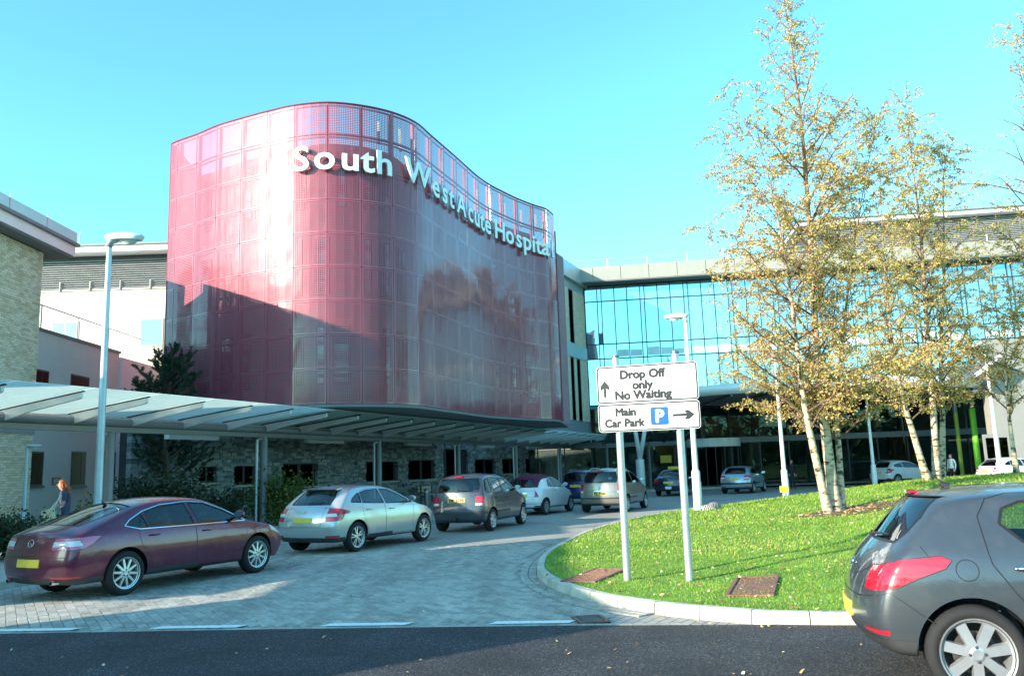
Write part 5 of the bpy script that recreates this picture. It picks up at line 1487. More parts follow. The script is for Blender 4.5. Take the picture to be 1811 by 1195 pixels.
    if 'spoiler' in S:
        pr_, hw = S['spoiler']; b = MB(); n = len(pr_); vs = []
        for yv, k in ((-hw, .8), (-hw*.9, 1), (hw*.9, 1), (hw, .8)):
            cx = sum(p[0] for p in pr_)/n; cz = sum(p[1] for p in pr_)/n
            vs += [(cx+(px-cx)*k+abs(yv)*.06, yv, cz+(pz_-cz)*k-.03*(yv/hw)**2) for px, pz_ in pr_]
        fs = [(i*n+k, i*n+(k+1) % n, (i+1)*n+(k+1) % n, (i+1)*n+k) for i in range(3) for k in range(n)]+[tuple(range(n))[::-1], tuple(3*n+k for k in range(n))]
        b.add(vs, fs); L2W(b).build('spoiler', S['paint'], t, smooth=True, auto=50)
    if 'aerial' in S:
        x, Ln = S['aerial']; h = hit((x, 0, 3), (0, 0, -1)); b = MB(); b.tube([h[0], h[0]+Vector((-.06, 0, .03))], [.03, .02], 8); b.tube([h[0]+Vector((-.03, 0, .02)), h[0]+Vector((-.03-Ln*.6, 0, Ln*.7))], [.006, .003], 6); L2W(b).build('aerial', 'black_plastic', t)
    if 'rails' in S:
        for s in sides:
            x0, x1, yy = S['rails']; pts = []
            for k in range(7):
                x = x0+(x1-x0)*k/6; h = hit((x, s*yy, 3), (0, 0, -1)); pts.append(h[0]+Vector((0, 0, .012 if k in (0, 6) else .05)))
            b = MB(); b.tube(pts, .016, 6); L2W(b).build('roof_rail', 'galvanised', t, smooth=True)
    for (x, y, z) in S.get('exhaust', []):
        b = MB(); b.lathe([(.028, -.06), (.036, -.06), (.036, .25), (.028, .25)], 14, (x, y, z), 'x', closed=True); L2W(b).build('exhaust', 'chrome', t, smooth=True, auto=40)
    for (bx_, nm, m) in S.get('boxes', []):
        b = MB(); b.box(*bx_); L2W(b).build(nm, m, t)
    # wheels
    tm, rm, hm = wheel_meshes(S)
    for xc in (S['xr'], S['xf']):
        for s in sides:
            st_ = S.get('steer', 0) if xc == S['xf'] else 0
            wo = link_mesh('wheel', hm, t, (xc, s*yw, S['wr']), (0, RND.uniform(0, 1.2), (0 if s > 0 else pi)+st_))
            link_mesh('tyre', tm, wo); link_mesh('rim', rm, wo)
            b = MB(); R = S['wr']+.055; n = 16; vs = []
            for k in range(n+1):
                a = radians(-5)+radians(190)*k/n; vs += [(xc+R*cos(a), s*(S['W']/2-.33), S['wr']+R*sin(a)), (xc+R*cos(a), s*(S['W']/2-.02*1-.045), S['wr']+R*sin(a))]
            b.add(vs, [(2*k, 2*k+1, 2*k+3, 2*k+2) for k in range(n)]); L2W(b).build('wheel_arch', 'black_plastic', t, smooth=True)
            # arch lip
            ribbon([(xc+(S['wr']+.05)*cos(radians(-12+204*k/24)), S['wr']+.015+(S['wr']+.05)*sin(radians(-12+204*k/24))) for k in range(25)], 'y', s, .012, .003, S['paint'], 'arch_lip', t, False)
    # cabin
    if S.get('cabin', True):
        sx = S.get('seat_x', S['xf']-1.45)
        for yy in (-.36, .36):
            b = MB(); b.box(sx-.1, sx+.42, yy-.24, yy+.24, .35, .52); b.slab([(sx-.12, yy-.23, .5), (sx-.02, yy-.23, .5), (sx-.22, yy-.2, 1.08), (sx-.30, yy-.2, 1.08)], (0, .44, 0))
            b.box(sx-.32, sx-.23, yy-.13, yy+.13, 1.10, S['H']-.19 if S['H'] < 1.5 else 1.32); L2W(b).build('front_seat', 'car_seat', t)
        rx = S['xr']+.15; b = MB(); b.box(rx, rx+.5, -.6, .6, .35, .5); b.slab([(rx, -.6, .48), (rx+.12, -.6, .48), (rx-.05, -.56, 1.0), (rx-.13, -.56, 1.0)], (0, 1.15, 0))
        for yy in (-.36, .36): b.box(rx-.15, rx-.06, yy-.12, yy+.12, 1.0, 1.15)
        L2W(b).build('rear_seat', 'car_seat', t)
        dx = S.get('dash_x', S['xf']-.62); b = MB(); b.slab([(dx-.1, -.66, .5), (dx+.28, -.66, .5), (dx+.34, -.66, .90), (dx, -.66, .92), (dx-.1, -.66, .8)], (0, 1.32, 0)); L2W(b).build('dashboard', 'car_seat', t)
        b = MB(); c = Vector((dx-.2, -.36, .86)); ring = [c+Vector((sin(a)*.0-.06*cos(a), .18*sin(a), .17*cos(a))) for a in [2*pi*k/20 for k in range(21)]]
        b.tube(ring, .014, 6, cap=False); b.tube([c, c+Vector((.2, 0, -.08))], .03, 6); L2W(b).build('steering_wheel', 'black_plastic', t)
        b = MB(); b.box(S['xr']-.45, dx+.3, -.68, .68, .30, .345); L2W(b).build('cabin_floor', 'interior_dark', t)
    return t
paint('paint_burgundy', (.135, .012, .045), .5, .3); paint('paint_silver', (.52, .53, .52), .55, .3); paint('paint_dark_grey', (.050, .060, .075), .3, .35); paint('paint_white', (.74, .76, .77), .0, .35)
paint('paint_beige_grey', (.24, .225, .20), .5, .35); paint('paint_navy', (.018, .022, .050), .4, .3); paint('paint_blue', (.012, .03, .20), .4, .3); paint('paint_ice', (.40, .46, .50), .55, .3); paint('paint_graphite', (.068, .082, .095), .5, .3)
def sc(pts, kx, kz, dx=0, dz=0): return [(x*kx+dx, z*kz+dz) for x, z in pts]
HATCH = dict(L=4.36, W=1.82, H=1.48, belt=1.02, xr=.86, xf=3.48, wr=.325, spokes=5, split=True, tumble=.69,
    rear=[(.14, .24), (.04, .34), (0, .50), (.02, .66), (.08, .84), (.22, 1.02), (.52, 1.28), (.70, 1.41)],
    top=[(.70, 1.41), (1.0, 1.465), (1.6, 1.485), (2.1, 1.45), (2.5, 1.35), (3.0, 1.12), (3.3, 1.0), (3.7, .93), (4.05, .82), (4.25, .68)],
    front=[(4.2, .22), (4.33, .34), (4.36, .48), (4.33, .58), (4.25, .68)],
    side_windows=[[(.72, 1.09), (.80, 1.17), (1.02, 1.27), (1.10, 1.28), (1.05, 1.065)], [(1.10, 1.06), (1.15, 1.29), (1.40, 1.335), (1.82, 1.345), (1.86, 1.02)], [(1.94, 1.015), (1.90, 1.345), (2.2, 1.325), (2.55, 1.20), (2.98, .985)]],
    doors=[[(1.34, .30), (1.15, .62), (1.06, .86), (1.06, 1.06), (1.14, 1.32), (1.42, 1.365), (1.87, 1.375), (1.90, .30)], [(1.905, .30), (1.875, 1.375), (2.2, 1.36), (2.58, 1.225), (3.02, .98), (3.0, .30)]],
    rear_window=('x', [(-.56, 1.055), (.56, 1.055), (.54, 1.20), (.44, 1.365), (-.44, 1.365), (-.54, 1.20)]),
    windscreen=[(2.38, -.50), (3.08, -.68), (3.14, 0), (3.08, .68), (2.38, .50), (2.34, 0)],
    tail_light=[(.0, .78), (.06, .90), (.16, 1.0), (.30, .975), (.58, .91), (.62, .875), (.44, .85), (.36, .73), (.10, .70)], tail_y=.60,
    tail_inner=[(.08, .80), (.10, .86), (.24, .87), (.24, .80)],
    reflector=[(.0, .36), (.0, .40), (.30, .40), (.30, .36)],
    head_light=[(3.78, .74), (3.7, .86), (3.85, .87), (4.2, .72), (4.3, .62), (4.1, .62)],
    handles=[(1.28, .90), (2.12, .88)], mirror=(2.80, 1.02), plate_z=.73, badge_z=.90, badge_r=.035, wiper=((0.02, 1.07), (-.36, 1.10)), spoiler=([(.52, 1.41), (.78, 1.452), (.80, 1.42), (.58, 1.385)], .50),
    rear_lines=[[(-.50, 1.02), (-.50, .60), (.50, .60), (.50, 1.02)], [(-.8, .575), (.8, .575)]],
    extra=[('x', [(-1, .22), (1, .22), (1, .355), (-1, .355)], 'bumper_valance', 'car_trim', .002)], aerial=(.95, .22))
def var(base, **k):
    d = dict(base); d.update(k); return d
def scale_spec(S, kx, kz, **k):
    d = dict(S)
    for q in ('rear', 'top', 'front', 'tail_light', 'tail_inner', 'reflector', 'head_light', 'handles'):
        if q in d: d[q] = sc(d[q], kx, kz)
    for q in ('side_windows', 'doors'): d[q] = [sc(p, kx, kz) for p in d[q]]
    if 'rear_window' in d: d['rear_window'] = (d['rear_window'][0], sc(d['rear_window'][1], 1 if d['rear_window'][0] == 'x' else kx, kz if d['rear_window'][0] == 'x' else 1))
    d['windscreen'] = sc(d['windscreen'], kx, 1); d['mirror'] = (d['mirror'][0]*kx, d['mirror'][1]*kz)
    d['rear_lines'] = [sc(p, 1, kz) for p in d.get('rear_lines', [])]
    if 'spoiler' in d: d['spoiler'] = (sc(d['spoiler'][0], kx, kz), d['spoiler'][1])
    if 'wiper' in d: d['wiper'] = tuple((y, z*kz) for y, z in d['wiper'])
    for q in ('L', 'xr', 'xf'): d[q] = d[q]*kx
    for q in ('H', 'belt', 'plate_z'): d[q] = d[q]*kz
    if 'badge_z' in d: d['badge_z'] *= kz
    if 'aerial' in d: d['aerial'] = (d['aerial'][0]*kx, d['aerial'][1])
    d.update(k); return d
MAZDA = dict(L=4.755, W=1.80, H=1.44, belt=.99, xr=1.02, xf=3.745, wr=.33, spokes=10, tumble=.66, paint='paint_burgundy', rtap=.08,
    rear=[(.12, .24), (.03, .34), (0, .50), (.02, .68), (.06, .86), (.12, 1.0)],
    top=[(.12, 1.0), (.35, 1.075), (.75, 1.20), (1.25, 1.355), (1.7, 1.43), (2.2, 1.445), (2.7, 1.40), (3.1, 1.25), (3.55, 1.03), (3.95, .95), (4.35, .86), (4.6, .72)],
    front=[(4.6, .22), (4.73, .35), (4.755, .5), (4.72, .62), (4.6, .72)],
    side_windows=[[(1.03, 1.035), (1.13, 1.10), (1.36, 1.20), (1.42, .985), (1.25, .985)], [(1.46, .985), (1.42, 1.215), (1.75, 1.295), (2.25, 1.325), (2.31, .975)], [(2.40, .975), (2.34, 1.325), (2.65, 1.295), (3.0, 1.165), (3.42, .955)]],
    doors=[[(1.55, .29), (1.42, .55), (1.27, .74), (1.22, .96), (1.40, 1.24), (1.75, 1.325), (2.31, 1.355), (2.36, .29)], [(2.365, .29), (2.315, 1.355), (2.66, 1.325), (3.02, 1.19), (3.47, .95), (3.45, .29)]],
    rear_window=('z', [(.44, -.50), (1.28, -.56), (1.34, 0), (1.28, .56), (.44, .50), (.40, 0)]),
    windscreen=[(2.84, -.52), (3.5, -.68), (3.58, 0), (3.5, .68), (2.84, .52), (2.80, 0)],
    tail_light=[(-.05, .74), (-.05, .80), (.06, .905), (.45, .93), (.60, .925), (.42, .80), (.30, .755)], tail_y=.46, lens='pink_lens', tail_inner=[(.05, .79), (.08, .86), (.26, .875), (.30, .80)],
    reflector=[(.0, .33), (.0, .37), (.30, .37), (.30, .33)], head_light=[(4.1, .74), (4.02, .86), (4.2, .87), (4.55, .72), (4.6, .64), (4.4, .64)],
    handles=[(1.50, .86), (2.56, .85)], handle_mat='paint_burgundy', mirror=(3.18, 1.01), plate_z=.56, badge_z=.84, badge_r=.055,
    rear_lines=[[(-.48, .98), (-.50, .66), (.50, .66), (.48, .98)], [(-.85, .645), (.85, .645)]],
    chrome_lines=[[(1.0, 1.03), (1.12, 1.115), (1.40, 1.235), (1.75, 1.315), (2.30, 1.345), (2.66, 1.315), (3.02, 1.18), (3.45, .955), (2.35, .958), (1.26, .968), (1.0, 1.03)]],
    extra=[('x', [(-1, .22), (1, .22), (1, .34), (-1, .34)], 'bumper_valance', 'car_trim', .002)], exhaust=[(.10, -.52, .29), (.10, .52, .29)], aerial=(1.25, .12), lines=[[(.50, .93), (.62, .93), (.72, 1.02)], [(.05, .60), (.45, .62), (.60, .72)]])
MPV = dict(L=4.17, W=1.72, H=1.62, belt=1.05, xr=.72, xf=3.30, wr=.31, spokes=6, tumble=.74, paint='paint_dark_grey', crown=.07, glass='car_glass_dark', rear_glass='car_glass',
    rear=[(.12, .26), (.03, .36), (0, .52), (.02, .70), (.04, .90), (.09, 1.10), (.20, 1.40), (.30, 1.55)],
    top=[(.30, 1.55), (.7, 1.615), (1.4, 1.625), (1.9, 1.58), (2.3, 1.46), (2.8, 1.20), (3.1, 1.05), (3.5, .97), (3.85, .86), (4.05, .72)],
    front=[(4.02, .24), (4.14, .36), (4.17, .5), (4.14, .62), (4.05, .72)],
    side_windows=[[(.36, 1.14), (.46, 1.40), (.62, 1.46), (.78, 1.46), (.74, 1.08), (.45, 1.08)], [(.84, 1.07), (.87, 1.46), (1.55, 1.47), (1.58, 1.05)], [(1.66, 1.05), (1.64, 1.47), (1.95, 1.44), (2.30, 1.28), (2.68, 1.05)]],
    doors=[[(1.15, .32), (1.02, .6), (.80, .80), (.79, 1.05), (.83, 1.50), (1.60, 1.51), (1.62, .32)], [(1.625, .32), (1.605, 1.51), (1.96, 1.475), (2.33, 1.31), (2.74, 1.04), (2.72, .32)]],
    rear_window=('x', [(-.62, 1.10), (.62, 1.10), (.64, 1.28), (.56, 1.48), (-.56, 1.48), (-.64, 1.28)]),
    windscreen=[(2.12, -.56), (2.84, -.66), (2.92, 0), (2.84, .66), (2.12, .56), (2.06, 0)],
    tail_light=[(-.05, .70), (-.05, .96), (.10, 1.0), (.26, .98), (.28, .86), (.24, .72)], tail_y=.56, tail_inner=[(-.05, .74), (-.05, .80), (.16, .80), (.16, .74)], head_light=[(3.58, .76), (3.5, .88), (3.7, .9), (4.0, .74), (4.08, .66), (3.9, .66)],
    handles=[(1.02, .92), (1.85, .90)], handle_mat='car_trim', mirror=(2.55, 1.10), mirror_mat='car_trim', plate_z=.88, badge_z=1.0, badge_r=.03, wiper=((0.05, 1.12), (-.40, 1.15)), brake_light=(.27, 1.545, .12), plate='DIL 5775',
    rear_lines=[[(-.56, 1.05), (-.58, .62), (.58, .62), (.56, 1.05)]], extra=[('x', [(-1, .22), (1, .22), (1, .34), (-1, .34)], 'bumper_valance', 'car_trim', .002), ('x', [(-.95, .50), (.95, .50), (.95, .56), (-.95, .56)], 'bumper_strip', 'car_trim', .003)],
    boxes=[((-.10, .02, -.04, .04, .33, .40), 'tow_bar', 'black_plastic')])
C3P = scale_spec(MPV, 4.08/4.17, 1.0, W=1.77, paint='paint_beige_grey', plate='TIL 9100', plate_z=.70, badge_z=.93, spokes=5, split=True, handle_mat='paint_beige_grey', mirror_mat='paint_beige_grey', rails=(.45, 2.0, .52), brake_light=(.27, 1.535, .10), boxes=[], glass='car_glass_dark',
    tail_light=[(-.05, .78), (-.05, 1.0), (.10, 1.06), (.20, 1.04), (.20, .86), (.16, .76)], tail_y=.66, lines=[[(.25, .55), (1.0, .50)], [(1.0, .50), (2.7, .50)]],
    rear_chrome=[[(-.4, .80), (.4, .80)]],
    side_windows=[[(.34, 1.12), (.42, 1.38), (.58, 1.46), (.74, 1.46), (.70, 1.08)], [(.80, 1.07), (.83, 1.46), (1.50, 1.47), (1.54, 1.05)], [(1.62, 1.05), (1.60, 1.47), (1.95, 1.43), (2.30, 1.26), (2.62, 1.05)]])
F500 = dict(L=3.55, W=1.63, H=1.49, belt=.98, xr=.62, xf=2.92, wr=.29, spokes=6, split=False, tumble=.66, paint='paint_white', rtap=.14, rbulge=.2, crown=.08, nx=26,
    rear=[(.12, .24), (.03, .36), (0, .50), (.03, .66), (.08, .84), (.14, .98), (.25, 1.20), (.40, 1.385)],
    top=[(.40, 1.385), (.8, 1.47), (1.3, 1.49), (1.7, 1.45), (2.0, 1.34), (2.4, 1.10), (2.7, .97), (3.05, .90), (3.3, .80), (3.45, .64)],
    front=[(3.4, .22), (3.52, .34), (3.55, .46), (3.53, .54), (3.45, .64)],
    side_windows=[[(.90, 1.04), (1.02, 1.24), (1.22, 1.31), (1.28, 1.0)], [(1.34, 1.0), (1.30, 1.325), (1.62, 1.325), (1.95, 1.20), (2.30, .97)]],
    doors=[[(1.14, .30), (1.12, .7), (1.26, 1.0), (1.24, 1.35), (1.64, 1.355), (1.98, 1.225), (2.36, .96), (2.34, .30)]],
    rear_window=('x', [(-.48, 1.03), (.48, 1.03), (.44, 1.20), (.34, 1.30), (-.34, 1.30), (-.44, 1.20)]),
    windscreen=[(1.92, -.48), (2.46, -.58), (2.54, 0), (2.46, .58), (1.92, .48), (1.87, 0)],
    tail_light=[(-.05, .66), (-.05, .88), (.22, .88), (.22, .66)], tail_y=.53, head_light=[(2.95, .66), (2.95, .8), (3.2, .8), (3.35, .68), (3.2, .6)],
    handles=[(1.36, .88)], handle_mat='chrome', mirror=(2.12, 1.0), plate_z=.70, badge_z=.86, badge_r=.03, plate_mat='plate_yellow',
    rear_lines=[[(-.50, .98), (-.52, .58), (.52, .58), (.50, .98)]], rear_chrome=[[(-.25, .80), (.25, .80)], [(-.8, .42), (.8, .42)]],
    extra_first=[('x', [(-.60, 1.005), (.60, 1.005), (.58, 1.60), (-.58, 1.60)], 'soft_top', 'soft_top', .006)])
# keep the soft top off the rear glass: cut it first
SALOON = dict(L=4.63, W=1.77, H=1.44, belt=.95, xr=1.05, xf=3.68, wr=.31, spokes=8, tumble=.66, paint='paint_navy', glass='car_glass_dark', rear_glass='car_glass',
    rear=[(.12, .26), (.03, .36), (0, .52), (.02, .70), (.05, .86), (.10, .98)],
    top=[(.10, .98), (.45, 1.02), (.80, 1.05), (1.15, 1.25), (1.5, 1.40), (2.0, 1.44), (2.5, 1.41), (2.9, 1.24), (3.35, 1.0), (3.8, .93), (4.2, .86), (4.5, .72)],
    front=[(4.48, .22), (4.6, .35), (4.63, .5), (4.6, .62), (4.5, .72)],
    side_windows=[[(1.10, 1.0), (1.34, 1.22), (1.52, 1.30), (2.05, 1.325), (2.08, .96)], [(2.16, .96), (2.13, 1.325), (2.45, 1.30), (2.80, 1.16), (3.18, .95)]],
    doors=[[(1.52, .29), (1.40, .6), (1.24, .8), (1.24, 1.0), (1.52, 1.33), (2.09, 1.355), (2.12, .29)], [(2.125, .29), (2.095, 1.355), (2.47, 1.33), (2.83, 1.19), (3.24, .945), (3.22, .29)]],
    rear_window=('x', [(-.50, 1.075), (.50, 1.075), (.46, 1.25), (.40, 1.35), (-.40, 1.35), (-.46, 1.25)]),
    windscreen=[(2.64, -.52), (3.26, -.66), (3.34, 0), (3.26, .66), (2.64, .52), (2.6, 0)],
    tail_light=[(-.05, .70), (-.05, .84), (.35, .86), (.38, .74)], tail_y=.46, head_light=[(4.0, .72), (3.95, .82), (4.3, .78), (4.5, .66), (4.3, .62)],
    handles=[(1.45, .86), (2.3, .85)], mirror=(2.98, .98), plate_z=.72, badge_z=.90, badge_r=.03, rear_lines=[[(-.5, .96), (-.5, .60), (.5, .60), (.5, .96)]],
    boxes=[((1.75, 1.95, -.32, .32, 1.43, 1.56), 'taxi_sign', 'plate_yellow'), ((-.03, .03, -.16, .16, .38, .52), 'licence_plate', 'white_sign')])
P308 = var(HATCH, L=4.28, W=1.82, H=1.46, paint='paint_graphite', xr=.74, xf=3.41, wr=.325, spokes=7, split=False, rimr=.73, lev=3, belt=1.0,
    rear=[(.12, .28), (.03, .38), (-.02, .50), (.0, .64), (.05, .80), (.14, .96), (.22, 1.03), (.42, 1.28), (.55, 1.405)],
    top=[(.55, 1.405), (.9, 1.448), (1.5, 1.465), (2.0, 1.445), (2.45, 1.37), (2.95, 1.13), (3.25, 1.0), (3.65, .93), (4.0, .82), (4.2, .68)],
    front=[(4.12, .22), (4.25, .34), (4.28, .48), (4.25, .58), (4.2, .68)],
    side_windows=[[(1.00, 1.20), (1.04, 1.30), (1.16, 1.345), (1.70, 1.375), (1.74, 1.02), (1.30, 1.035), (1.12, 1.08)], [(1.83, 1.01), (1.79, 1.375), (2.15, 1.35), (2.5, 1.22), (2.92, .985)]],
    doors=[[(1.26, .30), (1.16, .56), (1.02, .74), (.90, .93), (.885, 1.02), (.87, 1.25), (.95, 1.37), (1.10, 1.405), (1.76, 1.415), (1.79, .30)], [(1.795, .30), (1.765, 1.415), (2.17, 1.39), (2.53, 1.25), (2.98, .98), (2.96, .30)]],
    rear_window=('x', [(-.58, 1.06), (.58, 1.06), (.63, 1.14), (.62, 1.24), (.50, 1.385), (-.50, 1.385), (-.62, 1.24), (-.63, 1.14)]),
    tail_light=[(.03, .735), (.06, .79), (.16, .89), (.32, .955), (.58, .985), (.645, .955), (.60, .90), (.42, .83), (.27, .76), (.12, .725)], tail_y=.56, tail_inner=None, handles=[(1.13, .90), (2.02, .88)], handle_mat='chrome',
    plate_z=.53, badge_z=.86, brake_light=(.57, 1.425, .10), wiper=((.0, 1.065), (-.40, 1.10)),
    rear_lines=[[(-.48, 1.0), (-.52, .66), (.52, .66), (.48, 1.0)]], lines=[[(.04, .66), (.22, .73), (.50, .52)], [(.50, .985), (.46, 1.05)], circ(.735, .89, .072, 20)+[(.807, .89)], [(1.18, .98), (1.3, .9)]],
    extra=[('x', [(-1, .22), (1, .22), (1, .40), (-1, .40)], 'bumper_valance', 'car_trim', .002)], aerial=(.85, .20), reflector=[(.0, .43), (.0, .46), (.2, .46), (.2, .43)])
P308['inner_lens'] = 'red_lens'; P308['tail_inner'] = [(.30, .86), (.34, .93), (.52, .955), (.56, .92), (.42, .86)]; P308.pop('spoiler')
P207 = scale_spec(HATCH, 4.03/4.36, 1.47/1.48, W=1.75, paint='paint_ice', spokes=7, split=False, wr=.305, tail_light=[(-.05, .74), (.0, .90), (.10, .98), (.36, .96), (.42, .90), (.26, .80), (.08, .72)], tail_y=.52, plate_z=.80,
    extra=[('x', [(-1, .22), (1, .22), (1, .34), (-1, .34)], 'bumper_valance', 'car_trim', .002), ('x', [(-.9, .50), (.9, .50), (.9, .58), (-.9, .58)], 'bumper_strip', 'black_plastic', .004)], glass='car_glass_dark')
FIESTA = scale_spec(HATCH, 3.95/4.36, 1.48/1.48, W=1.72, paint='paint_white', spokes=5, split=False, wr=.305, glass='car_glass_dark', rear_glass='car_glass_dark',
    side_windows=[[(.62, 1.12), (.74, 1.22), (1.15, 1.30), (1.25, 1.30), (1.28, 1.04), (.80, 1.06)], [(1.36, 1.03), (1.33, 1.325), (1.75, 1.335), (2.05, 1.28), (2.38, 1.16), (2.72, .99)]],
    doors=[[(1.32, .30), (1.28, 1.35), (1.78, 1.36), (2.08, 1.31), (2.42, 1.19), (2.78, .98), (2.76, .30)]], handles=[(1.50, .90)])
W207 = var(P207, paint='paint_white', extra=P207['extra'][:1])
BLUE = scale_spec(MPV, 3.75/4.17, 1.55/1.62, W=1.68, paint='paint_blue', plate=None, boxes=[], handle_mat='paint_blue', mirror_mat='paint_blue')
FOCUS = var(HATCH, paint='paint_silver', W=1.84)
for _S in (F500, C3P, SALOON, P207, FIESTA, W207, BLUE): _S['lev'] = 1
car(MAZDA, 'liftback_car', 'burgundy liftback car parked at the kerb in front of the lamp', (-6.1, 13.0), 27.5)
car(FOCUS, 'hatchback_car', 'silver five-door hatchback parked at the kerb behind the burgundy car', (-3.68, 18.9), 28)
car(MPV, 'people_carrier', 'dark grey people carrier with a yellow plate and tow bar', (-.79, 23.9), 20)
car(F500, 'city_car', 'small white rounded car with maroon soft top', (1.0, 31.2), 27)
car(BLUE, 'small_car', 'blue car partly hidden behind the beige-grey people carrier', (3.6, 38.8), 26)
car(C3P, 'people_carrier', 'beige-grey people carrier with roof rails and silver plate bar', (4.02, 31.2), 24)
car(SALOON, 'taxi', 'dark blue saloon taxi with a yellow roof sign near the entrance', (9.2, 45.4), 22)
car(P207, 'hatchback_car', 'ice blue hatchback stopped in front of the entrance doors', (12.75, 45.3), 30)
car(FIESTA, 'hatchback_car', 'white three-door hatchback beyond the lawn behind the birch trunks', (23.2, 51.0), 68)
car(W207, 'hatchback_car', 'white five-door hatchback beyond the lawn near the beige wall', (25.4, 43.2), 80)
car(P308, 'hatchback_car', 'graphite hatchback on the tarmac beside the grass island', (3.17, 6.05), 106)
# ------------------------------------------------------------------ trees and planting
def birch_bark():
    m, t, b = nodes_of('birch_bark'); b.inputs['Roughness'].default_value = .8
    tc = t.nodes.new('ShaderNodeTexCoord'); mp = t.nodes.new('ShaderNodeMapping'); mp.inputs['Scale'].default_value = (3, 3, 7)
    n = t.nodes.new('ShaderNodeTexNoise'); n.inputs['Scale'].default_value = 1.5; n.inputs['Detail'].default_value = 5
    t.links.new(tc.outputs['Object'], mp.inputs[0]); t.links.new(mp.outputs[0], n.inputs['Vector'])
    r = t.nodes.new('ShaderNodeValToRGB'); e = r.color_ramp.elements; e[0].position = .38; e[0].color = (.05, .035, .025, 1); e[1].position = .54; e[1].color = (.58, .47, .33, 1)
    k = e.new(.42); k.color = (.34, .24, .16, 1)
    t.links.new(n.outputs[0], r.inputs[0])
    sp_ = t.nodes.new('ShaderNodeSeparateXYZ'); t.links.new(tc.outputs['Object'], sp_.inputs[0]); mr = t.nodes.new('ShaderNodeMapRange'); mr.inputs[1].default_value = 3.0; mr.inputs[2].default_value = 9.0
    t.links.new(sp_.outputs[2], mr.inputs[0]); mx = t.nodes.new('ShaderNodeMix'); mx.data_type = 'RGBA'; t.links.new(mr.outputs[0], mx.inputs[0]); t.links.new(r.outputs[0], mx.inputs[6]); mx.inputs[7].default_value = (.26, .13, .085, 1)
    t.links.new(mx.outputs[2], b.inputs['Base Color'])
    bp = t.nodes.new('ShaderNodeBump'); bp.inputs['Strength'].default_value = .5; bp.inputs['Distance'].default_value = .02; t.links.new(n.outputs[0], bp.inputs['Height']); t.links.new(bp.outputs[0], b.inputs['Normal'])
    MATS['birch_bark'] = m
birch_bark()
mat('twig', (.13, .075, .055), .8, 0, .25, 6)
def leaf(b, p, s, r, rnd, elong=1.25):
    d = Vector((r.gauss(0, 1), r.gauss(0, 1), r.gauss(0, .7))).normalized(); a = d.cross(Vector((r.gauss(0, 1), r.gauss(0, 1), r.gauss(0, 1)))).normalized()
    b.add([p-d*s*elong*.5, p+a*s*.42-d*s*.08, p+d*s*elong*.6, p-a*s*.42-d*s*.08], [(0, 1, 2, 3)], rnd=rnd)
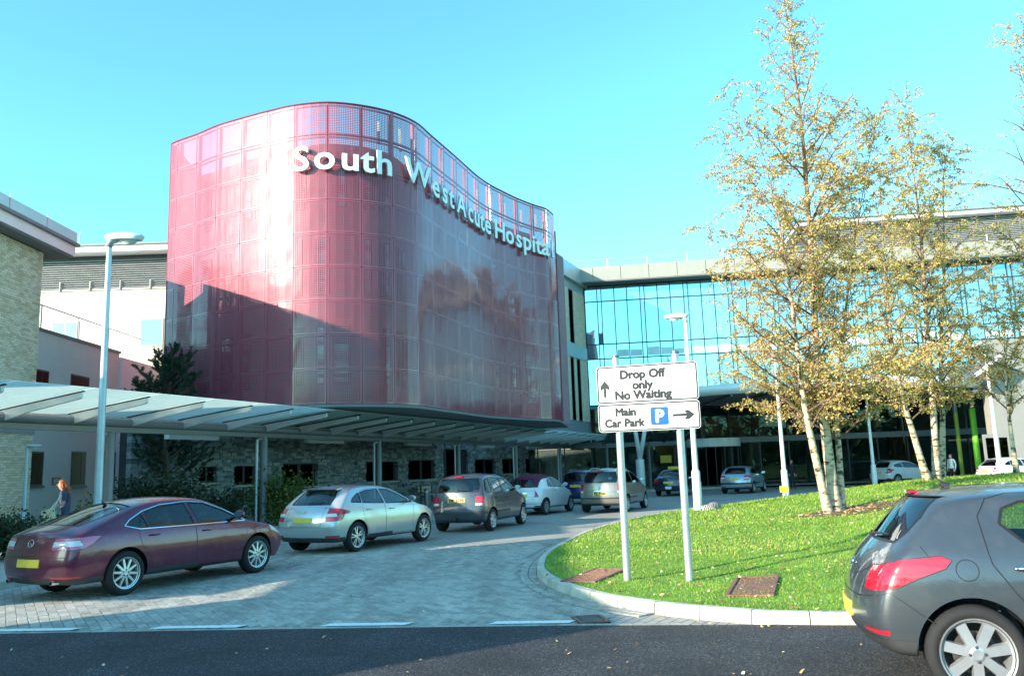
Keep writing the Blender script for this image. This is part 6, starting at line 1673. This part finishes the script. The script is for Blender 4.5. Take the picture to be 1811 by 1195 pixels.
def birch(label, stems, Y, env, nleaf, seed, base_z, leaf_h0=.12, warm=0.0, lean=None, lsize=.044, bare=(2, 2), dens=4.6):
    r = random.Random(seed)
    S3 = []
    for st_, r0 in stems:
        pts = [gy(x, y, Y+dy) for x, y, dy in st_]; pts[0].z = base_z-.15; S3.append((catmull([tuple(p) for p in pts], 5), r0))
    base = Vector(S3[0][0][0]); t = thing('birch_tree', label, 'tree', (base.x, base.y, base_z))
    top = max(s[-1][2] for s, _ in S3); H_ = top-base_z
    LB = MB(); TB = MB()
    axis = S3[0][0]
    for pts, r0 in S3:
        n = len(pts); b = MB()
        rad = [max(.012, r0*(1-(i/(n-1))**.85)*(1.0 if i > 2 else 1.25-.08*i)) for i in range(n)]
        b.tube(pts, rad, 10); b.build('trunk', 'birch_bark', t, smooth=True)
        # branches
        L = sum((Vector(pts[i+1])-Vector(pts[i])).length for i in range(n-1))
        nb = int(L*dens); ga = r.uniform(0, 6)
        for k in range(nb):
            u = .16+.84*(k+r.random())/nb; f = u*(n-1); i = min(n-2, int(f)); P = Vector(pts[i]).lerp(Vector(pts[i+1]), f-i)
            hf = (P.z-base_z)/H_
            if hf < leaf_h0*.9: continue
            ga += 2.4+r.uniform(-.5, .5); el = radians(r.uniform(28, 58)) if hf < .75 else radians(r.uniform(50, 72))
            ln = env(hf)*r.uniform(.55, 1.05); d = Vector((cos(ga)*cos(el), sin(ga)*cos(el), sin(el)))
            if ln < .15: continue
            q = [P]; m_ = 6; dd = d.copy()
            for s_ in range(m_):
                dd = (dd+Vector((r.gauss(0, .12), r.gauss(0, .12), -.10*(s_/m_)+r.gauss(0, .06)))).normalized(); q.append(q[-1]+dd*ln/m_)
            br = min(.03, rad[i]*.5)
            TB.tube(q, [max(.004, br*(1-.85*j/m_)) for j in range(m_+1)], 5, cap=False)
            nt_ = max(3, int(ln*6))
            for w_ in range(nt_):
                g = .2+.8*(w_+r.random())/nt_; ff = g*m_; j = min(m_-1, int(ff)); B0 = q[j].lerp(q[j+1], ff-j)
                a2 = r.uniform(0, 6.28); td_ = (dd*.5+Vector((cos(a2)*.7, sin(a2)*.7, r.uniform(-.15, .6)))).normalized(); tl_ = ln*r.uniform(.16, .34)+.1
                tp = [B0]
                for s_ in range(4): td_ = (td_+Vector((r.gauss(0, .15), r.gauss(0, .15), -.18))).normalized(); tp.append(tp[-1]+td_*tl_/4)
                TB.tube(tp, [.008, .007, .006, .005, .003], 3, cap=False)
                if bare[0] < hf < bare[1] and r.random() < .85: continue
                for _ in range(max(1, int(nleaf*tl_*r.uniform(.5, 1.4)))):
                    z = r.random()*4; z0 = min(3, int(z)); c = tp[z0].lerp(tp[z0+1], z-z0)+Vector((r.gauss(0, .04), r.gauss(0, .04), r.gauss(-.03, .04)))
                    leaf(LB, c, lsize*r.uniform(.7, 1.25), r, min(1, max(0, r.gauss(.46+warm+.22*(r.random()-.5), .24))))
    TB.build('branches', 'twig', t, smooth=True); LB.build('crown', 'birch_leaf', t, usernd=True)
    return t, len(LB.f)
z1 = mound(7.75, 20); 
birch('tall three-stemmed birch with thin golden leaves on the lawn', [
    ([(1478, 905, 0), (1462, 780, .1), (1447, 650, .1), (1437, 500, .2), (1428, 350, .1), (1415, 200, 0), (1398, 70, 0), (1385, -6, 0)], .145),
    ([(1466, 902, -.1), (1440, 800, -.3), (1420, 700, -.5), (1408, 600, -.6), (1392, 480, -.8), (1368, 350, -.9), (1340, 235, -.9)], .105),
    ([(1489, 902, .1), (1484, 800, .3), (1479, 720, .5), (1490, 600, .8), (1508, 450, 1.0), (1528, 330, 1.1), (1548, 225, 1.2)], .09)], 20.0,
    lambda h: 2.7 if h < .45 else (2.7-(h-.45)*2.9 if h < .85 else max(.15, 1.54-(h-.85)*8.5)), 84, 21, z1, .13, .18)
z2 = mound(13.9, 27)
birch('birch of upright and leaning stems at the crest of the mound', [
    ([(1655, 838, 0), (1650, 720, 0), (1640, 600, .1), (1633, 480, 0), (1625, 380, 0), (1612, 280, 0), (1604, 200, 0)], .125),
    ([(1664, 838, .2), (1667, 740, .4), (1664, 620, .6), (1670, 480, .8), (1668, 330, 1), (1675, 270, 1)], .11),
    ([(1640, 838, -.2), (1613, 760, -.5), (1590, 680, -.7), (1572, 560, -.8), (1562, 430, -.9), (1556, 320, -.9)], .12)], 27.0,
    lambda h: 2.2 if h < .5 else (2.2-(h-.5)*1.8 if h < .85 else max(.2, 1.57-(h-.85)*7.5)), 84, 33, z2, .16, .06, lsize=.048)
birch('birch with bare upper twigs and orange lower leaves near the white car', [
    ([(1850, 880, 0), (1842, 700, 0), (1832, 500, 0), (1822, 300, 0), (1815, 150, 0), (1812, 70, 0)], .16),
    ([(1800, 850, 1), (1785, 740, 1), (1778, 640, 1), (1790, 540, 1)], .09)], 25.0,
    lambda h: 2.3 if h < .6 else max(.3, 2.3-(h-.6)*3.2), 50, 44, mound(16, 25), .12, .2, lsize=.054, bare=(.56, .93))
# ---- pines beside the slate wall
def pine(label, px, Y, H_, wd, seed, h0, nbr, shoots=0):
    r = random.Random(seed); g = gy(px, 850, Y); t = thing('pine_tree', label, 'tree', (g.x, Y, .12)); b = MB()
    tr = [(g.x+.12*sin(k*.9), Y+.1*sin(k*1.3), .12+H_*k/7) for k in range(8)]
    b.tube(tr, [.11*(1-.11*k) for k in range(8)], 9); b.build('trunk', 'bark_dark', t, smooth=True)
    NB = MB(); BB = MB()
    def needles(p, d, n, s):
        for _ in range(n):
            v = (d*.7+Vector((r.gauss(0, .6), r.gauss(0, .6), r.gauss(.15, .5)))).normalized()*s*r.uniform(.7, 1.2); a = v.cross(Vector((r.gauss(0, 1), r.gauss(0, 1), r.gauss(0, 1)))).normalized()*.012
            NB.add([p-a, p+a, p+v], [(0, 1, 2)], rnd=min(1, max(0, r.gauss(.5, .28))))
    for k in range(nbr):
        u = h0+(1-h0)*(k+r.random())/nbr; i = min(6, int(u*7)); P = Vector(tr[i]).lerp(Vector(tr[i+1]), u*7-i); a = k*2.4+r.uniform(-.4, .4)
        ln = wd*(1.05-u*.62)*r.uniform(.6, 1.1); d = Vector((cos(a), sin(a), .25+.5*u)).normalized(); q = [P]
        for s_ in range(5): d = (d+Vector((r.gauss(0, .1), r.gauss(0, .1), .10))).normalized(); q.append(q[-1]+d*ln/5)
        BB.tube(q, [.03, .025, .02, .016, .012, .008], 5, cap=False)
        for s_ in range(9):
            f = 1.2+3.8*(s_+r.random())/9; j = min(4, int(f)); c = q[j].lerp(q[j+1], f-j); sd_ = (d+Vector((r.gauss(0, .7), r.gauss(0, .7), r.gauss(.3, .4)))).normalized(); tl_ = r.uniform(.15, .38)
            BB.tube([c, c+sd_*tl_], [.008, .005], 4, cap=False)
            for m_ in range(6): needles(c+sd_*tl_*(m_+1)/6, sd_, 13, .12)
    BB.build('branches', 'bark_dark', t, smooth=True); NB.build('crown', 'pine_needle', t, usernd=True)
pine('dark pine rising through the gap behind the glass walkway roof', 292, 27.2, 5.4, 2.2, 5, .25, 62)
pine('slim dark pine with upright shoots beside the cream wing', 250, 29.5, 4.9, 1.0, 8, .45, 26)
def shrub(name, label, c, rx, ry, rz, n, m, seed, size=.07, cat='shrub', stems=7, group=None):
    r = random.Random(seed); t = thing(name, label, cat, c, 0, group); SB = MB(); LB = MB(); C = Vector(c)
    tips = []
    for k in range(stems):
        a = 2*pi*k/stems+r.uniform(-.4, .4); h = rz*r.uniform(.6, 1.05); e_ = C+Vector((cos(a)*rx*r.uniform(.2, .9), sin(a)*ry*r.uniform(.2, .9), h)); md = C.lerp(e_, .5)+Vector((r.gauss(0, .08), r.gauss(0, .08), .1))
        SB.tube([C, md, e_], [.02, .014, .005], 5, cap=False); tips.append((C, md, e_))
    for _ in range(n):
        A, M_, E_ = r.choice(tips); u = r.uniform(.15, 1.0); p = A.lerp(M_, u*2) if u < .5 else M_.lerp(E_, u*2-1)
        p = p+Vector((r.gauss(0, .24*rx), r.gauss(0, .24*ry), r.gauss(0, .10*rz)))
        if p.z < C.z+.02: p.z = C.z+abs(r.gauss(0, .1))+.02
        leaf(LB, p, size*r.uniform(.6, 1.3), r, min(1, max(0, r.gauss(.5, .28))))
    SB.build('stems', 'bark_dark', t); LB.build('foliage', m, t, usernd=True)
g = gy(500, 900, 28.0); shrub('shrub', 'yellow-green leafy shrub against the slate wall by a column', (g.x, 28.0, .12), 1.25, .7, 1.65, 2600, 'shrub_leaf', 3, .085)
g = gy(440, 900, 27.6); shrub('shrub', 'straggly green shrub beside the yellow-green one under the walkway', (g.x, 28.6, .12), .6, .5, 1.3, 900, 'shrub_leaf', 13, .08)
g = gy(300, 870, 25.6); shrub('shrub', 'dense dark evergreen shrub at the foot of the pine', (g.x-.2, 25.8, .12), 1.8, .9, 1.9, 5200, 'dark_leaf', 4, .09, stems=12)
g = gy(395, 890, 26.0); shrub('shrub', 'low dark evergreen shrub between the pine and walkway column', (g.x, 26.4, .12), .9, .6, 1.25, 1800, 'dark_leaf', 6, .08)
g = gy(190, 880, 23); shrub('shrub', 'small pale leafy plant behind the tall street lamp', (g.x-.2, 23.2, .12), .7, .45, 1.15, 700, 'shrub_leaf', 9, .09)
g = gy(140, 885, 22.5); shrub('shrub', 'small spiky plant in front of the cream wall', (g.x, 23.5, .12), .5, .4, .95, 420, 'shrub_leaf', 10, .08)
for k, (px, Y, h, lab) in enumerate(((-30, 18.6, .95, 'dark clipped hedge clump at the foot of the brick wing'), (55, 18.4, .85, 'dark clipped hedge clump below the path lamp'), (130, 19.0, .62, 'dark clipped hedge clump by the bag of the red-haired person'))):
    g = gy(px, 920, Y); shrub('hedge', lab, (g.x, Y, .12), 1.5, .7, h, 4200, 'dark_leaf', 60+k, .06, 'hedge', stems=16)
# ---- lawn: blades and fallen leaves
def lawn():
    r = random.Random(77); B = MB()
    bands = [(8.6, 14, 34000), (14, 21, 26000), (21, 33, 16000)]
    for y0, y1, n in bands:
        k = 0; tries = 0
        while k < n and tries < n*6:
            tries += 1; y = r.uniform(y0, y1); x = r.uniform(.2, min(26, .66*y+1.2))
            if not inside(ISLC, x, y): continue
            s = segdist(x, y, ISLC)
            if s < .15: continue
            if (x-7.8)**2+(y-20)**2 < .5: continue
            z = mound(x, y, s); h = r.uniform(.018, .042)*(1 if y < 14 else (1.35 if y < 21 else 1.9)); w_ = .006*(1 if y < 14 else (1.7 if y < 21 else 2.8)); a = r.uniform(0, 6.28); d = Vector((cos(a), sin(a), 0)); t_ = Vector((r.gauss(0, .4), r.gauss(0, .4), 1))*h
            P = Vector((x, y, z-.005)); patch = .5+.5*sin(x*1.1+1.7*sin(y*.6))*cos(y*.9+.5*x)
            B.add([P-d*w_, P+d*w_, P+t_], [(0, 1, 2)], rnd=min(1, max(0, r.gauss(.28+.42*patch, .22)))); k += 1
    o = B.build('grass', 'grass_blade', None, usernd=True); o['kind'] = 'stuff'; o['label'] = 'short bright green grass on the mound'; o['category'] = 'grass'
    L = MB(); k = 0
    def put(x, y, z, s):
        q = Vector((x, y, z)); a = r.uniform(0, 6.28); u = Vector((cos(a), sin(a), r.gauss(0, .25)))*s; v = Vector((-sin(a), cos(a), r.gauss(0, .25)))*s*.7
        L.add([q-u, q+v, q+u+Vector((0, 0, s*.3)), q-v], [(0, 1, 2, 3)], rnd=r.random())
    while k < 1500:
        y = r.uniform(8.8, 26); x = r.uniform(.3, .62*y+.5)
        dt = hypot(x-7.0, y-17); 
        if r.random() > math.exp(-(dt/9)**2)+.25: continue
        if inside(ISLC, x, y): put(x, y, mound(x, y)+r.uniform(.02, .05), r.uniform(.02, .036)); k += 1
    for _ in range(420):
        a = r.uniform(0, 6.28); d = abs(r.gauss(0, .75)); x, y = 7.9+cos(a)*d*1.25, 19.9+sin(a)*d; put(x, y, mound(x, y)+.03, r.uniform(.03, .05))
    for _ in range(110):
        y = r.uniform(4, 9.2); x = r.uniform(-.62*y, .55*y); put(x, y, .012, r.uniform(.012, .026))
    for _ in range(170):
        y = r.uniform(9.6, 19); x = r.gauss(-.4, 1.4)
        if not inside(ISLC, x, y): put(x, y, .014, r.uniform(.012, .028))
    for _ in range(60):
        p = r.choice([q for q in ISLS if q[0] < 6 and q[1] < 14]); put(p[0]-r.uniform(0, .25), p[1]-r.uniform(.0, .2), .015, r.uniform(.015, .03))
    o = L.build('fallen_leaves', 'fallen_leaf', None, usernd=True); o['kind'] = 'stuff'
lawn()
b = MB(); n = 40; vs = [(7.85, 19.95, mound(7.85, 19.95)+.03)]; rr = random.Random(8)
for k in range(n):
    a = 2*pi*k/n; d = .95*(1+.15*sin(3*a)+rr.uniform(-.06, .06)); x, y = 7.85+cos(a)*d*1.3, 19.95+sin(a)*d*.9; vs.append((x, y, mound(x, y)+.012))
b.add(vs, [(0, 1+k, 1+(k+1) % n) for k in range(n)]); o = b.build('soil_bed', 'soil', None); o['kind'] = 'structure'
# ---- belt of trees added behind the camera to darken what glass and paint reflect
def belt():
    r = random.Random(12); B = MB()
    for k in range(150):
        a = radians(195+150*k/149); R = r.uniform(62, 80); cx, cy = R*cos(a), R*sin(a); h = r.uniform(6.5, 11)
        for _ in range(46):
            p = Vector((cx+r.gauss(0, 2.4), cy+r.gauss(0, 2.4), abs(r.gauss(h*.5, h*.3)))); leaf(B, p, r.uniform(1.1, 2.4), r, r.random())
    o = B.build('added_wood', 'shrub_leaf', None, usernd=True); o['kind'] = 'stuff'
belt()
# ------------------------------------------------------------------ people
mat('skin', (.55, .33, .25), .6, 0, .06, 20); mat('hair_red', (.34, .085, .02), .55, 0, .3, 30); mat('hair_dark', (.03, .022, .018), .6, 0, .2, 30)
mat('cloth_navy', (.04, .06, .13), .85, 0, .15, 20); mat('cloth_dark', (.02, .021, .025), .85, 0, .15, 20); mat('cloth_white', (.72, .72, .70), .85, 0, .08, 20); mat('cloth_jeans', (.05, .07, .12), .9, 0, .2, 30)
def person(label, loc, face, pose, top, legs, hair, hairlen=0.0, hold=None):
    """pose: dict of joint positions in metres, x forward, y left, z up"""
    J = dict(pelvis=(0, 0, .95), waist=(0, 0, 1.08), chest=(.0, 0, 1.28), collar=(0, 0, 1.42), neck=(.01, 0, 1.48), jaw=(.03, 0, 1.55), head=(.035, 0, 1.63), crown=(.02, 0, 1.70),
             hipL=(0, .09, .92), kneeL=(.03, .10, .50), ankL=(-.02, .10, .09), toeL=(.14, .11, .045), hipR=(0, -.09, .92), kneeR=(.03, -.10, .50), ankR=(-.02, -.10, .09), toeR=(.14, -.11, .045),
             shL=(0, .17, 1.39), elL=(-.03, .23, 1.12), wrL=(.06, .23, .88), shR=(0, -.17, 1.39), elR=(-.03, -.23, 1.12), wrR=(.06, -.23, .88))
    J.update({k: v for k, v in pose.items() if k[0] != '_'})
    rad = dict(pelvis=(.155, .115), waist=(.13, .10), chest=(.15, .115), collar=(.10, .08), neck=(.05, .052), jaw=(.062, .075), head=(.078, .092), crown=(.055, .062), hipL=(.09, .09), hipR=(.09, .09), kneeL=(.06, .06), kneeR=(.06, .06),
               ankL=(.042, .045), ankR=(.042, .045), toeL=(.04, .03), toeR=(.04, .03), shL=(.062, .062), shR=(.062, .062), elL=(.044, .044), elR=(.044, .044), wrL=(.028, .026), wrR=(.028, .026))
    E = [('pelvis', 'waist'), ('waist', 'chest'), ('chest', 'collar'), ('collar', 'neck'), ('neck', 'jaw'), ('jaw', 'head'), ('head', 'crown'), ('collar', 'shL'), ('shL', 'elL'), ('elL', 'wrL'), ('collar', 'shR'), ('shR', 'elR'), ('elR', 'wrR'),
         ('pelvis', 'hipL'), ('hipL', 'kneeL'), ('kneeL', 'ankL'), ('ankL', 'toeL'), ('pelvis', 'hipR'), ('hipR', 'kneeR'), ('kneeR', 'ankR'), ('ankR', 'toeR')]
    for s, sg in (('L', 1), ('R', -1)):
        w_ = Vector(J['wr'+s]); d = (w_-Vector(J['el'+s])).normalized(); sd_ = Vector((0, 1, 0)).cross(d)
        if sd_.length < .1: sd_ = Vector((1, 0, 0))
        sd_.normalize(); p = w_+d*.06; J['palm'+s] = tuple(p); rad['palm'+s] = (.036, .020); E.append(('wr'+s, 'palm'+s))
        inw = d.cross(sd_).normalized()*-sg
        for k, ln in enumerate((.066, .074, .070, .055)):
            a = p+sd_*(.026-.0175*k)+d*.02; c = a+d*ln*.55+inw*.012; e_ = c+d*ln*.4+inw*.022
            for q, v, rr in (('a', a, .010), ('b', c, .0088), ('c', e_, .0075)): J[f'f{s}{k}{q}'] = tuple(v); rad[f'f{s}{k}{q}'] = (rr, rr)
            E += [('palm'+s, f'f{s}{k}a'), (f'f{s}{k}a', f'f{s}{k}b'), (f'f{s}{k}b', f'f{s}{k}c')]
        a = w_+d*.03+sd_*.032; c = a+d*.03+sd_*.018
        for q, v in (('a', a), ('b', c)): J[f't{s}{q}'] = tuple(v); rad[f't{s}{q}'] = (.010, .009)
        E += [('palm'+s, f't{s}a'), (f't{s}a', f't{s}b')]
    keys = list(J); ix = {k: i for i, k in enumerate(keys)}
    me = bpy.data.meshes.new('figure'); me.from_pydata([J[k] for k in keys], [(ix[a], ix[c]) for a, c in E], [])
    o = bpy.data.objects.new('figure', me); COL.objects.link(o); o.modifiers.new('k', 'SKIN')
    sv = me.skin_vertices[0].data
    for k in keys: sv[ix[k]].radius = rad[k]
    sv[ix['pelvis']].use_root = True
    md = o.modifiers.new('s', 'SUBSURF'); md.levels = 2; md.render_levels = 2
    dg = bpy.context.evaluated_depsgraph_get(); dg.update(); body = bpy.data.meshes.new_from_object(o.evaluated_get(dg)); bpy.data.objects.remove(o)
    body.materials.clear()
    for m in ('skin', top, legs, 'black_plastic'): body.materials.append(MATS[m])
    for p in body.polygons:
        c = Vector(p.center); p.use_smooth = True
        def near(a, b_, rr):
            A, B = Vector(J[a]), Vector(J[b_]); t_ = max(0, min(1, (c-A).dot(B-A)/max(1e-6, (B-A).length_squared))); return (A+(B-A)*t_-c).length < rr
        mi = 2
        if c.z < .10: mi = 3
        elif c.z > .93: mi = 1
        sleeve = pose.get('_long', True)
        for s in 'LR':
            if near('wr'+s, 'palm'+s, .11) or near('palm'+s, f'f{s}1c', .07): mi = 0
            if not sleeve and near('el'+s, 'wr'+s, .065) : mi = 0
            if near('sh'+s, 'el'+s, .075) and mi != 0: mi = 1
            if sleeve and near('el'+s, 'wr'+s, .06) and not near('palm'+s, f'f{s}1c', .06): mi = 1
        if c.z > Vector(J['neck']).z-.01 and near('neck', 'crown', .16): mi = 0
        p.material_index = mi
    t = thing('person', label, 'person', loc, face); XFt = XF[t.name]
    link_mesh('body', body, t)
    hd = Vector(J['head'])
    def L2W(b): b.v = [tuple(XFt @ Vector(p)) for p in b.v]; return b
    # facial features and ears
    b = MB(); b.add([hd+Vector((.085, .012, -.005)), hd+Vector((.085, -.012, -.005)), hd+Vector((.112, 0, -.03)), hd+Vector((.09, 0, .02))], [(0, 1, 2), (0, 2, 3), (2, 1, 3)]); L2W(b).build('nose', 'skin', t)
    for s in (-1, 1):
        b = MB(); b.lathe([(.001, .012), (.009, .008), (.012, 0)], 8, hd+Vector((.074, s*.030, .005)), 'x'); L2W(b).build('eye', 'hair_dark', t)
        b = MB(); b.lathe([(.001, .010), (.016, .008), (.022, 0)], 8, hd+Vector((-.005, s*.078, -.01)), 'y'); L2W(b).build('ear', 'skin', t)
    b = MB(); b.box(hd.x+.072, hd.x+.082, -.02, .02, hd.z-.064, hd.z-.056); L2W(b).build('mouth', 'maroon_sign', t)
    b = MB(); n = 16; vs = []; rows = 9
    for i in range(rows):
        a = pi*.5-pi*.80*i/(rows-1)
        for k in range(n):
            th = 2*pi*k/n; cx = cos(th); rr = cos(a)
            lim = 1.0
            z = sin(a)*.115; x = cx*.108*rr-.018; y = sin(th)*.098*rr
            if cx > .2 and a < .35: x, z = min(x, .03), max(z, .03)
            vs.append(hd+Vector((x, y, z+.012)))
    b.add(vs, [(i*n+k, i*n+(k+1) % n, (i+1)*n+(k+1) % n, (i+1)*n+k) for i in range(rows-1) for k in range(n)])
    if hairlen:
        for k in range(26):
            an = pi*.55+pi*.9*k/25; s0 = hd+Vector((cos(an)*.09-.02, sin(an)*.085, .02)); e_ = hairlen
            b.tube([s0, s0+Vector((-.06+.05*sin(k), .0+.03*sin(k*2), -.14)), s0+e_*.55+Vector((0, .02*sin(k*3), 0)), s0+e_+Vector((.02*sin(k), .03*sin(k*2.3), .03*sin(k*1.7)))], [.028, .032, .026, .006], 6)
    L2W(b).build('hair', hair, t, smooth=True)
    return t
g = gy(117, 870, 20.6)
wm = person('red-haired person in navy top walking with a bag by the hedge', (g.x, 20.6, .12), radians(200), dict(collar=(.05, 0, 1.40), neck=(.07, 0, 1.45), jaw=(.10, 0, 1.51), head=(.11, 0, 1.575), crown=(.10, 0, 1.64), chest=(.02, 0, 1.26),
    elR=(-.06, -.22, 1.13), wrR=(.05, -.20, .92), elL=(.02, .22, 1.12), wrL=(.22, .14, 1.02), kneeL=(.14, .1, .52), ankL=(.10, .10, .09), toeL=(.25, .11, .045), kneeR=(-.03, -.1, .50), ankR=(-.26, -.10, .14), toeR=(-.14, -.11, .05), _long=False), 'cloth_navy', 'cloth_jeans', 'hair_red', Vector((-.10, 0, -.36)))
wx = XF[wm.name]
bag = thing('shoulder_bag', 'cream and green bag carried by the red-haired person', 'bag', (g.x-.25, 20.6, .95), radians(200))
b = MB(); pts = [(.14, .235, .62), (.40, .235, .62), (.47, .235, .96), (.20, .235, 1.04)]; b.slab(pts, (0, .09, 0)); b.v = [tuple(wx @ Vector(p)) for p in b.v]; mat('bag_cream', (.70, .62, .42), .8, 0, .15, 15); b.build('body', 'bag_cream', bag)
b = MB(); b.slab([(.10, .20, .80), (.36, .20, .78), (.24, .20, 1.12)], (0, .03, 0)); b.v = [tuple(wx @ Vector(p)) for p in b.v]; mat('folder_green', (.10, .45, .34), .6); b.build('folder', 'folder_green', bag)
b = MB(); b.tube([(.20, .28, 1.03), (.12, .20, 1.25), (.05, .12, 1.45), (-.02, .16, 1.42), (.30, .28, .98)], .012, 6); b.v = [tuple(wx @ Vector(p)) for p in b.v]; b.build('strap', 'cloth_white', bag)
g = gy(1402, 850, 49.5); person('person in a dark suit standing by the entrance screen', (g.x, 49.5, 0.0), radians(-110), dict(_long=True), 'cloth_dark', 'cloth_dark', 'hair_dark')
g = gy(1684, 830, 48.0); person('person in a white jacket beside the green posts', (g.x, 48.0, 0.0), radians(-150), dict(_long=True), 'cloth_white', 'cloth_dark', 'hair_dark')
